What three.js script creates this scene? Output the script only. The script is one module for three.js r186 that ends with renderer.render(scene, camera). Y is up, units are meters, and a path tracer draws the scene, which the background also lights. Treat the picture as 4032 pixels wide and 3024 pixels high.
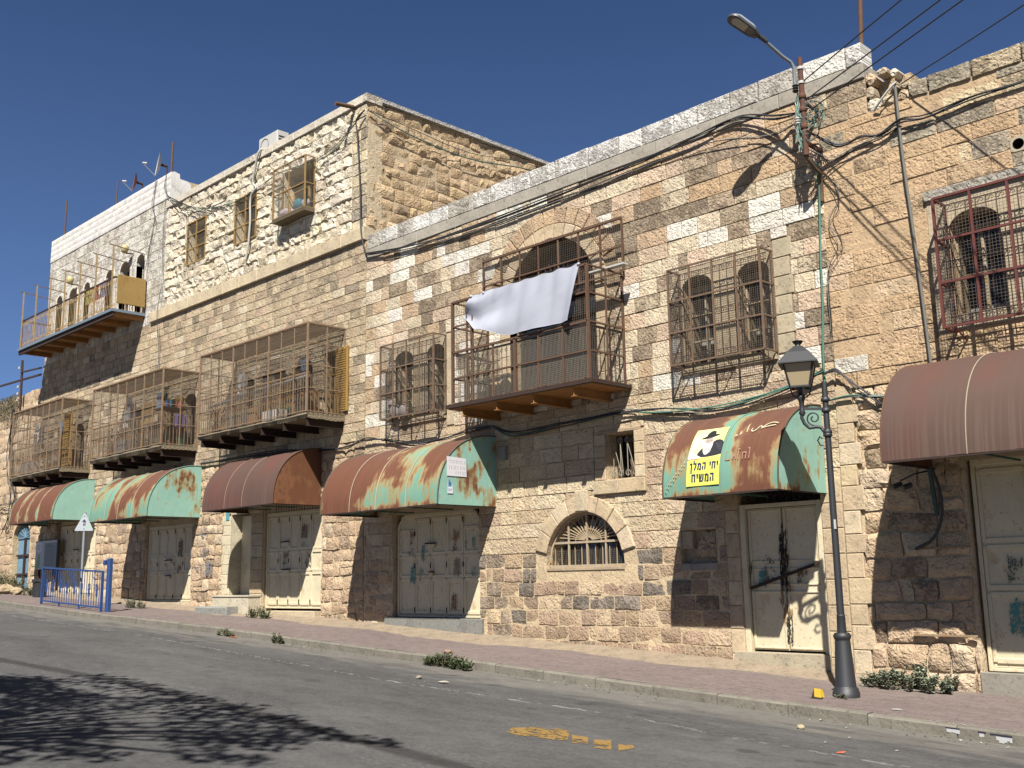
import * as THREE from 'three';
import { mergeGeometries } from 'three/addons/utils/BufferGeometryUtils.js';

// ---------------------------------------------------------------- camera, sky, sun, exposure
const scene = new THREE.Scene();
const camera = new THREE.PerspectiveCamera(39.82, 4 / 3, 0.1, 2000);
{
  const yaw = 0.7815, pitch = 0.18315, roll = -0.01712, c = Math.cos(yaw), s = Math.sin(yaw);
  const fh = new THREE.Vector3(-c, 0, -s), r0 = new THREE.Vector3(s, 0, -c), up = new THREE.Vector3(0, 1, 0);
  const F = fh.clone().multiplyScalar(Math.cos(pitch)).addScaledVector(up, Math.sin(pitch));
  const U = up.clone().multiplyScalar(Math.cos(pitch)).addScaledVector(fh, -Math.sin(pitch));
  const R2 = r0.clone().multiplyScalar(Math.cos(roll)).addScaledVector(U, Math.sin(roll));
  const U2 = U.clone().multiplyScalar(Math.cos(roll)).addScaledVector(r0, -Math.sin(roll));
  camera.position.set(0, 1.8, 14);
  camera.quaternion.setFromRotationMatrix(new THREE.Matrix4().makeBasis(R2, U2, F.clone().negate()));
}
const EXPOSURE = 2.5;
const renderer = new THREE.WebGLRenderer({ antialias: true });
renderer.toneMapping = THREE.LinearToneMapping;
renderer.toneMappingExposure = EXPOSURE;
renderer.shadowMap.enabled = true;
renderer.setSize(1024, 768);
{ // clear deep blue sky, a little paler towards the horizon
  const w = 256, h = 128, d = new Float32Array(w * h * 4);
  for (let j = 0; j < h; j++) {
    const el = ((j + 0.5) / h - 0.5) * Math.PI;
    const t = Math.max(0, Math.sin(el)), k = Math.exp(-t * 3.7);
    const low = el < 0;
    for (let i = 0; i < w; i++) {
      const o = (j * w + i) * 4;
      d[o] = (0.0008 + 0.26 * k) / EXPOSURE; d[o + 1] = (0.014 + 0.464 * k) / EXPOSURE; d[o + 2] = (0.080 + 0.884 * k) / EXPOSURE; d[o + 3] = 1;
      if (low) { d[o] = 0.06; d[o + 1] = 0.07; d[o + 2] = 0.09; }
    }
  }
  const t = new THREE.DataTexture(d, w, h, THREE.RGBAFormat, THREE.FloatType);
  t.mapping = THREE.EquirectangularReflectionMapping; t.magFilter = t.minFilter = THREE.LinearFilter; t.needsUpdate = true;
  scene.background = t; scene.environment = t;
}
const sun = new THREE.DirectionalLight(new THREE.Color(1.0, 0.955, 0.90), 4.4);
sun.position.set(-12 + 0.372 * 40, 4 + 0.765 * 40, 0.525 * 40); sun.target.position.set(-12, 4, 0);
sun.castShadow = true; sun.shadow.mapSize.set(4096, 4096);
Object.assign(sun.shadow.camera, { left: -34, right: 34, top: 26, bottom: -26, near: 1, far: 110 });
scene.add(sun, sun.target);

// ---------------------------------------------------------------- helpers
function RNG(a) { return () => { a |= 0; a = a + 0x6D2B79F5 | 0; let t = Math.imul(a ^ a >>> 15, 1 | a); t = t + Math.imul(t ^ t >>> 7, 61 | t) ^ t; return ((t ^ t >>> 14) >>> 0) / 4294967296; }; }
const rnd = RNG(12345);
const rr = (a, b, f = rnd) => a + (b - a) * f();
const pick = (arr, f = rnd) => arr[Math.floor(f() * arr.length)];
const clamp = (x, a = 0, b = 1) => Math.min(b, Math.max(a, x));
const lerp = (a, b, t) => a + (b - a) * t;
const sstep = (a, b, x) => { const t = clamp((x - a) / (b - a)); return t * t * (3 - 2 * t); };
const s2l = v => { v /= 255; return v <= 0.04045 ? v / 12.92 : Math.pow((v + 0.055) / 1.055, 2.4); };
const l2s = v => Math.round(255 * clamp(v <= 0.0031308 ? v * 12.92 : 1.055 * Math.pow(v, 1 / 2.4) - 0.055));
// base colour from a colour seen in full sun on the facade
const K = 0.60;
const sc = (r, g, b, k = K) => [s2l(r) * k * .72, s2l(g) * k * .72, s2l(b) * k * .72];
const ss = (r, g, b, k = .60) => { const c = [s2l(r) * k, s2l(g) * k * 1.02, s2l(b) * k * 1.03], L = .3 * c[0] + .59 * c[1] + .11 * c[2]; return c.map(v => lerp(v, L, .16)); }; // stone
const toned = (c, k) => c.map(v => v * k);
const col = a => new THREE.Color().setRGB(a[0], a[1], a[2]);
const hash2 = (x, y, s) => { let h = Math.imul(x, 374761393) ^ Math.imul(y, 668265263) ^ Math.imul(s, 1442695041); h = Math.imul(h ^ h >>> 13, 1274126177); return ((h ^ h >>> 16) >>> 0) / 4294967296; };
function vnoise(x, y, per, s) { // tileable value noise
  const xi = Math.floor(x), yi = Math.floor(y), fx = x - xi, fy = y - yi, m = v => ((v % per) + per) % per;
  const u = fx * fx * (3 - 2 * fx), v = fy * fy * (3 - 2 * fy);
  const a = hash2(m(xi), m(yi), s), b = hash2(m(xi + 1), m(yi), s), c = hash2(m(xi), m(yi + 1), s), d = hash2(m(xi + 1), m(yi + 1), s);
  return a + (b - a) * u + (c - a) * v + (a - b - c + d) * u * v;
}
function fbm(u, v, per, oct, s) { let t = 0, a = 0.5, n = 0; for (let o = 0; o < oct; o++) { t += a * vnoise(u * per, v * per, per, s + o * 17); n += a; a *= 0.5; per *= 2; } return t / n; }
const noise2 = (x, y, s = 1) => { let t = 0, a = 0.5, n = 0, f = 1; for (let o = 0; o < 4; o++) { t += a * vnoise(x * f, y * f, 1 << 20, s + o); n += a; a *= 0.5; f *= 2; } return t / n; };
function dataTex(w, h, fn, srgb = true, wrap = true) { // fn(u, v) -> [r, g, b, a?] linear 0..1
  const d = new Uint8Array(w * h * 4);
  for (let j = 0; j < h; j++) for (let i = 0; i < w; i++) {
    const c = fn((i + 0.5) / w, (j + 0.5) / h), o = (j * w + i) * 4;
    for (let k = 0; k < 3; k++) d[o + k] = srgb ? l2s(c[k]) : Math.round(255 * clamp(c[k]));
    d[o + 3] = c.length > 3 ? Math.round(255 * clamp(c[3])) : 255;
  }
  const t = new THREE.DataTexture(d, w, h, THREE.RGBAFormat);
  t.colorSpace = srgb ? THREE.SRGBColorSpace : THREE.NoColorSpace; t.magFilter = THREE.LinearFilter; t.minFilter = THREE.LinearMipmapLinearFilter; t.generateMipmaps = true;
  t.wrapS = t.wrapT = wrap ? THREE.RepeatWrapping : THREE.ClampToEdgeWrapping; t.needsUpdate = true;
  return t;
}
function canvasTex(w, h, draw) {
  const c = document.createElement('canvas'); c.width = w; c.height = h; draw(c.getContext('2d'), w, h);
  const t = new THREE.CanvasTexture(c); t.colorSpace = THREE.SRGBColorSpace; t.magFilter = THREE.LinearFilter; return t;
}
const P3 = (x, y, z) => new THREE.Vector3(x, y, z);

// geometry collector: flat triangles with uv in metres and vertex colours
class GB {
  constructor() { this.p = []; this.u = []; this.c = []; this.tint = [1, 1, 1]; this.uo = [0, 0]; }
  tri(a, b, c, ua, ub, uc, ta, tb, tc) {
    this.p.push(...a, ...b, ...c); this.u.push(...ua, ...ub, ...uc);
    this.c.push(...(ta || this.tint), ...(tb || this.tint), ...(tc || this.tint));
  }
  quad(a, b, c, d, uv) { // a b c d counter-clockwise
    const w = Math.hypot(b[0] - a[0], b[1] - a[1], b[2] - a[2]), h = Math.hypot(d[0] - a[0], d[1] - a[1], d[2] - a[2]), [o, q] = this.uo;
    const t = uv || [[o, q], [o + w, q], [o + w, q + h], [o, q + h]];
    this.tri(a, b, c, t[0], t[1], t[2]); this.tri(a, c, d, t[0], t[2], t[3]); return this;
  }
  box(x0, x1, y0, y1, z0, z1) {
    this.quad([x0, y0, z1], [x1, y0, z1], [x1, y1, z1], [x0, y1, z1]); this.quad([x1, y0, z0], [x0, y0, z0], [x0, y1, z0], [x1, y1, z0]);
    this.quad([x1, y0, z1], [x1, y0, z0], [x1, y1, z0], [x1, y1, z1]); this.quad([x0, y0, z0], [x0, y0, z1], [x0, y1, z1], [x0, y1, z0]);
    this.quad([x0, y1, z1], [x1, y1, z1], [x1, y1, z0], [x0, y1, z0]); this.quad([x0, y0, z0], [x1, y0, z0], [x1, y0, z1], [x0, y0, z1]); return this;
  }
  cbox(x0, x1, y0, y1, z0, z1, b = 0.006) { // box with a chamfered front outline (towards +z)
    const f = (x, y, z) => [x, y, z];
    this.quad(f(x0 + b, y0 + b, z1), f(x1 - b, y0 + b, z1), f(x1 - b, y1 - b, z1), f(x0 + b, y1 - b, z1));
    const o = [f(x0, y0, z1 - b), f(x1, y0, z1 - b), f(x1, y1, z1 - b), f(x0, y1, z1 - b)], n = [f(x0 + b, y0 + b, z1), f(x1 - b, y0 + b, z1), f(x1 - b, y1 - b, z1), f(x0 + b, y1 - b, z1)];
    const k = [f(x0, y0, z0), f(x1, y0, z0), f(x1, y1, z0), f(x0, y1, z0)];
    for (let i = 0; i < 4; i++) { const j = (i + 1) % 4; this.quad(o[i], o[j], n[j], n[i]); this.quad(k[i], k[j], o[j], o[i]); } return this;
  }
  bar(a, b, r, n = 4, r2 = r, caps = true) { // prism or cone frustum between two points
    const A = P3(...a), B = P3(...b), d = B.clone().sub(A), L = d.length(); if (L < 1e-6) return this; d.divideScalar(L);
    const s = Math.abs(d.y) > 0.9 ? P3(1, 0, 0) : P3(0, 1, 0), x = s.clone().cross(d).normalize(), y = d.clone().cross(x), ra = [], rb = [], off = n === 4 ? Math.PI / 4 : 0;
    const q = n === 4 ? Math.SQRT2 : 1;
    for (let i = 0; i < n; i++) { const t = off + i / n * 2 * Math.PI, c = Math.cos(t) * q, e = Math.sin(t) * q;
      ra.push(A.clone().addScaledVector(x, c * r).addScaledVector(y, e * r).toArray()); rb.push(B.clone().addScaledVector(x, c * r2).addScaledVector(y, e * r2).toArray()); }
    for (let i = 0; i < n; i++) { const j = (i + 1) % n, u = i / n * 6.28 * r, v = (i + 1) / n * 6.28 * r; this.quad(ra[i], ra[j], rb[j], rb[i], [[u, 0], [v, 0], [v, L], [u, L]]); }
    if (caps) for (let i = 1; i < n - 1; i++) { this.tri(ra[0], ra[i + 1], ra[i], [0, 0], [0, .01], [.01, 0]); this.tri(rb[0], rb[i], rb[i + 1], [0, 0], [0, .01], [.01, 0]); }
    return this;
  }
  tube(pts, r, n = 6) { // smooth path through points
    const cv = pts.map(p => P3(...p)); let fr = null, prev = null, len = 0;
    for (let i = 0; i < cv.length; i++) {
      const t = (i === 0 ? cv[1].clone().sub(cv[0]) : i === cv.length - 1 ? cv[i].clone().sub(cv[i - 1]) : cv[i + 1].clone().sub(cv[i - 1])).normalize();
      if (!fr) { const s = Math.abs(t.y) > 0.9 ? P3(1, 0, 0) : P3(0, 1, 0); fr = s.cross(t).normalize(); } else { fr = fr.clone().addScaledVector(t, -fr.dot(t)).normalize(); }
      const y = t.clone().cross(fr), ring = []; const q = typeof r === 'function' ? r(i / (cv.length - 1)) : r;
      for (let k = 0; k < n; k++) { const a = k / n * 2 * Math.PI; ring.push(cv[i].clone().addScaledVector(fr, Math.cos(a) * q).addScaledVector(y, Math.sin(a) * q).toArray()); }
      if (prev) { const L = cv[i].distanceTo(cv[i - 1]); for (let k = 0; k < n; k++) { const j = (k + 1) % n; this.quad(prev[k], prev[j], ring[j], ring[k], [[k / n * .1, len], [(k + 1) / n * .1, len], [(k + 1) / n * .1, len + L], [k / n * .1, len + L]]); } len += L; }
      prev = ring;
    }
    return this;
  }
  lathe(cx, cy, cz, prof, n = 16) { // prof: [radius, height] pairs, axis up
    for (let i = 0; i < prof.length - 1; i++) for (let k = 0; k < n; k++) {
      const a = k / n * 2 * Math.PI, b = (k + 1) / n * 2 * Math.PI, f = ([r, h], t) => [cx + Math.cos(t) * r, cy + h, cz - Math.sin(t) * r];
      this.quad(f(prof[i], a), f(prof[i], b), f(prof[i + 1], b), f(prof[i + 1], a));
    }
    return this;
  }
  geo(smooth = 0) {
    const g = new THREE.BufferGeometry();
    g.setAttribute('position', new THREE.Float32BufferAttribute(this.p, 3)); g.setAttribute('uv', new THREE.Float32BufferAttribute(this.u, 2)); g.setAttribute('color', new THREE.Float32BufferAttribute(this.c, 3));
    if (smooth) smoothNormals(g, smooth); else g.computeVertexNormals();
    return g;
  }
}
function smoothNormals(g, cosMin) { // average facet normals at shared places where they differ little
  g.computeVertexNormals();
  const p = g.attributes.position, n = g.attributes.normal, m = new Map(), key = i => Math.round(p.getX(i) * 2000) + '_' + Math.round(p.getY(i) * 2000) + '_' + Math.round(p.getZ(i) * 2000);
  for (let i = 0; i < p.count; i++) { const k = key(i); (m.get(k) || m.set(k, []).get(k)).push(i); }
  const out = new Float32Array(p.count * 3);
  for (const l of m.values()) for (const i of l) {
    let x = 0, y = 0, z = 0; const a = n.getX(i), b = n.getY(i), c = n.getZ(i);
    for (const j of l) if (a * n.getX(j) + b * n.getY(j) + c * n.getZ(j) > cosMin) { x += n.getX(j); y += n.getY(j); z += n.getZ(j); }
    const L = Math.hypot(x, y, z) || 1; out[i * 3] = x / L; out[i * 3 + 1] = y / L; out[i * 3 + 2] = z / L;
  }
  g.setAttribute('normal', new THREE.BufferAttribute(out, 3));
}
const taken = {}, home = new WeakMap();
const numbered = n => { const k = taken[n] = (taken[n] ?? -1) + 1; return k ? n + '_' + String(k).padStart(3, '0') : n; };
function thing(name, label, category, at, group) {
  const o = new THREE.Group(); o.name = numbered(name); o.position.set(...at); home.set(o, at); o.userData = { label, category }; if (group) o.userData.group = group; scene.add(o); return o;
}
function part(parent, name, gb, mat, smooth = 0) { // gb is in world coordinates
  const g = gb.isBufferGeometry ? gb : gb.geo(smooth), h = home.get(parent) || [0, 0, 0];
  g.translate(-h[0], -h[1], -h[2]);
  const m = new THREE.Mesh(g, mat); m.name = name; m.castShadow = m.receiveShadow = true; home.set(m, h); parent.add(m); return m;
}
function single(name, label, category, gb, mat, at, smooth = 0, group) { // a thing that is one mesh
  const g = gb.isBufferGeometry ? gb : gb.geo(smooth); g.translate(-at[0], -at[1], -at[2]);
  const m = new THREE.Mesh(g, mat); m.name = numbered(name); m.position.set(...at); home.set(m, at); m.castShadow = m.receiveShadow = true; m.userData = { label, category }; if (group) m.userData.group = group; scene.add(m); return m;
}
function struct(name, gb, mat, smooth = 0) { const g = gb.isBufferGeometry ? gb : gb.geo(smooth), m = new THREE.Mesh(g, mat); m.name = numbered(name); m.userData = { kind: 'structure' }; m.castShadow = m.receiveShadow = true; scene.add(m); return m; }
const dist = p => Math.hypot(p[0], p[1] - 1.8, p[2] - 14);

// ---------------------------------------------------------------- surfaces
const std = (c, roughness = 0.9, o = {}) => new THREE.MeshStandardMaterial({ color: Array.isArray(c) ? col(c) : c, roughness, side: THREE.DoubleSide, ...o });
const vcol = (roughness, o = {}) => new THREE.MeshStandardMaterial({ color: 0xffffff, vertexColors: true, roughness, side: THREE.DoubleSide, ...o });
const sized = (t, metres) => { t.repeat.set(1 / metres, 1 / metres); return t; };
// limestone: fine grain, pits and a few darker specks
const stoneMap = sized(dataTex(512, 512, (u, v) => {
  const a = fbm(u, v, 6, 5, 3), b = fbm(u, v, 40, 3, 9), p = sstep(0.66, 0.74, fbm(u, v, 28, 3, 21)), k = 0.70 + 0.34 * a + 0.22 * (b - 0.5) - 0.22 * p;
  return [k, k * 0.985, k * 0.96];
}), 1.3);
const stoneBump = sized(dataTex(512, 512, (u, v) => {
  const a = fbm(u, v, 14, 4, 31), b = fbm(u, v, 50, 3, 41), p = sstep(0.60, 0.72, fbm(u, v, 26, 3, 51)), k = 0.5 + 0.7 * (a - 0.5) + 0.6 * (b - 0.5) - 0.3 * p; return [k, k, k];
}, false), 1.3);
// weathered stone: dark lichen in ragged patches
const lichenMap = sized(dataTex(512, 512, (u, v) => {
  const a = fbm(u, v, 5, 6, 63), b = fbm(u, v, 34, 4, 77), m = sstep(0.42, 0.58, a * 0.5 + b * 0.5), k = lerp(0.60, 1.05, m) * (0.86 + 0.28 * (fbm(u, v, 60, 2, 5) - 0.5));
  return [k, k * lerp(0.97, 1, m), k * lerp(0.93, 1, m)];
}), 1.1);
const M = {};
M.stone = vcol(0.92, { map: stoneMap, bumpMap: stoneBump, bumpScale: 0.026 });
M.smoothStone = vcol(0.9, { map: stoneMap, bumpMap: stoneBump, bumpScale: 0.007 });
M.oldStone = vcol(0.95, { map: lichenMap, bumpMap: stoneBump, bumpScale: 0.026 });
M.rockStone = vcol(0.95, { map: stoneMap, bumpMap: stoneBump, bumpScale: 0.03 });
M.mortar = vcol(0.97, { map: stoneMap, bumpMap: stoneBump, bumpScale: 0.012 });
M.cement = vcol(0.95, { map: stoneMap, bumpMap: stoneBump, bumpScale: 0.004 });
// metals and paint
const rustBump = sized(dataTex(256, 256, (u, v) => { const k = fbm(u, v, 24, 4, 8); return [k, k, k]; }, false), 0.5);
const rustMap = sized(dataTex(256, 256, (u, v) => { const a = fbm(u, v, 7, 5, 12), b = sstep(0.52, 0.66, fbm(u, v, 12, 4, 19)), k = 0.65 + 0.5 * a; return [k * lerp(1, 1.15, b), k * lerp(1, 0.85, b), k * lerp(1, 0.62, b)]; }), 0.8);
M.rustBar = std(sc(124, 94, 72), 0.85, { map: rustMap, bumpMap: rustBump, bumpScale: 0.002 });
M.oldPaintBar = std(sc(146, 122, 100), 0.8, { map: rustMap });
M.darkRust = std(sc(70, 48, 38), 0.85, { map: rustMap });
M.wireCage = std(sc(116, 104, 88), .75);
M.frame = std(sc(216, 202, 172), .75, { map: rustMap });
M.tanBar = std(sc(178, 152, 122), .8, { map: rustMap });
M.wire = std(sc(178, 166, 144), 0.7);
M.wireDark = std(sc(134, 118, 98), 0.7);
M.redBar = std(sc(128, 64, 55), 0.7, { map: rustMap });
M.black = std([0.018, 0.019, 0.021], 0.55);
M.dark = std([0.012, 0.012, 0.012], 0.9);
M.interior = std([0.42, 0.39, 0.34], 0.95);
M.glass = new THREE.MeshPhysicalMaterial({ color: col([0.72, 0.76, 0.78]), roughness: 0.06, metalness: 0, transmission: 1, thickness: 0, ior: 1.5, side: THREE.DoubleSide });
M.brownSteel = std(sc(208, 152, 84), 0.75, { map: rustMap });
M.cable = std([0.02, 0.02, 0.021], 0.6);
M.greenCable = std(sc(104, 160, 138), 0.6);
M.greyCable = std(sc(170, 172, 165), 0.6);
M.white = std(sc(238, 236, 228), 0.7);
// ---------------------------------------------------------------- ground
const pw = (x, P) => { if (x <= P[0][0]) return P[0][1]; for (let i = 1; i < P.length; i++) if (x <= P[i][0]) { const t = (x - P[i - 1][0]) / (P[i][0] - P[i - 1][0]); return lerp(P[i - 1][1], P[i][1], t); } return P[P.length - 1][1]; };
const PROF = [[-90, 3.6], [-60, 2.65], [-40, 1.80], [-32.8, 1.47], [-27.3, 1.21], [-24, 1.09], [-20.5, .95], [-16.3, .75], [-11.7, .54], [-8.5, .385], [-6, .27], [-4.3, .195], [0, 0], [12, -.5], [40, -1.4]];
function prof(x) { if (x <= PROF[0][0]) return PROF[0][1]; for (let i = 1; i < PROF.length; i++) if (x <= PROF[i][0]) { const [a, b] = PROF[i - 1], [c, d] = PROF[i]; return b + (d - b) * (x - a) / (c - a); } return PROF[PROF.length - 1][1]; }
const KZ = 2.55; // front of the kerb
const walkY = (x, z) => prof(x) + (KZ - z) * 0.015;
const roadY = (x, z) => prof(x) - 0.13 + 0.012 * Math.min(Math.max(z - KZ, 0), 4);
function sheet(xs, zs, f, uvs = 1) {
  const g = new GB();
  for (let i = 0; i < xs.length - 1; i++) for (let j = 0; j < zs.length - 1; j++) {
    const q = (x, z) => [x, f(x, z), z], a = xs[i], b = xs[i + 1], c = zs[j], d = zs[j + 1];
    g.quad(q(a, d), q(b, d), q(b, c), q(a, c), [[a * uvs, d * uvs], [b * uvs, d * uvs], [b * uvs, c * uvs], [a * uvs, c * uvs]]);
  }
  return g;
}
const range = (a, b, n) => Array.from({ length: n + 1 }, (_, i) => a + (b - a) * i / n);
{
  const gmap = sized(dataTex(256, 256, (u, v) => { const k = 0.75 + 0.4 * (fbm(u, v, 8, 5, 91) - 0.2); return [k, k, k]; }), 3);
  const ground = struct('ground', sheet([-400, -90, ...range(-60, 40, 50), 90, 400], [-400, -40, -8, 0, 2.3, 2.5, 6.55, 20, 60, 400], (x, z) => roadY(clamp(x, -90, 40), z) - 0.03), std([0.14, 0.128, 0.11], 0.97, { map: gmap }), 0.5);

  // asphalt: worn, dusty towards the kerb, a tarred seam, an old white line, oil spots
  const X0 = -36, X1 = -1, Z0 = KZ, Z1 = 13;
  const spots = []; const f = RNG(77);
  for (let i = 0; i < 120; i++) { const r = .04 + .2 * Math.pow(f(), 2.5); spots.push([rr(-24, -2, f), 2.9 + 3.2 * Math.pow(f(), 1.3), r, r * rr(.5, 1, f), rr(.3, .8, f)]); }
  for (let i = 0; i < 26; i++) { const r = rr(.03, .10, f); spots.push([rr(-14, -2, f), rr(5, 11, f), r, r * rr(.5, 1, f), rr(.3, .6, f)]); }
  spots.push([-5.95, 5.03, .17, .13, .9], [-9.1, 4.75, .10, .07, .95], [-9.0, 3.9, .22, .15, .7], [-8.0, 4.05, .2, .12, .8]);
  const asphaltMap = dataTex(2048, 1024, (u, v) => {
    const x = lerp(X0, X1, u), z = lerp(Z0, Z1, v);
    let k = 0.050 + 0.034 * (noise2(x * 0.5, z * 1.6, 5) - 0.5) + 0.018 * (noise2(x * .22, z * 3.2, 55) - .5) + 0.026 * (noise2(x * 5, z * 9, 8) - 0.5) + 0.042 * (noise2(x * 42, z * 42, 11) - 0.5);
    // sandy dust lying in the gutter, with a ragged outline
    const dn = noise2(x * 1.3, z * 5, 15), du = clamp((0.35 + 1.5 * dn - (z - KZ)) * 1.5) * (0.45 + 0.55 * noise2(x * 9, z * 15, 23));
    let c = [k * 1.02, k * 1.0, k * 0.95];
    c = [lerp(c[0], 0.150, du * .75), lerp(c[1], 0.136, du * .75), lerp(c[2], 0.112, du * .75)];
    // old white edge line, mostly gone
    const wz = pw(x, [[-36, 3.6], [-19.75, 4.05], [-15, 4.33], [-12.5, 4.5], [-10.6, 4.44], [-8.1, 4.26], [-6.6, 4.46], [-5.3, 4.52], [-1, 4.6]]) + 0.04 * (noise2(x * .7, 3, 4) - .5), wl = Math.abs(z - wz);
    if (wl < 0.045 && noise2(x * 9, z * 34, 31) > 0.56 + .1 * noise2(x * .9, 2, 6)) c = c.map(q => lerp(q, 0.20, 0.7));
    // tarred seam
    const tz = pw(x, [[-36, 8.6], [-17.57, 7.8], [-13.38, 7.42], [-9.24, 7.56], [-7.05, 7.67], [-1, 7.9]]) + 0.05 * (noise2(x * .8, 9, 7) - .5), tw = 0.13 + 0.10 * (noise2(x * 2.2, 5, 9) - 0.5), tl = Math.abs(z - tz) / tw;
    if (tl < 1.3) { const m = (1 - sstep(0.5, 1.3, tl)) * (0.55 + 0.6 * noise2(x * 14, z * 22, 44)); c = [lerp(c[0], 0.014, clamp(m)), lerp(c[1], 0.0125, clamp(m)), lerp(c[2], 0.011, clamp(m))]; }
    else if (tl < 3.5 && noise2(x * 30, z * 40, 3) > 0.63) c = c.map(q => q * 1.35);
    // long cracks
 
    for (const s of spots) { const dx = (x - s[0]) / s[2], dz = (z - s[1]) / s[3]; if (Math.abs(dx) < 1.3 && Math.abs(dz) < 1.3) { const r = Math.hypot(dx, dz) + 0.7 * (noise2(x * 12, z * 25, 88) - 0.5); if (r < 1) { const m = (1 - sstep(.5, 1, r)) * s[4] * .8; c = c.map(q => lerp(q, 0.018, m)); } } }
    return c;
  }, true, false);
  const grain = dataTex(512, 512, (u, v) => { const a = fbm(u, v, 90, 2, 2), b = fbm(u, v, 30, 3, 7), k = 0.5 + 0.9 * (a - 0.5) + 0.5 * (b - 0.5); return [k, k, k]; }, false); grain.repeat.set(35 / 1.6, 10.45 / 1.6);
  const g = new GB(), xs = range(X0, X1, 70), zs = range(Z0, Z1, 14);
  for (let i = 0; i < 70; i++) for (let j = 0; j < 14; j++) {
    const q = (a, b) => [a, roadY(a, b), b], t = (a, b) => [(a - X0) / (X1 - X0), (b - Z0) / (Z1 - Z0)], a = xs[i], b = xs[i + 1], c = zs[j], d = zs[j + 1];
    g.quad(q(a, d), q(b, d), q(b, c), q(a, c), [t(a, d), t(b, d), t(b, c), t(a, c)]);
  }
  struct('road', g, std([1, 1, 1], 0.95, { map: asphaltMap, bumpMap: grain, bumpScale: 0.006 }), 0.5);

  // yellow arrow and its broken tail
  const worn = dataTex(256, 128, (u, v) => { const k = fbm(u, v, 8, 4, 6) * 0.45 + fbm(u, v, 60, 3, 16) * .55; return [0, 0, 0].fill(sstep(0.42, 0.47, k)); }, false);
  const mark = std(sc(196, 156, 78, .46), 0.9, { alphaMap: worn, alphaTest: 0.5 });
  const pieces = [[[-8.24, 5.92], [-8.10, 5.60], [-7.97, 5.50], [-7.76, 5.53], [-7.40, 5.97], [-7.42, 6.08], [-7.63, 6.12], [-7.85, 6.2], [-8.06, 6.15]], [[-7.57, 5.72], [-7.37, 5.70], [-7.09, 6.02], [-7.25, 6.07]], [[-7.25, 5.75], [-7.13, 5.63], [-6.78, 6.04], [-6.94, 6.10]], [[-6.94, 5.75], [-6.81, 5.68], [-6.70, 5.80], [-6.70, 6.03]]];
  const road = scene.getObjectByName('road');
  for (const p of pieces) {
    const gb = new GB(), q = ([x, z]) => [x, roadY(x, z) + 0.004, z], t = ([x, z]) => [x * .35, z * .8];
    for (let i = 1; i < p.length - 1; i++) gb.tri(q(p[0]), q(p[i]), q(p[i + 1]), t(p[0]), t(p[i]), t(p[i + 1]));
    part(road, 'yellow_marking', gb, mark);
  }

  // kerb stones
  const kerbMat = vcol(0.93, { map: stoneMap, bumpMap: stoneBump, bumpScale: 0.005 });
  const kerb = new THREE.Group(); kerb.name = 'kerb'; kerb.userData = { kind: 'structure' }; scene.add(kerb);
  const kf = RNG(5);
  for (let x = -38; x < 2; x += 1.0) {
    const a = x + 0.006, b = x + 0.994, gb = new GB(), t = rr(.9, 1.08, kf), lift = rr(-.006, .006, kf); gb.tint = sc(176, 170, 154, .50).map(v => v * t); gb.uo = [rr(0, 1, kf), rr(0, 1, kf)];
    const y = (q, d) => prof(q) + d + lift, B = 0.02;
    const P = (q, yy, z) => [q, y(q, yy), z];
    gb.quad(P(a, -.16, KZ), P(b, -.16, KZ), P(b, -B, KZ), P(a, -B, KZ)); gb.quad(P(a, -B, KZ), P(b, -B, KZ), P(b, 0, KZ - B), P(a, 0, KZ - B)); gb.quad(P(a, 0, KZ - B), P(b, 0, KZ - B), P(b, 0, KZ - .14), P(a, 0, KZ - .14));
    gb.quad(P(a, 0, KZ - .14), P(b, 0, KZ - .14), P(b, -.16, KZ - .14), P(a, -.16, KZ - .14));
    for (const [e, s] of [[a, 1], [b, -1]]) { const r = [P(e, -.16, KZ - .14), P(e, -.16, KZ), P(e, -B, KZ), P(e, 0, KZ - B), P(e, 0, KZ - .14)]; for (let i = 1; i < 4; i++) gb.tri(r[0], r[i], r[i + 1], [0, 0], [.1, 0], [.1, .1]); }
    part(kerb, 'kerb_stone', gb, kerbMat);
  }
  { // remains of white and dark blue paint on the kerb's face
    const paint = std(sc(238, 238, 236, .55), .8), blue = std(sc(52, 54, 78, .5), .8);
    const patch = (x0, x1, y0, y1, m) => { const gb = new GB(), n = 6, f2 = RNG(Math.round(x0 * -100)); for (let i = 0; i < n; i++) { const a = lerp(x0, x1, i / n), b = lerp(x0, x1, (i + 1) / n), d = rr(0, (y1 - y0) * .45, f2); gb.quad([a, prof(a) + y0 + d, KZ + .004], [b, prof(b) + y0 + d, KZ + .004], [b, prof(b) + y1, KZ + .004], [a, prof(a) + y1, KZ + .004]); } part(kerb, 'paint_remains', gb, m); };
    patch(-5.11, -4.97, -.088, -.045, paint); patch(-5.12, -4.97, -.045, -.03, blue); patch(-4.77, -4.72, -.10, -.05, paint); patch(-4.78, -4.70, -.05, -.03, blue); patch(-4.6, -4.44, -.12, -.058, paint); patch(-4.66, -4.44, -.058, -.035, blue);
    const gb = new GB(), f2 = RNG(8); for (let i = 0; i < 26; i++) { const x = rr(-5.35, -4.4, f2), z = rr(KZ - .05, KZ - .022, f2), s = rr(.008, .03, f2); gb.quad([x, prof(x) + .01, z], [x + s, prof(x + s) + .01, z], [x + s, prof(x + s) + .01, z - .012], [x, prof(x) + .01, z - .012]); } part(kerb, 'paint_remains', gb, paint);
  }

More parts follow.
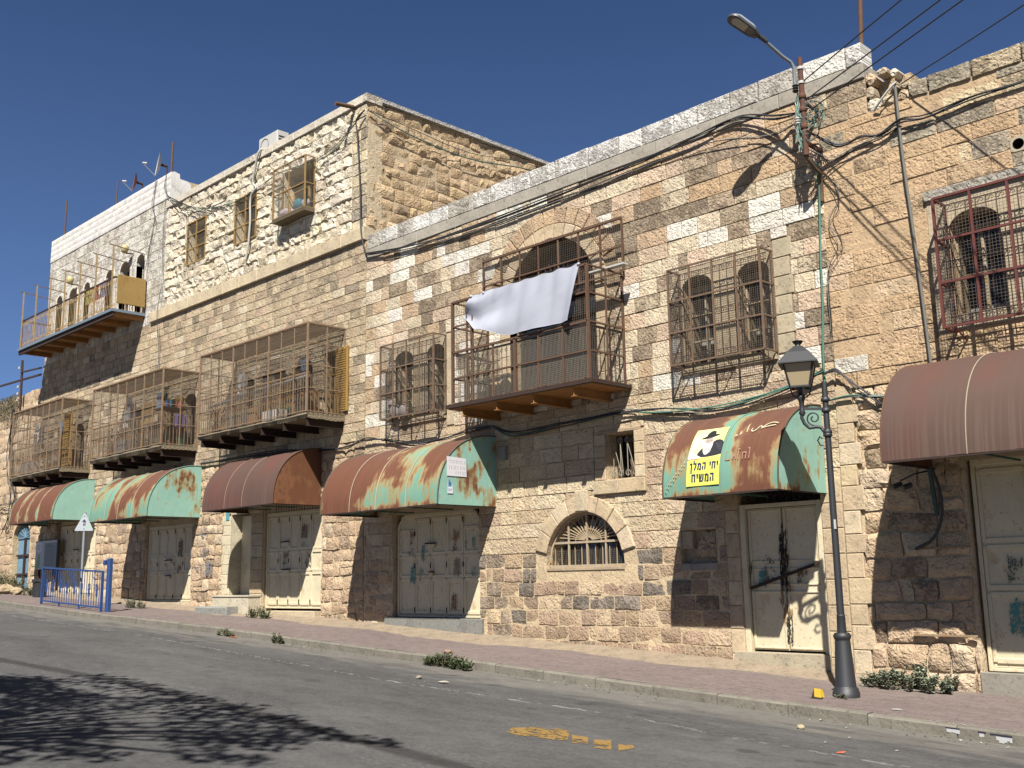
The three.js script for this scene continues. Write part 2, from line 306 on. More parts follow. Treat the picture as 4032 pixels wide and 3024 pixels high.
  // pavement: bed and interlocking pavers, dusty pink
  const bed = struct('pavement', sheet(range(-40, 3, 60), [-0.1, 0.6, 1.2, 1.8, 2.41], (x, z) => walkY(x, z) - 0.012), std(sc(150, 130, 112, .45), 0.97, { map: stoneMap }), 0.5);
  const pm = vcol(0.95, { map: stoneMap, bumpMap: stoneBump, bumpScale: 0.003 });
  const pavers = [], pf = RNG(9), L = 0.225, W = 0.1135;
  for (let j = 0; j < 21; j++) for (let x = -36 - (j % 2) * L / 2; x < 2; x += L) {
    const z = 0.02 + j * W; pavers.push([x, z, dist([x, prof(x), z])]);
  }
  pavers.sort((a, b) => a[2] - b[2]);
  const inFrame = pavers.filter(p => p[0] < -3.4);
  const rest = new GB();
  inFrame.forEach(([x, z], i) => {
    const gb = i < 300 ? new GB() : rest, f2 = pf; const t = rr(.95, 1.05, f2) * (0.90 + .22 * noise2(x * .8, z * 1.5, 3)), d = noise2(x * .9 + 40, z * 2, 9), sand = clamp((0.6 - z) * 1.2 + (d - .45) * 2.2) * .75;
    const base = sc(171, 153, 147, .48), dust = sc(194, 178, 160, .50); gb.tint = base.map((v, k) => lerp(v, dust[k], sand) * t); gb.uo = [rr(0, 1, f2), rr(0, 1, f2)];
    const a = x + .003, b = x + L - .003, c = z + .003, e = z + W - .003, h = rr(-.0025, .002, f2), P = (q, w, dy) => [q, walkY(q, w) + dy + h, w], B = .005;
    gb.quad(P(a + B, e - B, 0), P(b - B, e - B, 0), P(b - B, c + B, 0), P(a + B, c + B, 0));
    const o = [P(a, e, -B), P(b, e, -B), P(b, c, -B), P(a, c, -B)], n = [P(a + B, e - B, 0), P(b - B, e - B, 0), P(b - B, c + B, 0), P(a + B, c + B, 0)], k = [P(a, e, -.025), P(b, e, -.025), P(b, c, -.025), P(a, c, -.025)];
    for (let q = 0; q < 4; q++) { const w = (q + 1) % 4; gb.quad(o[q], o[w], n[w], n[q]); if (i < 300) gb.quad(k[q], k[w], o[w], o[q]); }
    if (i < 300) part(bed, 'paver', gb, pm);
  });
  const restMesh = part(bed, 'paver_field', rest, pm); restMesh.userData.kind = 'stuff';

  // sand blown against the foot of the walls
  const sg = new GB(), sx = range(-37, -7, 240), sz = range(-0.05, 0.85, 14), H = (x, z) => { const n = noise2(x * 1.1, z * 2.5, 71), e = (x < -14 ? .5 : .3) + 0.7 * (noise2(x * .45, 1, 72) - .35); return walkY(x, z) + 0.004 + clamp(0.085 * (1 - z / Math.max(.12, e)) + 0.05 * (n - 0.55), -.03, .12); };
  for (let i = 0; i < 240; i++) for (let j = 0; j < 14; j++) { const q = (x, z) => [x, H(x, z), z], a = sx[i], b = sx[i + 1], c = sz[j], d = sz[j + 1]; sg.quad(q(a, d), q(b, d), q(b, c), q(a, c), [[a, d], [b, d], [b, c], [a, c]]); }
  const sand = part(bed, 'sand', sg, std(sc(206, 186, 158, .52), 0.98, { map: stoneMap, bumpMap: stoneBump, bumpScale: 0.012 }), 0.5); sand.userData.kind = 'stuff';
}
// ---------------------------------------------------------------- masonry
const area = p => { let s = 0; for (let i = 0; i < p.length; i++) { const a = p[i], b = p[(i + 1) % p.length]; s += a[0] * b[1] - b[0] * a[1]; } return s / 2; };
const centre = p => { let x = 0, y = 0; for (const q of p) { x += q[0]; y += q[1]; } return [x / p.length, y / p.length]; };
function clipHalf(p, nx, ny, d) { // keep nx*x+ny*y >= d
  const out = []; for (let i = 0; i < p.length; i++) { const a = p[i], b = p[(i + 1) % p.length], fa = nx * a[0] + ny * a[1] - d, fb = nx * b[0] + ny * b[1] - d; if (fa >= 0) out.push(a); if (fa * fb < 0) { const t = fa / (fa - fb); out.push([a[0] + (b[0] - a[0]) * t, a[1] + (b[1] - a[1]) * t]); } } return out;
}
function cutRect(list, h) { // subtract a rectangle from rectangles
  const out = []; for (const r of list) {
    const [a, b, c, d] = r; if (b <= h[0] || a >= h[1] || d <= h[2] || c >= h[3]) { out.push(r); continue; }
    if (a < h[0]) out.push([a, h[0], c, d]); if (b > h[1]) out.push([h[1], b, c, d]);
    const l = Math.max(a, h[0]), m = Math.min(b, h[1]); if (c < h[2]) out.push([l, m, c, h[2]]); if (d > h[3]) out.push([l, m, h[3], d]);
  } return out;
}
// o: x0 x1 y0 y1 h w joint pal holes rings warp bevel pillow jit seg proud rough
function courses(o, f) {
  const out = []; let y = o.y0, row = 0;
  while (y < o.y1 - 0.02) {
    let h = rr(o.h[0], o.h[1], f); if (y + h * 1.45 > o.y1) h = o.y1 - y;
    let x = o.x0 - (o.run ? rr(0, o.w[0], f) : 0);
    while (x < o.x1 - 0.01) {
      let w = rr(o.w[0], o.w[1], f); if (f() < (o.small ?? 0.12)) w *= 0.55; if (x + w > o.x1 - 0.12) w = o.x1 - x;
      const xa = Math.max(x, o.x0), xb = Math.min(x + w, o.x1); x += w; if (xb - xa < 0.03) continue;
      let rects = [[xa, xb, y, y + h]];
      if (o.split && f() < o.split) { const t = y + h * rr(.4, .6, f); rects = [[xa, xb, y, t], [xa, xb, t, y + h]]; }
      for (const q of o.holes || []) if (q.length === 4) rects = cutRect(rects, q);
      for (const r of rects) {
        if (r[1] - r[0] < 0.05 || r[3] - r[2] < 0.045) continue;
        let p = [[r[0], r[2]], [r[1], r[2]], [r[1], r[3]], [r[0], r[3]]], dead = false;
        for (const q of o.holes || []) if (q.length === 3) {
          const c = centre(p); if (c[1] < q[1] - 0.3) continue;
          const dx = c[0] - q[0], dy = Math.max(c[1] - q[1], 0), L = Math.hypot(dx, dy) || 1e-6; if (L < q[2] - 0.12) { dead = true; break; }
          p = clipHalf(p, dx / L, dy / L, (dx * q[0] + dy * q[1]) / L + q[2]); if (p.length < 3 || area(p) < 0.003) { dead = true; break; }
        }
        if (o.top) p = p.map(([X, Y]) => [X, Math.min(Y, o.top(X))]);
        if (dead || area(p) < 0.003) continue;
        const tone = o.pal(f, (r[0] + r[1]) / 2, (r[2] + r[3]) / 2, row);
        out.push({ p, tone, o });
      }
    }
    y += h; row++;
  }
  return out;
}
function stoneInto(gb, s, T, f) {
  if (s.o.grid && s.p.length === 4) return gridStone(gb, s, T, f);
  const o = s.o, j = (o.joint ?? 0.012) / 2; let p = s.p;
  const warp = o.warp || 0; if (warp) p = p.flatMap((a, i) => { const b = p[(i + 1) % p.length]; return [a, [(a[0] + b[0]) / 2, (a[1] + b[1]) / 2]]; }).map(([x, y]) => [x + warp * (noise2(x * 1.7 + 9, y * 2.3, 201) - .5) * 1.6, y + warp * (noise2(x * 1.3, y * 2.1 + 5, 202) - .5) * 2]);
  const c = centre(p), jit = o.jit || 0, seg = o.seg || 0.4, ring = [];
  for (let i = 0; i < p.length; i++) {
    const a = p[i], b = p[(i + 1) % p.length], L = Math.hypot(b[0] - a[0], b[1] - a[1]), n = Math.max(1, Math.round(L / seg));
    for (let k = 0; k < n; k++) { const t = k / n; let x = lerp(a[0], b[0], t), y = lerp(a[1], b[1], t); const dx = c[0] - x, dy = c[1] - y, q = j * 1.3 + jit * f() + (k === 0 && o.round ? o.round : 0), l = Math.hypot(dx, dy) || 1; ring.push([x + dx / l * q + (j * Math.sign(dx)) * .2, y + dy / l * q + (j * Math.sign(dy)) * .2]); }
  }
  const n = ring.length, z0 = -(o.deep ?? 0.06), zf = rr(-.5, 1, f) * (o.uneven ?? 0.008) + (o.proud || 0), B = o.bevel ?? 0.012, uo = [rr(0, 20, f), rr(0, 20, f)], base = s.tone.c;
  const cv = () => { const t = 1 + (f() - .5) * 0.10; return [base[0] * t, base[1] * t, base[2] * t]; };
  const tilt = [(f() - .5) * (o.tilt || 0), (f() - .5) * (o.tilt || 0)], inset = (q, t) => [lerp(q[0], c[0], t), lerp(q[1], c[1], t)];
  const wmin = Math.sqrt(Math.abs(area(p))) * .5, t1 = clamp(B / wmin, .03, .5), rough = o.rough || 0, pil = o.pillow || 0;
  const mk = (q, z) => ({ w: T(q[0], q[1], z + tilt[0] * (q[0] - c[0]) + tilt[1] * (q[1] - c[1])), u: [q[0] + uo[0], q[1] + uo[1]], c: cv() });
  const r0 = ring.map(q => mk(q, z0)), r1 = ring.map(q => mk(q, zf - B * .8)), r2 = ring.map(q => mk(inset(q, t1), zf + rough * (f() - .4) * .6));
  const strip = (a, b) => { for (let i = 0; i < n; i++) { const k = (i + 1) % n; gb.tri(a[i].w, a[k].w, b[k].w, a[i].u, a[k].u, b[k].u, a[i].c, a[k].c, b[k].c); gb.tri(a[i].w, b[k].w, b[i].w, a[i].u, b[k].u, b[i].u, a[i].c, b[k].c, b[i].c); } };
  strip(r0, r1); strip(r1, r2); let last = r2;
  if (pil || rough) { const r3 = ring.map(q => mk(inset(q, .45 + .15 * f()), zf + pil + rough * (f() - .3))); strip(r2, r3); last = r3; const m = mk([c[0] + (f() - .5) * .05, c[1] + (f() - .5) * .03], zf + pil + rough * (f() - .3)); for (let i = 0; i < n; i++) { const k = (i + 1) % n; gb.tri(last[i].w, last[k].w, m.w, last[i].u, last[k].u, m.u, last[i].c, last[k].c, m.c); } }
  else for (let i = 1; i < n - 1; i++) gb.tri(last[0].w, last[i].w, last[i + 1].w, last[0].u, last[i].u, last[i + 1].u, last[0].c, last[i].c, last[i + 1].c);
}
// rock-faced stone: a lattice over the face, broken surface inside a dressed or rounded margin
function gridStone(gb, s, T, f) {
  const o = s.o, p = s.p, j = (o.joint ?? .012) / 2, warp = o.warp || 0, W = Math.hypot(p[1][0] - p[0][0], p[1][1] - p[0][1]), H = Math.hypot(p[3][0] - p[0][0], p[3][1] - p[0][1]);
  const nu = clamp(Math.round(W / o.grid), 2, 7), nv = clamp(Math.round(H / o.grid), 2, 4), zf = rr(-.5, 1, f) * (o.uneven ?? .01) + (o.proud || 0), z0 = -(o.deep ?? .06), uo = [rr(0, 20, f), rr(0, 20, f)], sd = Math.floor(f() * 900), base = s.tone.c, tl = [(f() - .5) * .03, (f() - .5) * .04];
  const V = []; for (let a = 0; a <= nu; a++) for (let b = 0; b <= nv; b++) {
    let u = a / nu, v = b / nv; const eu = a === 0 ? 1 : a === nu ? -1 : 0, ev = b === 0 ? 1 : b === nv ? -1 : 0, edge = eu || ev;
    if (!edge) { u += (f() - .5) * .5 / nu; v += (f() - .5) * .5 / nv; if (o.margin) { if (a === 1) u = Math.min(u, o.margin / W); if (a === nu - 1) u = Math.max(u, 1 - o.margin / W); if (b === 1) v = Math.min(v, o.margin / H); if (b === nv - 1) v = Math.max(v, 1 - o.margin / H); } }
    let x = lerp(lerp(p[0][0], p[1][0], u), lerp(p[3][0], p[2][0], u), v), y = lerp(lerp(p[0][1], p[1][1], u), lerp(p[3][1], p[2][1], u), v);
    const jj = o.jit || 0; if (eu) x += eu * (j + jj * f()); if (ev) y += ev * (j + jj * f()); if (eu && ev && o.round) { x += eu * o.round; y += ev * o.round; }
    if (warp) { const X = x, Y = y; x += warp * (noise2(X * 1.7 + 9, Y * 2.3, 201) - .5) * 1.6; y += warp * (noise2(X * 1.3, Y * 2.1 + 5, 202) - .5) * 2; }
    const q = noise2(x * 7 + sd, y * 9, sd), k = noise2(x * 3 + sd, y * 4, sd + 5); let z = edge ? zf - (o.bevel ?? .02) * (.6 + .5 * f()) : zf + (o.pillow || 0) + o.rough * (1.6 * (q - .5) + .8 * (k - .5) - (o.pits && q < .44 ? o.pits * f() : 0));
    const t = 1 + (f() - .5) * .1; V.push({ w: T(x, y, z + tl[0] * (u - .5) + tl[1] * (v - .5)), b: edge ? T(x, y, z0) : null, u: [x + uo[0], y + uo[1]], c: base.map(m => m * t) });
  }
  const I = (a, b) => V[a * (nv + 1) + b], tri = (A, B, C) => gb.tri(A.w, B.w, C.w, A.u, B.u, C.u, A.c, B.c, C.c);
  for (let a = 0; a < nu; a++) for (let b = 0; b < nv; b++) { const A = I(a, b), B = I(a + 1, b), C = I(a + 1, b + 1), D = I(a, b + 1); if (f() < .5) { tri(A, B, C); tri(A, C, D); } else { tri(A, B, D); tri(B, C, D); } }
  const skirt = (A, B) => { const a = { w: A.b, u: A.u, c: A.c }, b = { w: B.b, u: B.u, c: B.c }; tri(a, b, B); tri(a, B, A); };
  for (let a = 0; a < nu; a++) { skirt(I(a, 0), I(a + 1, 0)); skirt(I(a + 1, nv), I(a, nv)); } for (let b = 0; b < nv; b++) { skirt(I(nu, b), I(nu, b + 1)); skirt(I(0, b + 1), I(0, b)); }
}
// lay the stones of one building: the 300 that show largest one by one, the rest joined
function lay(building, lists, f) {
  const all = []; for (const { stones, T } of lists) for (const s of stones) { const c = centre(s.p), w = T(c[0], c[1], 0), d = dist(w); all.push({ s, T, k: Math.abs(area(s.p)) * Math.abs(w[2] - 14 || 1) / d / d / d }); }
  all.sort((a, b) => b.k - a.k); const rest = {};
  all.forEach(({ s, T }, i) => {
    const mat = s.tone.m; if (i < 300) { const gb = new GB(); stoneInto(gb, s, T, f); part(building, 'stone', gb, M[mat], s.o.grid ? .86 : 0); } else stoneInto(rest[mat] ||= new GB(), s, T, f);
  });
  for (const k in rest) { const m = part(building, 'stone_courses', rest[k], M[k], .86); m.userData.kind = 'stuff'; }
}
const ID = (x, y, z) => [x, y, z];
// palettes: [weight, colour in sun, material]
const palette = (list, vary = 0.08) => { const tot = list.reduce((s, l) => s + l[0], 0); return f => { let t = f() * tot, i = 0; while (i < list.length - 1 && (t -= list[i][0]) > 0) i++; const l = list[i], k = 1 + (f() - .5) * 2 * vary, c = ss(...l[1]); return { c: [c[0] * k, c[1] * k * (1 + (f() - .5) * .03), c[2] * k * (1 + (f() - .5) * .05)], m: l[2] }; }; };
const PAL = {
  cUpper: palette([[3.4, [252, 243, 222], 'stone'], [3.2, [236, 214, 176], 'stone'], [1.9, [230, 198, 162], 'stone'], [1.8, [214, 180, 136], 'stone'], [2.0, [194, 168, 132], 'oldStone'], [1.4, [176, 152, 120], 'oldStone'], [.9, [220, 196, 156], 'oldStone']]),
  cTop: palette([[4, [236, 230, 218], 'oldStone'], [2, [244, 238, 226], 'stone'], [1, [206, 196, 178], 'oldStone']], .05),
  cMid: palette([[4, [226, 200, 158], 'stone'], [3, [218, 190, 148], 'stone'], [2, [232, 208, 166], 'stone'], [.6, [208, 176, 140], 'stone']], .04),
  cLow: palette([[3, [202, 170, 130], 'stone'], [3, [186, 156, 122], 'stone'], [.9, [196, 162, 130], 'stone'], [1.6, [182, 158, 128], 'oldStone'], [.8, [160, 144, 124], 'oldStone'], [1.4, [220, 190, 148], 'stone']], .06),
  bLow: palette([[4, [218, 194, 152], 'stone'], [3, [208, 182, 142], 'stone'], [2, [198, 172, 134], 'stone'], [2, [202, 178, 140], 'oldStone'], [1, [234, 214, 176], 'stone'], [.4, [220, 188, 152], 'stone'], [.6, [178, 158, 126], 'oldStone']], .05),
  bUp: palette([[5, [250, 236, 206], 'rockStone'], [3, [242, 224, 188], 'rockStone'], [1.2, [228, 210, 176], 'oldStone']], .04),
  rubble: palette([[4, [226, 192, 148], 'rockStone'], [3, [214, 180, 138], 'rockStone'], [2, [232, 204, 164], 'rockStone'], [1, [196, 166, 130], 'oldStone']], .06),
  side: palette([[4, [218, 186, 136], 'rockStone'], [3, [206, 174, 128], 'rockStone'], [1, [198, 170, 130], 'oldStone'], [1.5, [230, 198, 150], 'rockStone']], .05),
  dUp: palette([[5, [220, 182, 132], 'stone'], [4, [214, 176, 127], 'stone'], [1.2, [228, 194, 148], 'stone'], [1.2, [208, 174, 128], 'oldStone']], .03),
  dTop: palette([[2, [188, 172, 142], 'oldStone'], [3, [206, 182, 142], 'oldStone'], [1, [222, 196, 150], 'stone']], .06),
  jamb: palette([[3, [226, 198, 154], 'smoothStone'], [2, [216, 188, 146], 'smoothStone'], [1, [232, 208, 168], 'smoothStone']], .04),
  aUp: palette([[4, [234, 226, 208], 'oldStone'], [3, [226, 216, 196], 'oldStone'], [2, [238, 230, 212], 'oldStone']], .03),
  white: palette([[1, [244, 240, 232], 'smoothStone']], .02),
};
// a wall body with openings, standing behind the faces of the stones
function wallBody(x0, x1, y0, y1, holes, zf, zb, tint) {
  const s = new THREE.Shape([[x0, y0], [x1, y0], [x1, y1], [x0, y1]].map(p => new THREE.Vector2(...p)));
  for (const h of holes) { const q = new THREE.Path(); if (h.length === 4) { q.moveTo(h[0], h[2]); q.lineTo(h[0], h[3]); q.lineTo(h[1], h[3]); q.lineTo(h[1], h[2]); } else { const [cx, yb, r, ys, e = 1] = h; q.moveTo(cx - r, yb); q.lineTo(cx - r, ys); for (let i = 1; i <= 16; i++) { const a = Math.PI * (1 - i / 16); q.lineTo(cx + Math.cos(a) * r, ys + Math.sin(a) * r * e); } q.lineTo(cx + r, yb); } s.holes.push(q); }
  const g = new THREE.ExtrudeGeometry(s, { depth: zf - zb, bevelEnabled: false, curveSegments: 1 }); g.translate(0, 0, zb);
  const n = g.attributes.position.count, c = new Float32Array(n * 3), u = new Float32Array(n * 2), p = g.attributes.position; for (let i = 0; i < n; i++) { c.set(tint, i * 3); u[i * 2] = p.getX(i) + p.getZ(i); u[i * 2 + 1] = p.getY(i); } g.setAttribute('color', new THREE.BufferAttribute(c, 3)); g.setAttribute('uv', new THREE.BufferAttribute(u, 2)); g.computeVertexNormals(); return g;
}
// ring of arch stones
function archRing(building, name, cx, cy, r0, r1, a0, a1, n, zf, pal, f, e = 1, deep = .25) {
  for (let i = 0; i < n; i++) {
    const s = lerp(a0, a1, i / n) + .006, t = lerp(a0, a1, (i + 1) / n) - .006, gb = new GB(), B = .01, tone = pal(f); gb.tint = tone.c; gb.uo = [rr(0, 9, f), rr(0, 9, f)];
    const z = zf + rr(0, .008, f), q = (r, a, zz) => [cx + Math.cos(a) * r, cy + Math.sin(a) * r * e, zz], m = (s + t) / 2, da = B / r0;
    const pts = [[r0, s], [r1, s], [r1, m], [r1, t], [r0, t], [r0, m]], ins = [[r0 + B, s + da], [r1 - B, s + da], [r1 - B, m], [r1 - B, t - da], [r0 + B, t - da], [r0 + B, m]];
    const A = pts.map(p => q(...p, z - B)), I = ins.map(p => q(...p, z)), Z = pts.map(p => q(...p, -deep)), U = p => [p[0] + gb.uo[0], p[1] + gb.uo[1]];
    for (let k = 0; k < 6; k++) { const l = (k + 1) % 6; gb.tri(A[k], A[l], I[l], U(A[k]), U(A[l]), U(I[l])); gb.tri(A[k], I[l], I[k], U(A[k]), U(I[l]), U(I[k])); gb.quad(Z[k], Z[l], A[l], A[k]); }
    for (const [a, b, c] of [[0, 1, 2], [0, 2, 5], [5, 2, 3], [5, 3, 4]]) gb.tri(I[a], I[b], I[c], U(I[a]), U(I[b]), U(I[c]));
    part(building, name, gb, M[tone.m]);
  }
}
// squared stone blocks given one by one
function block(building, name, x0, x1, y0, y1, zf, tint, mat = 'smoothStone', zb = -.2) { const gb = new GB(); gb.tint = tint; gb.uo = [rr(0, 9), rr(0, 9)]; gb.cbox(x0, x1, y0, y1, zb, zf, .01); return part(building, name, gb, M[mat]); }
// ---------------------------------------------------------------- openings, doors
const creamDoor = sc(240, 227, 190, .90);
const doorMap = dataTex(512, 512, (u, v) => {
  const st = fbm(u, v * .15, 40, 3, 14), d = fbm(u, v, 6, 5, 15), r = sstep(.66, .76, fbm(u, v * .5, 16, 4, 18)) * .6, sp = sstep(.74, .80, fbm(u, v, 40, 3, 28)) * .7; let k = .84 + .16 * (d - .3) + .10 * (st - .5);
  return [k * lerp(1, .80, r) * lerp(1, .6, sp), k * lerp(1, .68, r) * lerp(1, .48, sp), k * lerp(1, .52, r) * lerp(1, .35, sp)];
}); sized(doorMap, 1.5);
const dentBump = sized(dataTex(256, 256, (u, v) => { const k = fbm(u, v, 5, 4, 33); return [k, k, k]; }, false), 1.4);
M.doorPaint = std(creamDoor, .62, { map: doorMap, bumpMap: dentBump, bumpScale: .012 });
M.doorSteel = std(sc(120, 108, 84), .7, { map: rustMap });
const smearAlpha = (seed, th, dir = 1) => dataTex(256, 256, (u, v) => { const e = Math.min(u, 1 - u, v, 1 - v) * 5, k = fbm(u, v * (dir ? .7 : 1), 6, 3, seed) * .45 + fbm(u, v, 24, 4, seed + 3) * .55 + clamp(e - 1, -1, 0) * .3, a = sstep(th, th + .03, k); return [a, a, a]; }, false, false);
const smears = [smearAlpha(3, .47), smearAlpha(8, .50), smearAlpha(21, .53, 0)];
const smearMats = {};
function smear(parent, name, x0, x1, y0, y1, z, rgb, k = 0, tilt = 0) {
  const key = rgb.join() + k; const m = smearMats[key] ||= std(sc(...rgb, .86), .8, { alphaMap: smears[k], alphaTest: .5 }); const gb = new GB();
  gb.quad([x0, y0, z], [x1, y0, z], [x1 + tilt, y1, z], [x0 + tilt, y1, z], [[0, 0], [1, 0], [1, 1], [0, 1]]); return part(parent, name, gb, m);
}
// folding shop doors of narrow panelled leaves
function shutterDoor(b, x0, x1, y0, y1, z, n, f, chamfer = 0) {
  const g = new GB(); // frame
  const fr = .05; g.cbox(x0, x0 + fr, y0, y1 - chamfer, z - .06, z + .045); g.cbox(x1 - fr, x1, y0, y1 - chamfer, z - .06, z + .045); g.cbox(x0 + chamfer, x1 - chamfer, y1 - .04, y1 + .04, z - .06, z + .047);
  if (chamfer) { g.bar([x0 + .02, y1 - chamfer, z], [x0 + chamfer, y1, z], .035); g.bar([x1 - .02, y1 - chamfer, z], [x1 - chamfer, y1, z], .035); g.quad([x0, y1 - chamfer, z - .05], [x0 + chamfer, y1, z - .05], [x0, y1 + .02, z - .05], [x0, y1, z - .05]); }
  g.cbox(x0 + fr, x1 - fr, y0, y0 + .045, z - .06, z + .043);
  const door = part(b, 'shop_door', g, M.doorPaint);
  const w = (x1 - x0 - 2 * fr) / n, H = y1 - y0;
  for (let i = 0; i < n; i++) {
    const a = x0 + fr + i * w + .005, e = a + w - .010, lf = new GB(), zz = z + rr(-.004, .006, f); lf.uo = [rr(0, 9, f), rr(0, 9, f)];
    let top = y1 - .04; const cut = chamfer && (i === 0 || i === n - 1) ? chamfer : 0;
    if (cut) { const p = i === 0 ? [[a, y0 + .05], [e, y0 + .05], [e, top], [Math.min(e, x0 + chamfer), top], [a, top - cut + .03]] : [[a, y0 + .05], [e, y0 + .05], [e, top - cut + .03], [Math.max(a, x1 - chamfer), top], [a, top]]; for (let k = 1; k < p.length - 1; k++) lf.tri([...p[0], zz], [...p[k], zz], [...p[k + 1], zz], p[0], p[k], p[k + 1]); }
    else lf.box(a, e, y0 + .05, top, zz - .02, zz);
    const leaf = part(door, 'leaf', lf, M.doorPaint);
    const rows = [[.05, .36], [.395, .585], [.62, .955]];
    rows.forEach(([p, q], k) => { // raised stiles leave sunken panels
      const py = y0 + H * p, qy = Math.min(y0 + H * q, top - .05 - cut), s = .05, r = new GB(); r.uo = [rr(0, 9, f), rr(0, 9, f)];
      r.cbox(a, a + s, py - .02, qy + .02, zz, zz + .022); r.cbox(e - s, e, py - .02, qy + .02, zz, zz + .022); r.cbox(a + s, e - s, py - .035, py + .03, zz, zz + .024); r.cbox(a + s, e - s, qy - .03, qy + .035, zz, zz + .024);
      part(door, 'panel_frame', r, M.doorPaint);
    });
    const h = new GB(); for (const t of [.07, .5, .93]) h.bar([e + .005, y0 + H * t - .05 - cut * (t > .9), zz + .03], [e + .005, y0 + H * t + .05 - cut * (t > .9), zz + .03], .012, 6); part(door, 'hinge', h, M.darkRust);
  }
  return door;
}
function handleSlot(door, x, y, z, w = .22) { const g = new GB(); g.cbox(x - w / 2, x + w / 2, y - .035, y + .035, z, z + .03); part(door, 'handle', g, M.doorPaint); const r = new GB(); r.box(x - w / 2 - .03, x + w / 2 + .03, y + .035, y + .06, z, z + .05); part(door, 'handle_guard', r, M.darkRust); }
// glazed window set in an opening
function windowIn(b, x0, x1, y0, y1, z, mat, cols = 2, rows = 3, open = 0) {
  const g = new GB(), s = .035; g.cbox(x0, x0 + s, y0, y1, z - .05, z + .02); g.cbox(x1 - s, x1, y0, y1, z - .05, z + .02); g.cbox(x0 + s, x1 - s, y0, y0 + s, z - .05, z + .018); g.cbox(x0 + s, x1 - s, y1 - s, y1, z - .05, z + .018);
  for (let i = 1; i < cols; i++) { const x = lerp(x0, x1, i / cols); g.cbox(x - .02, x + .02, y0 + s, y1 - s, z - .05, z + .015); }
  for (let i = 1; i < rows; i++) { const y = lerp(y0, y1, i / rows); g.cbox(x0 + s, x1 - s, y - .012, y + .012, z - .05, z + .012); }
  const w = part(b, 'window', g, mat), p = new GB(); p.quad([x0 + .01, y0 + .01, z - .02], [x1 - .01, y0 + .01, z - .02], [x1 - .01, y1 - .01, z - .02], [x0 + .01, y1 - .01, z - .02]); part(w, 'pane', p, M.glass); return w;
}
const shell = (b, x0, x1, y0, y1, z0, z1) => { // the rooms behind: a hollow block closed on every side, light enters only through the openings
  const t = .12, g = new GB(), i = new GB(); g.tint = ss(214, 190, 150);
  g.box(x0, x1, y0, y1, z1, z1 + t); g.box(x0, x0 + t, y0, y1, z1 + t, z0); g.box(x1 - t, x1, y0, y1, z1 + t, z0); g.box(x0 + t, x1 - t, y1 - t, y1, z1 + t, z0); g.box(x0 + t, x1 - t, y0, y0 + t, z1 + t, z0); part(b, 'rear_walls', g, M.cement);
  for (let y = y0 + 2.9; y < y1 - 1.5; y += 2.9) i.box(x0 + t, x1 - t, y, y + .15, z1 + t, z0); i.quad([x0 + t, y0 + t, -3.4], [x1 - t, y0 + t, -3.4], [x1 - t, y1 - t, -3.4], [x0 + t, y1 - t, -3.4]); part(b, 'room_floors', i, M.interior);
};
const ringOf = o => [o[0], o[3], o[5]];

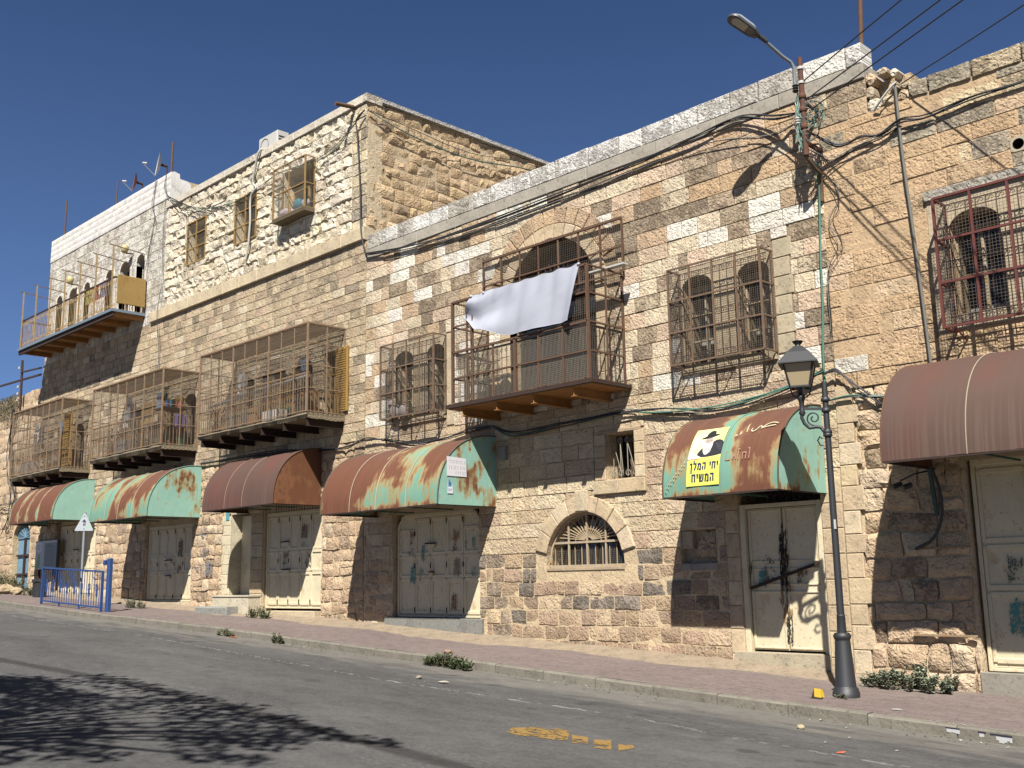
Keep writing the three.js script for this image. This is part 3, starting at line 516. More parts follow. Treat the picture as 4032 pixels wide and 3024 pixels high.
// ---------------------------------------------------------------- building with the big arch and the cloth (right of the middle)
const BC = thing('stone_building', 'low building of mixed cream, pink and grey ashlar around a large arched balcony door', 'building', [-13, .5, 0]);
{
  const f = RNG(301), mortarU = ss(176, 148, 112), mortarL = ss(226, 198, 152);
  const wA = [[-9.775, 5.2, .295, 6.48, .65], [-8.705, 5.2, .285, 6.48, .65]], wB = [[-17.37, 5.22, .31, 6.46, .65], [-16.33, 5.22, .28, 6.46, .65]], arch = [-13.05, 5.03, 1.1, 7.0, 1], low = [-12.41, 2.0, .9, 2.06, 1];
  const slabA = [-10.12, -8.36, 5.1, 6.82], slabB = [-17.74, -16.02, 5.12, 6.84], small = [-11.82, -11.2, 3.48, 4.26], d6 = [-9.22, -7.82, .45, 3.10], d4 = [-17.75, -15.08, .75, 3.34], niche = [-10.33, -9.65, 1.93, 2.54];
  part(BC, 'wall', wallBody(-7.46, -6.62, 8.42, 9.0, [], -.012, -.45, mortarU), M.mortar); part(BC, 'wall', wallBody(-18.74, -7.46, 4.86, 9.0, [...wA, ...wB, arch], -.016, -.45, mortarU), M.mortar);
  part(BC, 'wall', wallBody(-18.74, -7.46, -.2, 4.86, [small, d6, d4, niche, low], -.014, -.45, mortarL), M.mortar);
  shell(BC, -18.74, -7.46, -.2, 9.1, -.46, -7);
  const rect = a => [a[0] - a[2], a[0] + a[2], a[1], a[3]];
  const upHoles = [slabA, slabB, [-8.37, -8.04, 5.1, 6.93], [-16.03, -15.77, 4.88, 6.82], rect(arch), [arch[0], arch[3], 1.66]];
  const U = courses({ x0: -18.74, x1: -7.42, y0: 4.86, y1: 9.0, h: [.255, .298], w: [.28, .66], joint: .008, pal: (g, x, y) => { const t = PAL.cUpper(g); if (x > -11.2 && y > 7.9 && t.c[0] > .5) return PAL.dUp(g); return t; }, holes: upHoles, bevel: .008, uneven: .012, seg: .3, jit: .004, run: 1 }, f);
  // paler, larger blocks below, rough brown ones with wide pale joints at the foot
  const lowHoles = [[-12.1, -10.97, 3.22, 4.32], d6, d4, niche, [low[0] - .95, low[0] + .95, 2.0, 2.3], [low[0], 2.06, 1.16], [-17.95, -14.9, .3, 1.1], [-9.45, -9.2, .3, 3.1], [-7.86, -7.5, .3, 3.1]];
  const Md = courses({ x0: -18.74, x1: -7.46, y0: 2.28, y1: 4.86, h: [.235, .285], w: [.34, .84], joint: .010, pal: PAL.cMid, holes: lowHoles, bevel: .006, uneven: .010, seg: .2, jit: .006, run: 1 }, f);
  const Lo = courses({ x0: -15.1, x1: -7.46, y0: -.02, y1: 2.28, h: [.235, .27], w: [.28, .6], joint: .018, pal: (g, x, y) => { const t = PAL.cLow(g); for (const [a, b, c, d] of [[-13.9, -13.2, 1.7, 2.0], [-12.95, -12.5, 1.7, 2.0], [-12.65, -12.2, 1.15, 1.52], [-11.1, -10.36, 1.4, 1.8], [-14.0, -13.55, 1.4, 1.72], [-11, -10.55, 1.95, 2.22]]) if (x > a && x < b && y > c && y < d) return { c: ss(142, 128, 110), m: 'oldStone' }; return t; }, holes: lowHoles, bevel: .010, uneven: .014, grid: .1, jit: .008, rough: .016, round: .004, warp: .03, run: 1, deep: .04 }, f);
  const Rb = courses({ x0: -18.74, x1: -17.75, y0: -.02, y1: 2.28, h: [.22, .3], w: [.24, .5], joint: .014, pal: PAL.rubble, holes: lowHoles, bevel: .016, uneven: .02, grid: .09, jit: .008, rough: .03, pillow: .006, round: .006, warp: .07, run: 1 }, f);
  const Ex = courses({ x0: -7.42, x1: -6.62, y0: 8.44, y1: 9.0, h: [.272, .28], w: [.3, .5], joint: .01, pal: PAL.cUpper, bevel: .01, uneven: .012, seg: .3, jit: .006 }, f);
  lay(BC, [{ stones: [...U, ...Md, ...Lo, ...Rb, ...Ex], T: ID }], f);
  // parapet: pale grey cement band and a row of whitewashed blocks
  let x = -18.74; while (x < -6.62) { let w = Math.min(rr(.9, 1.6, f), -6.62 - x); if (-6.62 - x - w < .3) w = -6.62 - x; const g = new GB(); g.tint = toned(ss(188, 178, 160), rr(.94, 1.05, f)); g.uo = [rr(0, 9, f), 0]; g.cbox(x + .003, x + w - .003, 9.0, 9.235, -.45, .026, .012); part(BC, 'cement_band', g, M.cement); x += w; }
  x = -18.7; while (x < -6.66) { let w = Math.min(rr(.42, .85, f), -6.64 - x); if (-6.64 - x - w < .25) w = -6.64 - x; const tp = 9.575 + .05 * (noise2(x * .35, 0, 4) - .3) + rr(-.012, .012, f); const s = { p: [[x, 9.235], [x + w, 9.235], [x + w, tp + rr(-.008, .008, f)], [x, tp]], tone: PAL.cTop(f), o: { joint: .008, bevel: .014, proud: .02, uneven: .012, seg: .14, jit: .008, rough: .01, deep: .34 } }; const g = new GB(); stoneInto(g, s, ID, f); g.tint = s.tone.c; g.quad([x + .02, tp - .012, .012], [x + w - .02, tp - .012, .012], [x + w - .02, tp - .012, -.34], [x + .02, tp - .012, -.34]); part(BC, 'parapet_stone', g, M[s.tone.m]); x += w; }
  // plastered surrounds of the two caged windows, arched heads cut out
  for (const [sl, ws] of [[slabA, wA], [slabB, wB]]) { part(BC, 'plaster_surround', wallBody(...sl, ws, .008, -.05, ss(212, 188, 148)), M.cement); for (const w of ws) { windowIn(BC, w[0] - w[2] - .02, w[0] + w[2] + .02, w[1] - .02, w[3] + .02, -.24, M.frame, 2, 3); windowIn(BC, w[0] - w[2] - .02, w[0] + w[2] + .02, w[3] + .03, w[3] + .28, -.24, M.frame, 3, 1); } const g = new GB(); g.tint = ss(212, 188, 148); g.cbox(sl[0], sl[1], sl[2] - .06, sl[2] + .03, -.05, .045); part(BC, 'window_sill', g, M.cement); }
  for (let k = 0; k < 6; k++) block(BC, 'plaster_strip', -8.34, -8.06 + .05 * (k % 2), 5.12 + k * .3, 5.41 + k * .3, .006, toned(ss(206, 188, 152), rr(.92, 1.04, f)), 'cement', -.05); block(BC, 'plaster_strip', -16.0, -15.78, 4.9, 6.8, .004, ss(212, 190, 152), 'cement', -.05);
  // big arch
  archRing(BC, 'arch_stone', -13.05, 7.0, 1.10, 1.37, .02, Math.PI - .02, 15, .018, PAL.jamb, f, 1, .4);
  archRing(BC, 'arch_stone', -13.05, 7.0, 1.38, 1.70, .34, Math.PI - .34, 13, .008, palette([[2, [222, 186, 140], 'stone'], [2, [206, 172, 130], 'stone'], [1, [170, 150, 118], 'oldStone']]), f, 1, .2);
  for (let y = 5.05; y < 6.95; y += .325) { block(BC, 'jamb_stone', -14.42, -14.15, y, y + .32, .012, PAL.jamb(f).c); block(BC, 'jamb_stone', -11.95, -11.68, y, y + .32, .012, PAL.jamb(f).c); }
  { const g = new GB(); for (let i = 0; i <= 16; i++) { const a = Math.PI * (.04 + .92 * i / 16); g.bar([-13.05, 7.03, -.26], [-13.05 + Math.cos(a) * 1.08, 7.0 + Math.sin(a) * 1.08, -.26], .009, 4); } for (const r of [.42, .8]) for (let i = 0; i < 20; i++) { const a = Math.PI * i / 20, b = Math.PI * (i + 1) / 20; g.bar([-13.05 + Math.cos(a) * r, 7 + Math.sin(a) * r, -.26], [-13.05 + Math.cos(b) * r, 7 + Math.sin(b) * r, -.26], .009, 4); } const fan = part(BC, 'fanlight_grille', g, M.darkRust);
    const p = new GB(); p.quad([-14.15, 7.0, -.3], [-11.95, 7.0, -.3], [-11.95, 8.1, -.3], [-14.15, 8.1, -.3]); part(fan, 'pane', p, M.glass); const t = new GB(); t.cbox(-14.15, -11.95, 6.95, 7.05, -.34, -.2); part(BC, 'transom', t, M.darkRust);
    for (let i = 0; i < 4; i++) { const a = -14.13 + i * .545; const d = new GB(); d.cbox(a + .01, a + .535, 5.06, 6.94, -.32, -.26); const dd = part(BC, 'balcony_door_leaf', d, std(sc(52, 48, 44), .7, { map: doorMap })); const q = new GB(); q.quad([a + .09, 5.9, -.257], [a + .455, 5.9, -.257], [a + .455, 6.8, -.257], [a + .09, 6.8, -.257]); part(dd, 'pane', q, M.glass); } }
  // lower arched window with its iron sunburst
  archRing(BC, 'arch_stone', -12.41, 2.06, .90, 1.18, .22, Math.PI - .22, 8, .03, PAL.jamb, f, 1, .4);
  block(BC, 'keystone', -12.55, -12.25, 2.97, 3.33, .05, ss(222, 200, 160)); 
  { const cx = -12.41, cy = 2.06, z = -.1, g = new GB(), N = 20; for (let i = 0; i < N; i++) { const a = Math.PI * i / N, b = Math.PI * (i + 1) / N; g.bar([cx + Math.cos(a) * .875, cy + Math.sin(a) * .875, z], [cx + Math.cos(b) * .875, cy + Math.sin(b) * .875, z], .02, 4); } g.bar([cx - .875, 2.03, z], [cx + .875, 2.03, z], .022); for (const x of [-.43, 0, .43]) g.bar([cx + x, 2.03, z], [cx + x, cy + Math.sqrt(.875 ** 2 - x * x), z], .014); g.bar([cx - .79, 2.44, z], [cx + .79, 2.44, z], .018); g.bar([cx - .875, 2.03, z], [cx - .875, 2.1, z], .02); g.bar([cx + .875, 2.03, z], [cx + .875, 2.1, z], .02);
    const w = part(BC, 'arched_grille', g, std(sc(222, 206, 178), .75, { map: rustMap }));
    const s = new GB(); for (let i = 1; i < 18; i++) { const a = Math.PI * i / 18; s.bar([cx + Math.cos(a) * .08, 2.47 + Math.sin(a) * .05, z - .035], [cx + Math.cos(a) * .74, 2.47 + Math.sin(a) * .42, z - .035], .008, 4); } for (let i = 0; i < 12; i++) { const a = Math.PI * i / 12, b = Math.PI * (i + 1) / 12; s.bar([cx + Math.cos(a) * .3, 2.46 + Math.sin(a) * .21, z - .035], [cx + Math.cos(b) * .3, 2.46 + Math.sin(b) * .21, z - .035], .007, 4); } for (let x = -.8; x < .81; x += .16) s.bar([cx + x, 2.03, z - .035], [cx + x, 2.4, z - .035], .006, 4); part(w, 'sunburst_bars', s, std(sc(214, 190, 152), .8));
    const m = new GB(); for (let x = -.86; x < .87; x += .035) m.bar([cx + x, 2.03, z - .05], [cx + x, cy + Math.sqrt(.875 ** 2 - x * x) - .02, z - .05], .0013, 3, .0013, false); for (let y = 2.05; y < 2.93; y += .035) { const h = Math.sqrt(Math.max(0, .875 ** 2 - (y - cy) ** 2)); m.bar([cx - h, y, z - .05], [cx + h, y, z - .05], .0013, 3, .0013, false); } part(w, 'wire_mesh', m, M.wire);
    windowIn(BC, cx - .9, cx + .9, 2.0, 2.95, -.36, M.darkRust, 4, 2); const sl = new GB(); sl.tint = ss(196, 170, 132); sl.cbox(cx - .9, cx + .9, 1.95, 2.005, -.4, .004); part(BC, 'window_sill', sl, M.cement); }
  // small barred window
  { for (let k = 0; k < 4; k++) { const y = 3.47 + k * .2; block(BC, 'jamb_stone', -12.08, -11.83, y, y + .195, .03, PAL.jamb(f).c); block(BC, 'jamb_stone', -11.19, -10.98, y, y + .195, .03, PAL.jamb(f).c); } block(BC, 'lintel_stone', -12.0, -11.05, 4.265, 4.33, .02, ss(190, 164, 128)); block(BC, 'window_sill', -12.10, -11.55, 3.23, 3.462, .055, ss(214, 190, 148)); block(BC, 'window_sill', -11.545, -10.97, 3.23, 3.462, .055, ss(224, 196, 150));
    windowIn(BC, -11.84, -11.18, 3.47, 4.27, -.3, M.oldPaintBar, 2, 1); const g = new GB(), z = -.12; for (let i = 0; i < 4; i++) { const x = -11.76 + i * .155; g.bar([x, 3.52, z], [x, 4.2, z], .008, 6); if (i % 2 === 0) { g.bar([x, 4.12, z], [x + .155, 3.6, z], .007, 6); g.bar([x + .155, 4.12, z], [x + .2, 3.6, z], .007, 6); } for (const y of [3.58, 4.14]) { const pts = []; for (let a = 0; a <= 10; a++) pts.push([x + .05 * Math.cos(a * .62), y + .045 * Math.sin(a * .62), z]); g.tube(pts, .007, 5); } } part(BC, 'scroll_grille', g, std(sc(186, 178, 158), .7)); }
  // shop doors
  const s4 = shutterDoor(BC, -17.70, -15.12, 1.10, 3.15, -.14, 5, f, .22);
  handleSlot(s4, -16.63, 2.52, -.11, .24); handleSlot(s4, -16.6, 1.95, -.11, .06);
  for (const a of [[-17.32, -17.1, 1.72, 2.18, 0], [-17.02, -16.9, 1.75, 2.15, 1], [-16.95, -16.83, 2.15, 2.6, 0], [-15.62, -15.54, 2.42, 2.62, 1], [-15.42, -15.32, 2.42, 2.68, 0], [-15.46, -15.26, 1.85, 2.14, 2]]) smear(s4, 'paint_smear', ...a.slice(0, 4), -.1085, [74, 150, 148], a[4]);
  for (const a of [[-15.98, -15.74, 1.85, 2.3, 0], [-17.4, -17.12, 2.3, 2.55, 2]]) smear(s4, 'paint_smear', ...a.slice(0, 4), -.108, [150, 140, 118], a[4]); for (const a of [[-16.0, -15.76, 2.3, 2.9, 1], [-16.05, -15.85, 1.2, 1.6, 0], [-17.34, -17.14, 2.5, 2.9, 1]]) smear(s4, 'rust_stain', ...a.slice(0, 4), -.109, [142, 94, 52], a[4]);
  { const g = new GB(); g.tint = ss(224, 202, 162); g.box(-17.75, -15.08, 3.19, 3.34, -.3, -.1); part(BC, 'door_soffit', g, M.cement); const h = new GB(); h.tint = ss(168, 166, 156, .45); h.cbox(-17.95, -16.35, .4, 1.09, -.2, .05); h.cbox(-16.34, -14.98, .4, 1.09, -.2, .055); part(BC, 'cement_threshold', h, M.cement); }
  // door below the poster: two burnt steel leaves with a welded bar
  { const fr = new GB(), z = -.1; fr.cbox(-9.22, -9.13, .68, 2.88, -.2, -.02); fr.cbox(-7.91, -7.82, .68, 2.88, -.2, -.02); fr.cbox(-9.13, -7.91, 2.82, 2.88, -.2, -.022); const d = part(BC, 'steel_door', fr, M.doorPaint);
    for (const [a, b] of [[-9.12, -8.53], [-8.51, -7.92]]) { const g = new GB(); g.box(a, b, .72, 2.81, z - .03, z); part(d, 'leaf', g, M.doorPaint); for (const [p, q] of [[.74, 1.58], [1.66, 1.92], [2.0, 2.79]]) { const h = new GB(); h.cbox(a + .005, a + .05, p, q, z, z + .02); h.cbox(b - .05, b - .005, p, q, z, z + .02); h.cbox(a + .05, b - .05, p, p + .03, z, z + .019); h.cbox(a + .05, b - .05, q - .03, q, z, z + .019); part(d, 'panel_frame', h, M.doorPaint); } }
    const b = new GB(); b.bar([-9.1, 1.62, z + .045], [-7.93, 1.98, z + .045], .02); part(d, 'welded_bar', b, M.darkRust);
    smear(d, 'scorch_mark', -8.62, -8.43, 1.45, 2.62, z + .024, [16, 13, 11], 0); smear(d, 'scorch_mark', -8.60, -8.46, 1.5, 2.4, z + .0255, [12, 10, 9], 1); smear(d, 'scorch_mark', -8.56, -8.42, .74, 1.3, z + .024, [24, 18, 14], 0); smear(d, 'scorch_mark', -9.2, -9.06, 1.5, 2.1, z + .025, [34, 25, 19], 1); smear(d, 'paint_smear', -9.0, -8.8, 1.6, 1.93, z + .0235, [74, 150, 148], 0); smear(d, 'scribble', -8.95, -8.62, 1.62, 2.2, z + .0238, [120, 116, 106], 2); smear(d, 'paint_smear', -8.36, -8.12, 1.66, 1.92, z + .0238, [110, 82, 66], 1); smear(d, 'rust_stain', -8.66, -8.38, .8, 2.7, z + .0225, [150, 116, 72], 2);
    const l = new GB(); l.tint = [1, 1, 1]; for (let x = -9.15; x < -7.88; x += .115) for (let r = 0; r < 2; r++) { const y = 2.95 + r * .1, c = x + (r % 2) * .057; const q = [[-.05, 0], [-.025, .045], [.025, .045], [.05, 0], [.025, -.045], [-.025, -.045]]; for (let i = 0; i < 6; i++) { const A = q[i], B = q[(i + 1) % 6]; l.bar([c + A[0], y + A[1], -.09], [c + B[0], y + B[1], -.09], .006, 4); } } part(BC, 'transom_lattice', l, M.darkRust);
    for (let k = 0; k < 8; k++) { const y = .3 + k * .36; block(BC, 'jamb_stone', -9.46, -9.23, y, y + .352, .006, PAL.jamb(f).c); block(BC, 'jamb_stone', -7.81, -7.48, y, y + .352, .012, PAL.jamb(f).c); }
    const t = new GB(); t.tint = ss(206, 190, 156, .55); t.cbox(-9.4, -7.8, .1, .69, -.2, .04); part(BC, 'door_sill', t, M.cement); }
  { const g = new GB(); g.tint = ss(206, 178, 138); g.quad([-10.33, 1.93, -.13], [-9.65, 1.93, -.13], [-9.65, 2.54, -.13], [-10.33, 2.54, -.13]); part(BC, 'niche_back', g, M.rockStone); block(BC, 'niche_sill', -10.34, -9.64, 1.90, 2.02, .006, ss(176, 166, 152)); block(BC, 'niche_stone', -10.33, -10.12, 2.25, 2.53, -.03, ss(206, 182, 144)); const s = { p: [[-10.12, 2.1], [-9.66, 2.08], [-9.66, 2.53], [-9.98, 2.54]], tone: { c: ss(204, 178, 140), m: 'rockStone' }, o: { rough: .05, pillow: .02, proud: -.06, bevel: .02, seg: .08, jit: .02, deep: .14 } }; const q = new GB(); stoneInto(q, s, ID, f); part(BC, 'niche_stone', q, M.rockStone); }
}
// ---------------------------------------------------------------- tall building with the rusticated upper storey
const BB = thing('stone_building', 'tall building with rock-faced upper storey and drafted string course', 'building', [-24, .9, 0]);
{
  const f = RNG(402), mort = ss(196, 168, 128), mortL = ss(228, 202, 158);
  const d3 = [-22.82, -20.36, 1.1, 3.75], dS = [-24.3, -23.38, 1.5, 3.55], d2 = [-29.02, -26.38, 1.2, 3.66], vent = [-24.28, -23.9, 4.35, 5.0];
  const mid = [[-22.55, -21.85, 5.7, 6.95], [-20.35, -19.8, 5.6, 7.1], [-28.3, -27.5, 5.65, 7.0]], midArch = [[-21.2, 5.6, .38, 6.75, 1], [-23.75, 5.6, .33, 6.8, .7], [-26.75, 5.6, .33, 6.8, .7]];
  const up = [[-27.28, -26.18, 10.8, 12.05], [-24.63, -23.52, 10.77, 12.05], [-22.25, -20.85, 10.78, 12.1]];
  part(BB, 'wall', wallBody(-29.3, -18.76, .3, 5.2, [d3, dS, d2, vent], -.032, -.45, mortL), M.mortar);
  part(BB, 'wall', wallBody(-29.3, -18.76, 5.2, 9.48, [...mid, ...midArch], -.013, -.45, mort), M.mortar);
  part(BB, 'wall', wallBody(-28.6, -18.76, 9.48, 12.86, up, -.03, -.45, ss(222, 200, 160)), M.mortar);
  shell(BB, -29.3, -18.76, .3, 9.6, -.46, -9); shell(BB, -28.6, -18.78, 9.5, 12.9, -.46, -9);
  const ah = midArch.flatMap(a => [[a[0] - a[2], a[0] + a[2], a[1], a[3]], [a[0], a[3], a[2] + .02]]);
  const U = courses({ x0: -28.58, x1: -19.32, y0: 9.82, y1: 12.86, h: [.27, .282], w: [.42, .8], joint: .012, pal: PAL.bUp, holes: up, bevel: .002, uneven: .006, grid: .075, margin: .028, jit: .002, rough: .055, pits: 1.1, pillow: .014, run: 1 }, f);
  const Q = courses({ x0: -19.32, x1: -18.76, y0: 9.5, y1: 12.86, h: [.27, .282], w: [.3, .56], joint: .01, pal: palette([[3, [224, 204, 166], 'oldStone'], [2, [236, 214, 172], 'stone'], [1, [176, 160, 132], 'oldStone']]), bevel: .01, uneven: .015, seg: .2, jit: .006 }, f);
  const Md = courses({ x0: -29.3, x1: -18.76, y0: 4.9, y1: 9.48, h: [.196, .238], w: [.25, .58], joint: .009, pal: PAL.bLow, holes: [...mid, ...ah], bevel: .007, uneven: .009, seg: .3, jit: .005, run: 1 }, f);
  const holesL = [[d3[0] - .02, d3[1] + .02, .3, d3[3]], [-24.74, -22.8, .8, 3.75], [d2[0] - .02, d2[1] + .02, .3, d2[3]], vent];
  const Lo = courses({ x0: -29.3, x1: -18.76, y0: .3, y1: 4.9, h: [.22, .31], w: [.24, .56], joint: .014, pal: PAL.rubble, holes: holesL, bevel: .018, uneven: .022, grid: .09, jit: .008, rough: .034, pillow: .006, round: .006, warp: .075, run: 1, split: .08 }, f);
  const T = (x, y, z) => [-18.76 + z, y, -x];
  const side = courses({ x0: .02, x1: 8.9, y0: 9.2, y1: 12.95, h: [.25, .34], w: [.26, .6], joint: .014, pal: PAL.side, bevel: .02, uneven: .025, grid: .09, jit: .009, rough: .05, pillow: .008, round: .006, warp: .08, run: 1, deep: .05 }, f);
  lay(BB, [{ stones: [...U, ...Q, ...Md, ...Lo], T: ID }, { stones: side, T }], f);
  // string course, cornice, edging of the roof
  let x = -29.28; while (x < -18.8) { const w = Math.min(rr(.8, 1.4, f), -18.74 - x); const g = new GB(); g.tint = toned(ss(226, 204, 162), rr(.94, 1.05, f)); g.uo = [rr(0, 9, f), 0]; g.cbox(x + .003, x + w - .003, 9.50, 9.81, -.2, .085, .014); part(BB, 'string_course', g, M.smoothStone); x += w; }
  x = -28.58; while (x < -18.72) { const w = Math.min(rr(.55, 1.1, f), -18.70 - x); const g = new GB(); const t = PAL.cTop(f); g.tint = toned(ss(232, 220, 196), rr(.84, 1.05, f)); g.uo = [rr(0, 9, f), 0]; g.cbox(x + .003, x + w - .003, 12.865, 13.07, -.4, .06, .012); g.quad([x, 13.066, .05], [x + w, 13.066, .05], [x + w, 13.066, -.4], [x, 13.066, -.4]); part(BB, 'cornice_stone', g, M[f() < .4 ? 'oldStone' : 'smoothStone']); x += w; }
  { let z = -.4; while (z > -8.9) { const w = rr(.7, 1.3, f), g = new GB(); g.tint = toned(ss(206, 202, 196), rr(.85, 1.05, f)); g.box(-19.1, -18.68, 12.95, 13.04 + rr(-.01, .02, f), z - w + .005, z); part(BB, 'roof_edge_slab', g, M.oldStone); z -= w; } }
  // upper windows: yellowish frames, wire in front
  const yel = std(sc(196, 162, 96), .7, { map: rustMap });
  for (const [a, b, c, d] of up) { windowIn(BB, a, b, c, d, -.30, yel, 2, 3); }
  for (const [a, b, c, d] of up.slice(0, 2)) { const g = new GB(), z = .01; for (const q of [a + .015, b - .015, (a + b) / 2]) g.bar([q, c, z], [q, d, z], .016); for (const q of [c + .01, c + (d - c) * .36, c + (d - c) * .68, d - .01]) g.bar([a, q, z], [b, q, z], .014); const gr = part(BB, 'window_bars', g, yel); const m = new GB(); for (let q = a + .05; q < b; q += .05) m.bar([q, c, z - .012], [q, d, z - .012], .0016, 3, .0016, false); for (let q = c + .05; q < d; q += .05) m.bar([a, q, z - .012], [b, q, z - .012], .0016, 3, .0016, false); part(gr, 'wire_mesh', m, M.wire); }
  // windows and yellow shutters behind the cages
  const yShut = std(sc(206, 162, 80), .75, { map: doorMap });
  for (const [a, b, c, d] of mid) windowIn(BB, a, b, c, d, -.2, yShut, 2, 3);
  for (const q of midArch) windowIn(BB, q[0] - q[2], q[0] + q[2], q[1], q[3] + q[2] * q[4], -.24, M.darkRust, 2, 2);
  for (const [x0, x1, y0, y1] of [[-19.82, -19.34, 5.62, 7.12], [-22.95, -22.56, 5.7, 6.95], [-21.84, -21.5, 5.7, 6.95], [-28.75, -28.32, 5.65, 7.0], [-27.48, -27.1, 5.65, 7.0]]) { const g = new GB(); g.cbox(x0, x1, y0, y1, .02, .06); for (let y = y0 + .06; y < y1 - .05; y += .055) g.bar([x0 + .05, y, .064], [x1 - .05, y, .064], .009); part(BB, 'window_shutter', g, yShut); }
  const s3 = shutterDoor(BB, -22.78, -20.40, 1.24, 3.47, -.13, 5, f); handleSlot(s3, -21.95, 2.75, -.1, .28); handleSlot(s3, -21.9, 2.1, -.1, .26);
  smear(s3, 'paint_smear', -21.32, -21.08, 2.66, 2.8, -.094, [74, 150, 148], 2); smear(s3, 'dirt_patch', -21.34, -21.02, 2.8, 3.2, -.0945, [120, 104, 78], 0); smear(s3, 'dirt_patch', -22.1, -21.8, 2.2, 2.62, -.0945, [110, 98, 78], 1); smear(s3, 'dirt_patch', -21.2, -20.8, 2.1, 2.6, -.0945, [104, 100, 88], 2);
  { const g = new GB(); g.tint = ss(224, 202, 162); g.box(-22.82, -20.36, 3.52, 3.75, -.3, -.1); part(BB, 'door_soffit', g, M.cement); const v = new GB(); for (let q = -22.4; q < -20.5; q += .11) v.bar([q, 3.5, -.1], [q, 3.74, -.1], .009, 5); part(BB, 'transom_bars', v, M.darkRust); block(BB, 'door_threshold', -22.4, -20.4, .85, 1.19, .12, ss(222, 200, 160)); }
  // side entrance: pale stone jamb, recessed cream door, two steps
  for (let k = 0; k < 9; k++) { const y = 1.33 + k * .245; block(BB, 'jamb_stone', -24.72 + (k % 2) * .06, -24.30, y, y + .24, .035, ss(236, 220, 178)); } block(BB, 'lintel_stone', -24.3, -22.85, 3.55, 3.76, .03, ss(230, 210, 168));
  for (let k = 0; k < 8; k++) { const y = 1.3 + k * .29; block(BB, 'pier_stone', -23.37, -22.84, y, y + .284, .0 + .006 * (k % 2), PAL.jamb(f).c.map(v => v * .9)); }
  { const g = new GB(); g.cbox(-24.28, -23.40, 1.52, 3.53, -.36, -.28); const d = part(BB, 'entrance_door', g, M.doorPaint); const p = new GB(); p.cbox(-23.62, -23.5, 2.0, 3.3, -.28, -.262); part(d, 'grille_panel', p, M.dark); const b = new GB(); for (let y = 2.03; y < 3.3; y += .06) b.bar([-23.63, y, -.255], [-23.49, y + .03, -.255], .006); part(d, 'grille_bars', b, M.white); const w = new GB(); w.tint = ss(236, 222, 186); w.quad([-24.295, 1.5, -.36], [-24.295, 1.5, .0], [-24.295, 3.55, .0], [-24.295, 3.55, -.36]); part(BB, 'door_reveal', w, M.cement); }
  { const g = new GB(); g.tint = ss(222, 208, 176); g.cbox(-24.55, -22.86, 1.0, 1.52, -.3, .34, .012); g.box(-24.57, -22.84, 1.52, 1.555, -.3, .36); part(BB, 'entrance_step', g, M.cement); const h = new GB(); h.tint = ss(180, 180, 170, .45); h.cbox(-24.85, -23.3, .85, 1.29, -.2, .66, .03); part(BB, 'entrance_step', h, M.cement); }
  const s2 = shutterDoor(BB, -28.98, -26.42, 1.39, 3.42, -.12, 5, f); handleSlot(s2, -27.75, 2.46, -.09, .3); handleSlot(s2, -27.75, 2.04, -.09, .2); smear(s2, 'rust_stain', -27.3, -26.95, 2.5, 3.1, -.085, [120, 96, 66], 0); smear(s2, 'rust_stain', -27.3, -27.0, 2.1, 2.4, -.085, [140, 100, 64], 1);
  { const g = new GB(); g.tint = ss(224, 202, 162); g.box(-29.02, -26.38, 3.46, 3.66, -.3, -.08); part(BB, 'door_soffit', g, M.cement); const g2 = new GB(); g2.tint = g.tint; g2.cbox(-29.02, -26.38, .9, 1.385, -.3, -.0); part(BB, 'door_threshold', g2, M.cement); windowIn(BB, -24.28, -23.9, 4.35, 5.0, -.2, M.darkRust, 2, 2); }
  for (const a of [[-25.75, -25.3, 2.45, 2.85, 1], [-25.55, -25.1, 2.0, 2.45, 0], [-26.1, -25.6, 2.15, 2.4, 2], [-25.9, -25.4, 3.0, 3.4, 2]]) smear(BB, 'blue_spray_mark', ...a.slice(0, 4), .045, [128, 130, 136], a[4]);
  { const g = new GB(); g.tint = [1, 1, 1]; g.cbox(-24.52, -24.36, 3.42, 3.7, .035, .05); part(BB, 'house_number_plate', g, std(sc(110, 186, 196), .5)); }
}
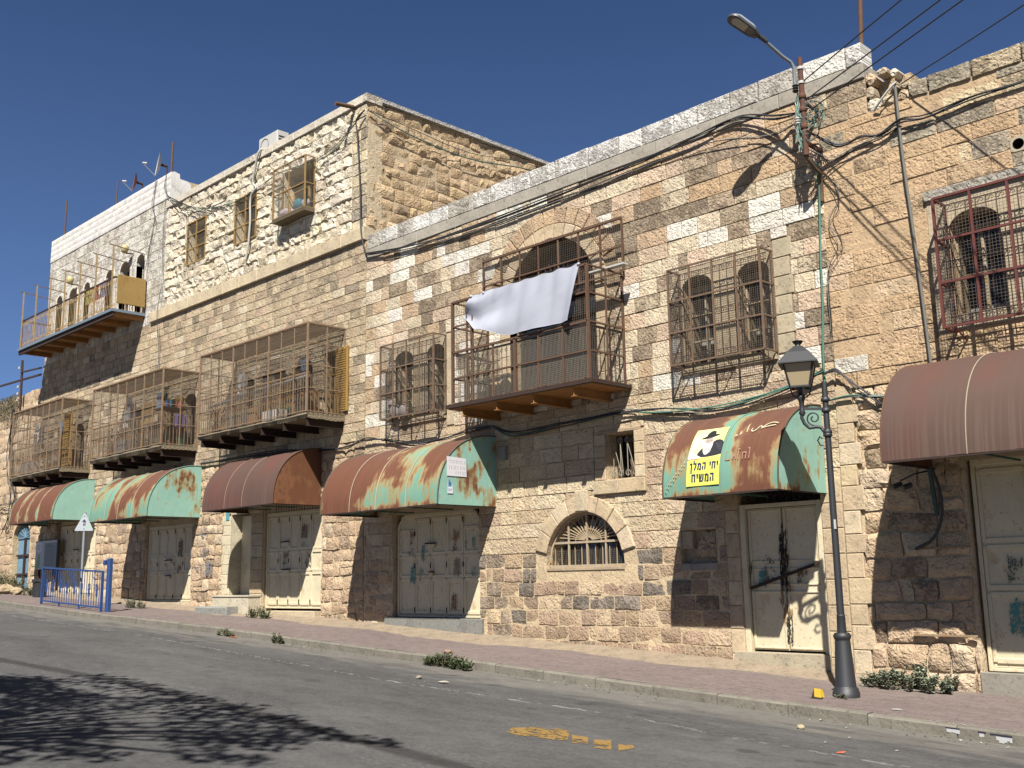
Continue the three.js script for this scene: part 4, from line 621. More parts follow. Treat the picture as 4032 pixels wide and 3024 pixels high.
// ---------------------------------------------------------------- leftmost long building with the whitewashed parapet
const BA = thing('stone_building', 'building with whitewashed block parapet and weathered grey upper wall', 'building', [-33, 1.4, 0]);
{
  const f = RNG(503), mort = ss(196, 168, 128), d1 = [-35.34, -32.42, 1.3, 3.92];
  const mid = [[-35.9, -35.2, 5.65, 7.1], [-30.3, -29.7, 5.65, 7.0]], midArch = [[-34.1, 5.6, .35, 6.8, .7]];
  const arches = [[-30.2, 9.95, .29, 11.55, 1], [-31.28, 9.95, .36, 11.5, 1], [-32.38, 10.4, .28, 11.55, 1], [-34.1, 10.4, .24, 11.55, 1], [-35.23, 9.95, .34, 11.48, 1], [-36.35, 10.4, .26, 11.52, 1]];
  part(BA, 'wall', wallBody(-37.5, -29.3, .9, 9.48, [d1, ...mid, ...midArch], -.02, -.45, mort), M.mortar); part(BA, 'wall', wallBody(-37.4, -28.6, 9.48, 13.2, arches, -.007, -.45, ss(228, 220, 202)), M.mortar);
  shell(BA, -37.48, -29.3, .9, 9.5, -.46, -9); shell(BA, -37.38, -28.6, 9.4, 13.9, -.46, -9);
  const ah = a => a.flatMap(q => [[q[0] - q[2] - .1, q[0] + q[2] + .1, q[1], q[3]], [q[0], q[3], q[2] + .1]]);
  const Lo = courses({ x0: -37.48, x1: -29.3, y0: 4.9, y1: 9.48, h: [.196, .238], w: [.25, .58], joint: .009, pal: PAL.bLow, holes: [...mid, ...ah(midArch)], bevel: .007, uneven: .009, seg: .3, jit: .005, run: 1 }, f);
  const Rb = courses({ x0: -37.48, x1: -29.3, y0: .9, y1: 4.9, h: [.22, .31], w: [.26, .58], joint: .014, pal: PAL.rubble, holes: [[d1[0] - .02, d1[1] + .02, .9, d1[3]]], bevel: .018, uneven: .022, grid: .09, jit: .008, rough: .034, pillow: .006, round: .006, warp: .075, run: 1 }, f);
  const Up = courses({ x0: -37.38, x1: -28.6, y0: 9.48, y1: 13.2, h: [.27, .29], w: [.4, .8], joint: .006, pal: PAL.aUp, holes: ah(arches), bevel: .006, uneven: .006, seg: .3, jit: .005, run: 1 }, f);
  const Wh = courses({ x0: -37.38, x1: -28.4, y0: 13.2, y1: 14.0, h: [.2, .2], w: [.38, .42], small: 0, joint: .003, pal: PAL.white, bevel: .002, uneven: .003, proud: .02, run: 1, deep: .25 }, f);
  lay(BA, [{ stones: [...Lo, ...Rb, ...Up, ...Wh], T: ID }], f);
  for (const q of arches) { archRing(BA, 'arch_stone', q[0], q[3], q[2], q[2] + .1, 0, Math.PI, 5, .012, palette([[1, [236, 230, 216], 'smoothStone']]), f, 1, .3); for (const s of [-1, 1]) block(BA, 'jamb_stone', q[0] + s * (q[2] + .05) - .05, q[0] + s * (q[2] + .05) + .05, q[1], q[3], .012, ss(234, 228, 214)); windowIn(BA, q[0] - q[2], q[0] + q[2], q[1], q[3] + q[2], -.25, M.oldPaintBar, 2, 3); }
  { const g = new GB(); g.tint = ss(244, 242, 236); const p = [[0, 13.1], [0, 14.0], [-.1, 14.03], [-.25, 13.98], [-.27, 13.84], [-.52, 13.82], [-.62, 13.74], [-.64, 13.6], [-.9, 13.55], [-.9, 13.1]]; const x0 = -28.62, x1 = -28.4; for (let i = 1; i < p.length - 1; i++) for (const x of [x0, x1]) g.tri([x, p[0][1], p[0][0]], [x, p[i][1], p[i][0]], [x, p[i + 1][1], p[i + 1][0]], [0, 0], [.2, .1], [.2, .2]); for (let i = 0; i < p.length; i++) { const a = p[i], b = p[(i + 1) % p.length]; g.quad([x0, a[1], a[0]], [x1, a[1], a[0]], [x1, b[1], b[0]], [x0, b[1], b[0]]); } part(BA, 'parapet_end', g, M.cement); }
  for (const [a, b, c, d] of mid) windowIn(BA, a, b, c, d, -.2, std(sc(206, 162, 80), .75, { map: doorMap }), 2, 3); for (const q of midArch) windowIn(BA, q[0] - q[2], q[0] + q[2], q[1], q[3] + .25, -.24, M.darkRust, 2, 2);
  const s1 = shutterDoor(BA, -35.3, -32.46, 1.55, 3.74, -.14, 6, f); handleSlot(s1, -34.0, 2.95, -.11, .3);
  { const g = new GB(); g.tint = ss(224, 202, 162); g.box(-35.34, -32.42, 3.8, 3.92, -.3, -.1); part(BA, 'door_soffit', g, M.cement); const g2 = new GB(); g2.tint = g.tint; g2.box(-35.34, -32.42, .9, 1.54, -.3, .0); part(BA, 'door_threshold', g2, M.cement); }
}
// ---------------------------------------------------------------- right-hand building, tan
const BD = thing('stone_building', 'tan hammered-stone building with grey coping and a red barred window', 'building', [-4, .2, 0]);
{
  const f = RNG(604), ws = [[-5.27, 5.2, .34, 6.38, .7], [-4.2, 5.2, .34, 6.38, .7], [-2.2, 5.2, .34, 6.38, .7]], slab = [-5.88, -3.4, 5.0, 6.95], d7 = [-5.72, -2.9, .35, 3.3], hole = [-4.60, 7.32];
  part(BD, 'wall', wallBody(-7.44, .6, 4.6, 8.46, [...ws, [hole[0] - .075, hole[0] + .075, hole[1] - .075, hole[1] + .075]], -.004, -.45, ss(218, 182, 134)), M.mortar); part(BD, 'wall', wallBody(-7.44, .6, -.6, 4.6, [d7], -.04, -.45, ss(226, 200, 158)), M.mortar);
  shell(BD, -7.44, .6, -.6, 8.4, -.46, -7);
  const U = courses({ x0: -7.44, x1: .6, y0: 4.42, y1: 8.42, h: [.225, .30], w: [.32, .8], joint: .006, pal: (g, x, y) => (y > 7.9 && g() < .35) || (x > -5.3 && y > 7 && g() < .5) ? PAL.dTop(g) : y < 5.2 && g() < .12 ? { c: ss(226, 216, 196), m: 'stone' } : PAL.dUp(g), holes: [slab, [hole[0] - .1, hole[0] + .1, hole[1] - .1, hole[1] + .1]], bevel: .009, uneven: .013, seg: .22, jit: .007, run: 1 }, f);
  const Tp = courses({ x0: -6.0, x1: .6, y0: 8.42, y1: 8.69, h: [.27, .27], w: [.5, .9], joint: .012, pal: PAL.dTop, bevel: .014, uneven: .014, proud: .025, seg: .14, jit: .014, rough: .016, deep: .4 }, f);
  const Lo = courses({ x0: -7.2, x1: .6, y0: -.6, y1: 4.42, h: [.25, .33], w: [.3, .72], joint: .015, pal: PAL.rubble, holes: [[d7[0] - .02, d7[1] + .02, -.6, d7[3] + .1], [-7.5, -7.2, -.6, 4.42]], bevel: .020, uneven: .024, grid: .08, jit: .010, rough: .055, pillow: .012, round: .008, warp: .09, run: 1, split: .1 }, f);
  lay(BD, [{ stones: [...U, ...Tp, ...Lo], T: ID }], f);
  for (let k = 0, y = .1; y < 4.4; k++) { const h = rr(.26, .36, f), w = k % 2 ? .25 : .33; block(BD, 'quoin_stone', -7.46, -7.46 + w, y, y + h - .008, .018, PAL.jamb(f).c); y += h; }
  part(BD, 'plaster_surround', wallBody(...slab, ws.slice(0, 2), .006, -.05, ss(214, 192, 156)), M.cement);
  for (const w of ws) { windowIn(BD, w[0] - w[2] - .02, w[0] + w[2] + .02, w[1] - .02, w[3], -.24, M.frame, 2, 2); windowIn(BD, w[0] - w[2] - .02, w[0] + w[2] + .02, w[3] + .03, w[3] + .3, -.24, M.frame, 1, 1); }
  { const g = new GB(); g.tint = ss(186, 176, 158); g.cbox(-5.9, -3.2, 6.86, 7.0, -.05, .05); part(BD, 'lintel_slab', g, M.oldStone); const p = new GB(); const N = 18; for (let i = 0; i < N; i++) { const a = i / N * 6.283, b = (i + 1) / N * 6.283; p.quad([hole[0] + Math.cos(a) * .075, hole[1] + Math.sin(a) * .075, .0], [hole[0] + Math.cos(b) * .075, hole[1] + Math.sin(b) * .075, .0], [hole[0] + Math.cos(b) * .075, hole[1] + Math.sin(b) * .075, -.25], [hole[0] + Math.cos(a) * .075, hole[1] + Math.sin(a) * .075, -.25]); p.tri([hole[0], hole[1], -.25], [hole[0] + Math.cos(a) * .075, hole[1] + Math.sin(a) * .075, -.25], [hole[0] + Math.cos(b) * .075, hole[1] + Math.sin(b) * .075, -.25], [0, 0], [0, .1], [.1, .1]); } part(BD, 'flue_hole', p, M.dark); const q = new GB(); q.tint = ss(206, 192, 160); const C = [[-.1, -.1], [.1, -.1], [.1, .1], [-.1, .1]]; for (let i = 0; i < N; i++) { const a = i / N * 6.283, b = (i + 1) / N * 6.283, o = t => { const k = .1 / Math.max(Math.abs(Math.cos(t)), Math.abs(Math.sin(t))); return [hole[0] + Math.cos(t) * k, hole[1] + Math.sin(t) * k, .01]; }, n = t => [hole[0] + Math.cos(t) * .075, hole[1] + Math.sin(t) * .075, .01]; q.quad(n(a), o(a), o(b), n(b)); } part(BD, 'flue_stone', q, M.cement); }
  const s7 = shutterDoor(BD, -5.68, -2.95, .56, 3.22, -.16, 4, f); smear(s7, 'paint_smear', -5.40, -5.12, .95, 1.5, -.128, [74, 150, 148], 0); smear(s7, 'paint_smear', -5.38, -5.1, 1.62, 2.05, -.128, [104, 112, 96], 1); smear(s7, 'paint_smear', -5.05, -4.95, 1.7, 2.05, -.128, [74, 150, 148], 0);
  { const g = new GB(); g.tint = ss(176, 168, 152, .5); g.cbox(-5.74, -2.85, -.2, .55, -.3, .02); part(BD, 'cement_threshold', g, M.cement); const h = new GB(); h.bar([-6.55, 1.0, .06], [-5.72, 1.0, .04], .013); h.bar([-6.45, 2.12, .05], [-5.72, 2.14, .04], .012); part(BD, 'latch_rail', h, std(sc(190, 166, 130), .8, { map: rustMap })); const w = new GB(); w.tint = ss(222, 196, 154); w.box(-5.72, -2.9, 3.26, 3.3, -.4, -.05); part(BD, 'door_soffit', w, M.cement); }
  // broken corner between the two roofs, with a hole in the rubble
  const lumps = [[-6.62, 8.43, .22, .2, 0], [-6.4, 8.43, .24, .17, 1], [-6.16, 8.43, .18, .2, 2], [-6.62, 8.63, .13, .22, 3], [-6.62, 8.85, .16, .2, 2], [-6.46, 8.95, .2, .12, 1], [-6.26, 8.86, .15, .13, 0], [-6.24, 8.62, .1, .2, 3], [-6.14, 8.62, .14, .15, 1]];
  const tones = [ss(236, 222, 194), ss(212, 188, 150), ss(222, 190, 148), ss(198, 178, 144)];
  for (const [x, y, w, h, k] of lumps) { const s = { p: [[x, y], [x + w, y], [x + w, y + h], [x, y + h]], tone: { c: tones[k], m: 'rockStone' }, o: { joint: .004, bevel: .02, uneven: .02, grid: .06, jit: .016, rough: .04, round: .02, deep: .3 } }; const g = new GB(); stoneInto(g, s, ID, f); part(BD, 'corner_stone', g, M[s.tone.m]); }
  { const g = new GB(); g.tint = ss(206, 178, 136); g.box(-6.62, -6.02, 8.4, 8.93, -.6, -.2); part(BD, 'rubble_core', g, M.rockStone); }
}
// ---------------------------------------------------------------- low building beyond, with the blue door
const BE = thing('stone_building', 'old low wall building with pale blue door, at the far end of the street', 'building', [-41, 1.8, -1]);
{
  const f = RNG(705), d = [-39.35, -37.78, 1.6, 3.56, 0];
  part(BE, 'wall', wallBody(-50, -37.52, 1.0, 8.6, [[-38.56, 1.75, .78, 3.55, .7]], -.05, -.5, ss(226, 196, 150)), M.mortar); shell(BE, -50, -37.52, 1.0, 8.4, -.55, -6);
  const S = courses({ x0: -46, x1: -37.54, y0: 1.1, y1: 8.75, h: [.26, .36], w: [.3, .7], joint: .015, pal: PAL.rubble, holes: [[-39.36, -37.76, 1.1, 3.56], [-38.56, 3.55, .82]], bevel: .02, uneven: .02, grid: .12, jit: .02, rough: .03, pillow: .006, round: .02, warp: .08, run: 1, top: x => 8.55 + .35 * noise2(x * 1.3, 0, 77) }, f);
  lay(BE, [{ stones: S, T: (x, y, z) => [x, y, z - .03] }], f);
  const blue = std(sc(150, 196, 224), .6, { map: doorMap }); const g = new GB(); for (const [a, b] of [[-39.33, -38.56], [-38.55, -37.79]]) g.cbox(a, b, 1.75, 3.55, -.3, -.24); const dd = part(BE, 'blue_door', g, blue); const h = new GB(); h.bar([-38.58, 1.75, -.2], [-38.58, 3.5, -.2], .035); for (const y of [2.3, 2.95]) h.bar([-39.3, y, -.21], [-37.8, y, -.21], .03); part(dd, 'iron_strap', h, M.darkRust); for (const [x, y, r] of [[-38.2, 2.75, .12], [-38.1, 2.1, .12], [-38.25, 3.1, .1]]) { const q = new GB(); for (let i = 0; i < 6; i++) { const a = i * 1.05; q.quad([x, y, -.233], [x + Math.cos(a - .25) * r, y + Math.sin(a - .25) * r, -.233], [x + Math.cos(a) * r * 1.3, y + Math.sin(a) * r * 1.3, -.233], [x + Math.cos(a + .25) * r, y + Math.sin(a + .25) * r, -.233]); } part(dd, 'painted_flower', q, std(sc(150, 92, 78), .7)); }
  const t = new GB(); for (let i = 0; i <= 8; i++) { const a = Math.PI * i / 8; t.bar([-38.56, 3.56, -.2], [-38.56 + Math.cos(a) * .76, 3.56 + Math.sin(a) * .54, -.2], .012); } for (let x = -.7; x < .71; x += .14) t.bar([-38.56 + x, 3.56, -.2], [-38.56 + x, 3.56 + .54 * Math.sqrt(1 - x * x / .6), -.2], .01); part(BE, 'fanlight_grille', t, blue);
}
// ---------------------------------------------------------------- shop awnings of rusted sheet metal
const TURQ = [142, 198, 172], RUST = [136, 82, 52], RUST2 = [124, 84, 66], OCHRE = [208, 172, 112], BROWN = [118, 88, 74], ORANGE = [150, 88, 44];
const mix = (a, b, t) => a.map((v, i) => lerp(v, b[i], t));
function rustSheet(seed, o) { // u across, v from the lower edge (0) up to the wall (1)
  return dataTex(512, 512, (u, v) => {
    const n = noise2(u * o.len * 1.1 + seed * 3, v * 1.7 + seed, seed), n2 = noise2(u * o.len * 5 + seed, v * 4, seed + 5), st = noise2(u * o.len * 26, v * 1.6 + seed, seed + 9), st2 = noise2(u * o.len * 60, v * 3, seed + 2);
    const n3 = noise2(u * o.len * 16 + seed, v * 20, seed + 13); let se = 1; for (const s of o.seams) se = Math.min(se, Math.abs(u - s) * o.len / .34 + .25 * (n2 - .5));
    const edge = Math.min(u, 1 - u) * o.len / .22;
    let r = o.cover + 2.0 * (n - .5) + .6 * (n2 - .5) + .34 * (st - .5) + .15 * (st2 - .5) + .42 * (n3 - .5) + (o.up || 0) * (v - .45) - (1 - clamp(se)) * (o.seam ?? .26) - (1 - clamp(edge)) * .5 + .35 * (1 - sstep(0, .06, v));
    const t = sstep(.40, .56, r), halo = sstep(.20, .40, r) * (1 - sstep(.48, .72, r));
    let c = mix(TURQ, mix(RUST, RUST2, sstep(.25, .8, v + .3 * (n2 - .5))), t); c = mix(c, OCHRE, halo * .7); c = mix(c, [164, 112, 70], t * sstep(.5, .75, st) * .3);
    const k = .92 + .2 * (n2 - .5) + .16 * (st2 - .5); return sc(...c, .6).map(q => q * k);
  }, true, false);
}
function brownSheet(seed, len) {
  return dataTex(512, 512, (u, v) => {
    const n = noise2(u * len * 1.2 + seed, v * 2, seed), st = noise2(u * len * 44, v * 1.4, seed + 3), st2 = noise2(u * len * 18, v * .8, seed + 7), low = 1 - sstep(.05, .4, v + .25 * (st2 - .5));
    let c = mix(BROWN, [126, 78, 62], sstep(.45, .75, n) * .8); c = mix(c, [160, 138, 122], low * sstep(.5, .7, st) * .3); const k = .84 + .18 * (n - .5) + .03 * (st - .5); return sc(...c, .6).map(q => q * k);
  }, true, false);
}
function endSheet(seed, cover, palette = [186, 240, 218], mid = 0, haze = .55) {
  return dataTex(256, 256, (u, v) => {
    const n = noise2(u * 2.4 + seed, v * 2.4, seed), n2 = noise2(u * 11, v * 9 + seed, seed + 4), st = noise2(u * 26, v * 2.2, seed + 8); const r = cover + mid * (.5 - Math.hypot(u - .42, v - .5) * 1.35) + 1.3 * (n - .5) + .7 * (n2 - .5) + .6 * (st - .5), t = sstep(.40, .58, r), h = sstep(.24, .42, r) * (1 - sstep(.48, .7, r));
    let c = mix(palette, mix([150, 92, 48], [126, 78, 50], n2), t); c = mix(c, OCHRE, h * haze); const k = .94 + .16 * (n2 - .5) + .1 * (st - .5); return sc(...c, .6).map(q => q * k);
  }, true, false);
}
function awning(label, x0, x1, y0, y1, d, o) {
  const A = thing('shop_awning', label, 'awning', [(x0 + x1) / 2, y0, 0], 'curved sheet-metal awnings over the shop doors');
  const N = 22, pr = range(0, 1, N).map(t => { const a = t * Math.PI / 2, e = .86; return [d * Math.pow(Math.cos(a), e), y0 + (y1 - y0) * Math.pow(Math.sin(a), e)]; }); // [z, y] lower edge -> wall
  const len = x1 - x0, arc = [0]; for (let i = 1; i <= N; i++) arc.push(arc[i - 1] + Math.hypot(pr[i][0] - pr[i - 1][0], pr[i][1] - pr[i - 1][1])); const tot = arc[N];
  const g = new GB(), nu = 14, dent = (u, v) => .026 * (noise2(u * 5 + x0, v * 4, 66) - .5);
  for (let i = 0; i < N; i++) for (let k = 0; k < nu; k++) { const q = (uu, j) => { const b = dent(uu, arc[j] / tot); return [lerp(x0, x1, uu), pr[j][1] + b, pr[j][0] + b]; }, a = k / nu, b = (k + 1) / nu, va = arc[i] / tot, vb = arc[i + 1] / tot; g.quad(q(a, i), q(b, i), q(b, i + 1), q(a, i + 1), [[a, va], [b, va], [b, vb], [a, vb]]); }
  const cover = part(A, 'cover', g, std([1, 1, 1], .78, { map: o.tex, bumpMap: dentBump, bumpScale: .01 }), .5);
  const ends = []; for (const [x, s, m] of [[x0, -1, o.endTexL || o.endTex], [x1, 1, o.endTex]]) {
    const e = new GB(); const c = [x, y0, 0.0]; for (let i = 0; i < N; i++) { const a = [x, pr[i][1], pr[i][0]], b = [x, pr[i + 1][1], pr[i + 1][0]], uv = p => [p[2] / d, (p[1] - y0) / (y1 - y0)]; if (s > 0) e.tri(c, b, a, uv(c), uv(b), uv(a)); else e.tri(c, a, b, uv(c), uv(a), uv(b)); }
    ends.push(part(A, 'end_panel', e, std([1, 1, 1], .75, { map: m, bumpMap: dentBump, bumpScale: .008 })));
    const t = new GB(); t.tube(pr.map(p => [x, p[1], p[0]]), .012, 6); part(A, 'edge_trim', t, std(sc(...(o.trim || [150, 150, 118])), .8, { map: rustMap }), .4);
  }
  for (const s of o.seams) { const x = lerp(x0, x1, s), t = new GB(); t.tube(pr.map(p => [x, p[1] + .003, p[0] + .003]), .0085, 5); part(A, 'seam', t, o.seamMat || std(sc(214, 196, 172), .8)); }
  const b = new GB(); b.bar([x0, y0 - .004, d - .012], [x1, y0 - .004, d - .012], .014); part(A, 'front_rail', b, M.darkRust); const l = new GB(); l.bar([x0 + .02, y0, 0.02], [x0 + .02, y0, d - .03], .014); part(A, 'side_rail', l, M.darkRust); const r = new GB(); r.bar([x1 - .02, y0, .02], [x1 - .02, y0, d - .03], .014); part(A, 'side_rail', r, M.darkRust);
  const n = Math.max(2, Math.round(len / 1.2)); for (let i = 1; i < n; i++) { const x = lerp(x0, x1, i / n), h = new GB(); h.tube(pr.slice(1).map(p => [x, p[1] - .03, p[0] - .03]), .014, 4); h.bar([x, y0 + .02, .02], [x, y0 + .02, d - .05], .012); part(A, 'inner_rib', h, std(sc(78, 130, 116), .8, { map: rustMap })); }
  return { A, pr, arc, tot, cover, ends };
}
const aw1 = awning('rust-streaked turquoise awning with a clean turquoise end, over the door behind the blue railing', -36.2, -32.66, 3.85, 5.12, 1.25, { seams: [.22, .42, .66], len: 3.5, tex: rustSheet(11, { len: 3.5, cover: .92, seams: [.22, .42, .66], up: .6, seam: .4 }), endTex: endSheet(14, -.15), trim: [140, 178, 158] });
const aw2 = awning('rusty turquoise awning with a rust-blotched end panel, above the left panelled door', -29.37, -25.93, 3.58, 4.95, 1.5, { seams: [.27, .5, .74], len: 3.4, tex: rustSheet(23, { len: 3.4, cover: .84, seams: [.27, .5, .74], up: .7, seam: .34 }), endTex: endSheet(27, .20, [186, 240, 218], 1.2), trim: [140, 178, 158] });
const aw3 = awning('plain brown rusted awning with orange-rust end, above the side entrance', -23.48, -20.37, 3.56, 4.86, 1.28, { seams: [.33, .58], len: 3.1, tex: brownSheet(31, 3.1), endTex: endSheet(35, .66, [150, 90, 56], 0, .2), trim: [120, 84, 66], seamMat: std(sc(176, 142, 124), .8) });
const aw4 = awning('large rusty turquoise awning with torn paper notices on its end', -18.24, -14.58, 3.18, 4.52, 1.48, { seams: [.27, .50, .75], len: 3.66, tex: rustSheet(42, { len: 3.66, cover: .98, seams: [.27, .5, .75], up: .35, seam: .34 }), endTex: endSheet(46, .34), trim: [112, 110, 88] });
const aw6 = awning('short rusty turquoise awning with a yellow poster, beside the lamp post', -9.66, -7.70, 2.96, 4.24, 1.3, { seams: [.53], len: 1.96, tex: rustSheet(55, { len: 1.96, cover: .82, seams: [.53], up: .6, seam: .5 }), endTex: endSheet(58, -.05), trim: [116, 96, 72], seamMat: std(sc(150, 176, 150), .8) });
const aw7 = awning('big dark brown rusted awning under the red barred window', -6.12, -1.6, 3.17, 4.56, 1.46, { seams: [.235, .52, .8], len: 4.5, tex: brownSheet(63, 4.5), endTex: endSheet(67, .6, [132, 76, 48], 0, .2), trim: [128, 88, 62], seamMat: std(sc(190, 178, 146), .8) });
// point on an awning's skin: u across, v up the curve, h off the surface
function onSkin(w, x0, x1, u, v, h) { const s = v * w.tot; let i = 0; while (i < w.arc.length - 2 && w.arc[i + 1] < s) i++; const t = (s - w.arc[i]) / (w.arc[i + 1] - w.arc[i]), a = w.pr[i], b = w.pr[i + 1], dz = b[0] - a[0], dy = b[1] - a[1], L = Math.hypot(dz, dy); return [lerp(x0, x1, u), lerp(a[1], b[1], t) - dz / L * h, lerp(a[0], b[0], t) + dy / L * h]; }
function sticker(name, label, w, x0, x1, u0, u1, v0, v1, mat, h = .016) {
  const g = new GB(), n = 8, sk = (u, v) => onSkin(w, x0, x1, u, v, h); for (let i = 0; i < 4; i++) for (let j = 0; j < n; j++) { const a = lerp(u0, u1, i / 4), b = lerp(u0, u1, (i + 1) / 4), c = lerp(v0, v1, j / n), d = lerp(v0, v1, (j + 1) / n); g.quad(sk(a, c), sk(b, c), sk(b, d), sk(a, d), [[i / 4, j / n], [(i + 1) / 4, j / n], [(i + 1) / 4, (j + 1) / n], [i / 4, (j + 1) / n]]); }
  const at = sk((u0 + u1) / 2, v0); return label ? single(name, label, 'poster', g, mat, at, .3) : g;
}
{ // yellow poster: a bearded man in a black hat over two lines of lettering
  const tex = canvasTex(512, 720, (x, w, h) => {
    x.fillStyle = '#ecea7c'; x.fillRect(0, 0, w, h); const gr = x.createRadialGradient(180, 180, 30, 180, 200, 330); gr.addColorStop(0, '#f4f4c0'); gr.addColorStop(1, '#e9ea8c'); x.fillStyle = gr; x.fillRect(0, 0, w, 400);
    x.fillStyle = '#2a2a30'; x.beginPath(); x.moveTo(120, 395); x.quadraticCurveTo(150, 300, 230, 270); x.lineTo(390, 190); x.quadraticCurveTo(480, 180, 512, 230); x.lineTo(512, 380); x.quadraticCurveTo(340, 410, 120, 395); x.fill();
    x.strokeStyle = '#55555e'; x.lineWidth = 4; for (let i = 0; i < 6; i++) { x.beginPath(); x.moveTo(380 + i * 14, 230 + i * 14); x.quadraticCurveTo(440, 250 + i * 12, 500, 240 + i * 20); x.stroke(); }
    x.fillStyle = '#b9a79a'; x.beginPath(); x.ellipse(275, 205, 62, 70, 0, 0, 7); x.fill();
    x.fillStyle = '#e4e2de'; x.beginPath(); x.moveTo(205, 215); x.quadraticCurveTo(190, 330, 250, 370); x.quadraticCurveTo(330, 380, 350, 260); x.lineTo(345, 200); x.quadraticCurveTo(275, 250, 205, 215); x.fill();
    x.fillStyle = '#8f8f90'; for (let i = 0; i < 9; i++) { x.beginPath(); x.ellipse(222 + i * 14, 290 + (i % 3) * 18, 4, 34, .2, 0, 7); x.fill(); }
    x.fillStyle = '#5a4a44'; x.fillRect(236, 186, 22, 7); x.fillRect(286, 184, 22, 7); x.fillStyle = '#a08b80'; x.fillRect(266, 196, 12, 26);
    x.fillStyle = '#1d1d22'; x.beginPath(); x.ellipse(275, 132, 140, 22, -.16, 0, 7); x.fill(); x.beginPath(); x.moveTo(205, 130); x.quadraticCurveTo(215, 40, 275, 38); x.quadraticCurveTo(335, 30, 345, 112); x.fill();
    x.fillStyle = '#e8e2d8'; x.beginPath(); x.moveTo(20, 400); x.quadraticCurveTo(5, 200, 60, 110); x.quadraticCurveTo(95, 95, 100, 150); x.quadraticCurveTo(95, 260, 60, 330); x.lineTo(70, 400); x.fill(); x.fillStyle = '#b9aaa0'; x.fillRect(48, 140, 8, 120);
    x.fillStyle = '#f4f2ee'; x.beginPath(); x.moveTo(0, 330); x.lineTo(90, 350); x.lineTo(210, 400); x.lineTo(0, 420); x.fill(); x.strokeStyle = '#c2382e'; x.lineWidth = 9; x.beginPath(); x.moveTo(0, 418); x.quadraticCurveTo(90, 410, 220, 432); x.stroke();
    x.fillStyle = '#ecec6a'; x.fillRect(0, 425, w, 300); x.fillStyle = '#26264a'; x.strokeStyle = '#26264a'; x.lineWidth = 21; x.lineCap = 'butt'; x.lineJoin = 'miter';
    const G = { y: [.42, [[.05, .1], [.72, .1], [.72, .55]]], H: [1, [[.2, 1], [.2, .1], [.88, .1], [.88, 1]], [[.0, .1], [.3, .1]]], h: [1, [[.05, .1], [.86, .1], [.86, 1]], [[.2, .45], [.2, 1]]], m: [1.05, [[.16, 1], [.34, .3], [.1, .05]], [[.3, .3], [.55, .1], [.88, .25], [.88, .92], [.5, .92]]], l: [.85, [[.16, -.35], [.16, .1], [.84, .1], [.84, .45], [.45, 1]]], k: [.8, [[.05, .1], [.74, .1], [.74, 1.4]]], w: [1.15, [[.1, 0], [.2, .9], [.7, .9], [.92, .65], [.94, 0]], [[.52, 0], [.48, .5], [.2, .72]]] };
    const word = (letters, right, top, s) => { for (const c of letters) { if (c === ' ') { right -= s * .45; continue; } const [wd, ...st] = G[c], W = wd * s * .66; for (const p of st) { x.beginPath(); p.forEach(([a, b], i) => x[i ? 'lineTo' : 'moveTo'](right - W + a * W, top + b * s)); x.stroke(); } right -= W + s * .2; } };
    word('yHy hmlk', 486, 462, 84); word('hmwyH', 428, 590, 90);
  });
  sticker('poster', 'yellow poster of a bearded man in a black hat, stuck on the short awning', aw6, -9.66, -7.70, .225, .515, .065, .52, std([1, 1, 1], .6, { map: tex, color: col([.62, .62, .62]) }));
  // scrawls of cream and pink paint on the same awning
  const scr = canvasTex(512, 256, (x, w, h) => { x.fillStyle = '#000'; x.fillRect(0, 0, w, h); x.strokeStyle = '#fff'; x.lineCap = 'round'; x.lineWidth = 15; const l = p => { x.beginPath(); p.forEach((q, i) => i ? x.quadraticCurveTo(...q) : x.moveTo(...q)); x.stroke(); }; l([[500, 95], [440, 60, 385, 88], [350, 110, 330, 140], [400, 120, 480, 118]]); l([[330, 140], [310, 90, 290, 120], [270, 165, 230, 172], [200, 160, 215, 130]]); l([[160, 165], [150, 120, 152, 70]]); x.lineWidth = 20; l([[40, 205], [45, 200, 50, 198]]); l([[90, 190], [95, 180, 92, 165]]); });
  const g1 = sticker('x', null, aw6, -9.66, -7.70, .58, .94, .38, .56, null, .013); part(aw6.cover, 'painted_scrawl', g1, std(sc(240, 226, 186), .7, { alphaMap: scr, alphaTest: .5 }));
  const scr2 = canvasTex(512, 256, (x, w, h) => { x.fillStyle = '#000'; x.fillRect(0, 0, w, h); x.strokeStyle = '#fff'; x.lineWidth = 16; const L = (...p) => { x.beginPath(); p.forEach((q, i) => i ? x.lineTo(...q) : x.moveTo(...q)); x.stroke(); }; L([40, 60], [40, 180]); L([40, 180], [120, 180], [120, 130]); L([160, 180], [200, 120], [235, 180]); L([270, 60], [270, 190]); L([250, 60], [300, 60]); L([350, 190], [350, 110], [410, 110], [410, 190]); L([440, 60], [470, 60], [470, 190]); });
  const g2 = sticker('x', null, aw6, -9.66, -7.70, .54, .78, .185, .335, null, .013); part(aw6.cover, 'painted_letters', g2, std(sc(206, 158, 132), .75, { alphaMap: scr2, alphaTest: .5 }));
  const scr3 = canvasTex(512, 256, (x, w, h) => { x.fillStyle = '#000'; x.fillRect(0, 0, w, h); x.strokeStyle = '#fff'; x.lineWidth = 9; const f = RNG(3); for (let i = 0; i < 9; i++) { const cx = 30 + i * 54, cy = 225 - i * 23; x.beginPath(); x.moveTo(cx - 12, cy + 10); x.lineTo(cx - 8 + f() * 10, cy - 16); x.lineTo(cx + 16, cy - 14 + f() * 10); x.stroke(); x.beginPath(); x.arc(cx + 8, cy + 8, 7, 0, 4); x.stroke(); } });
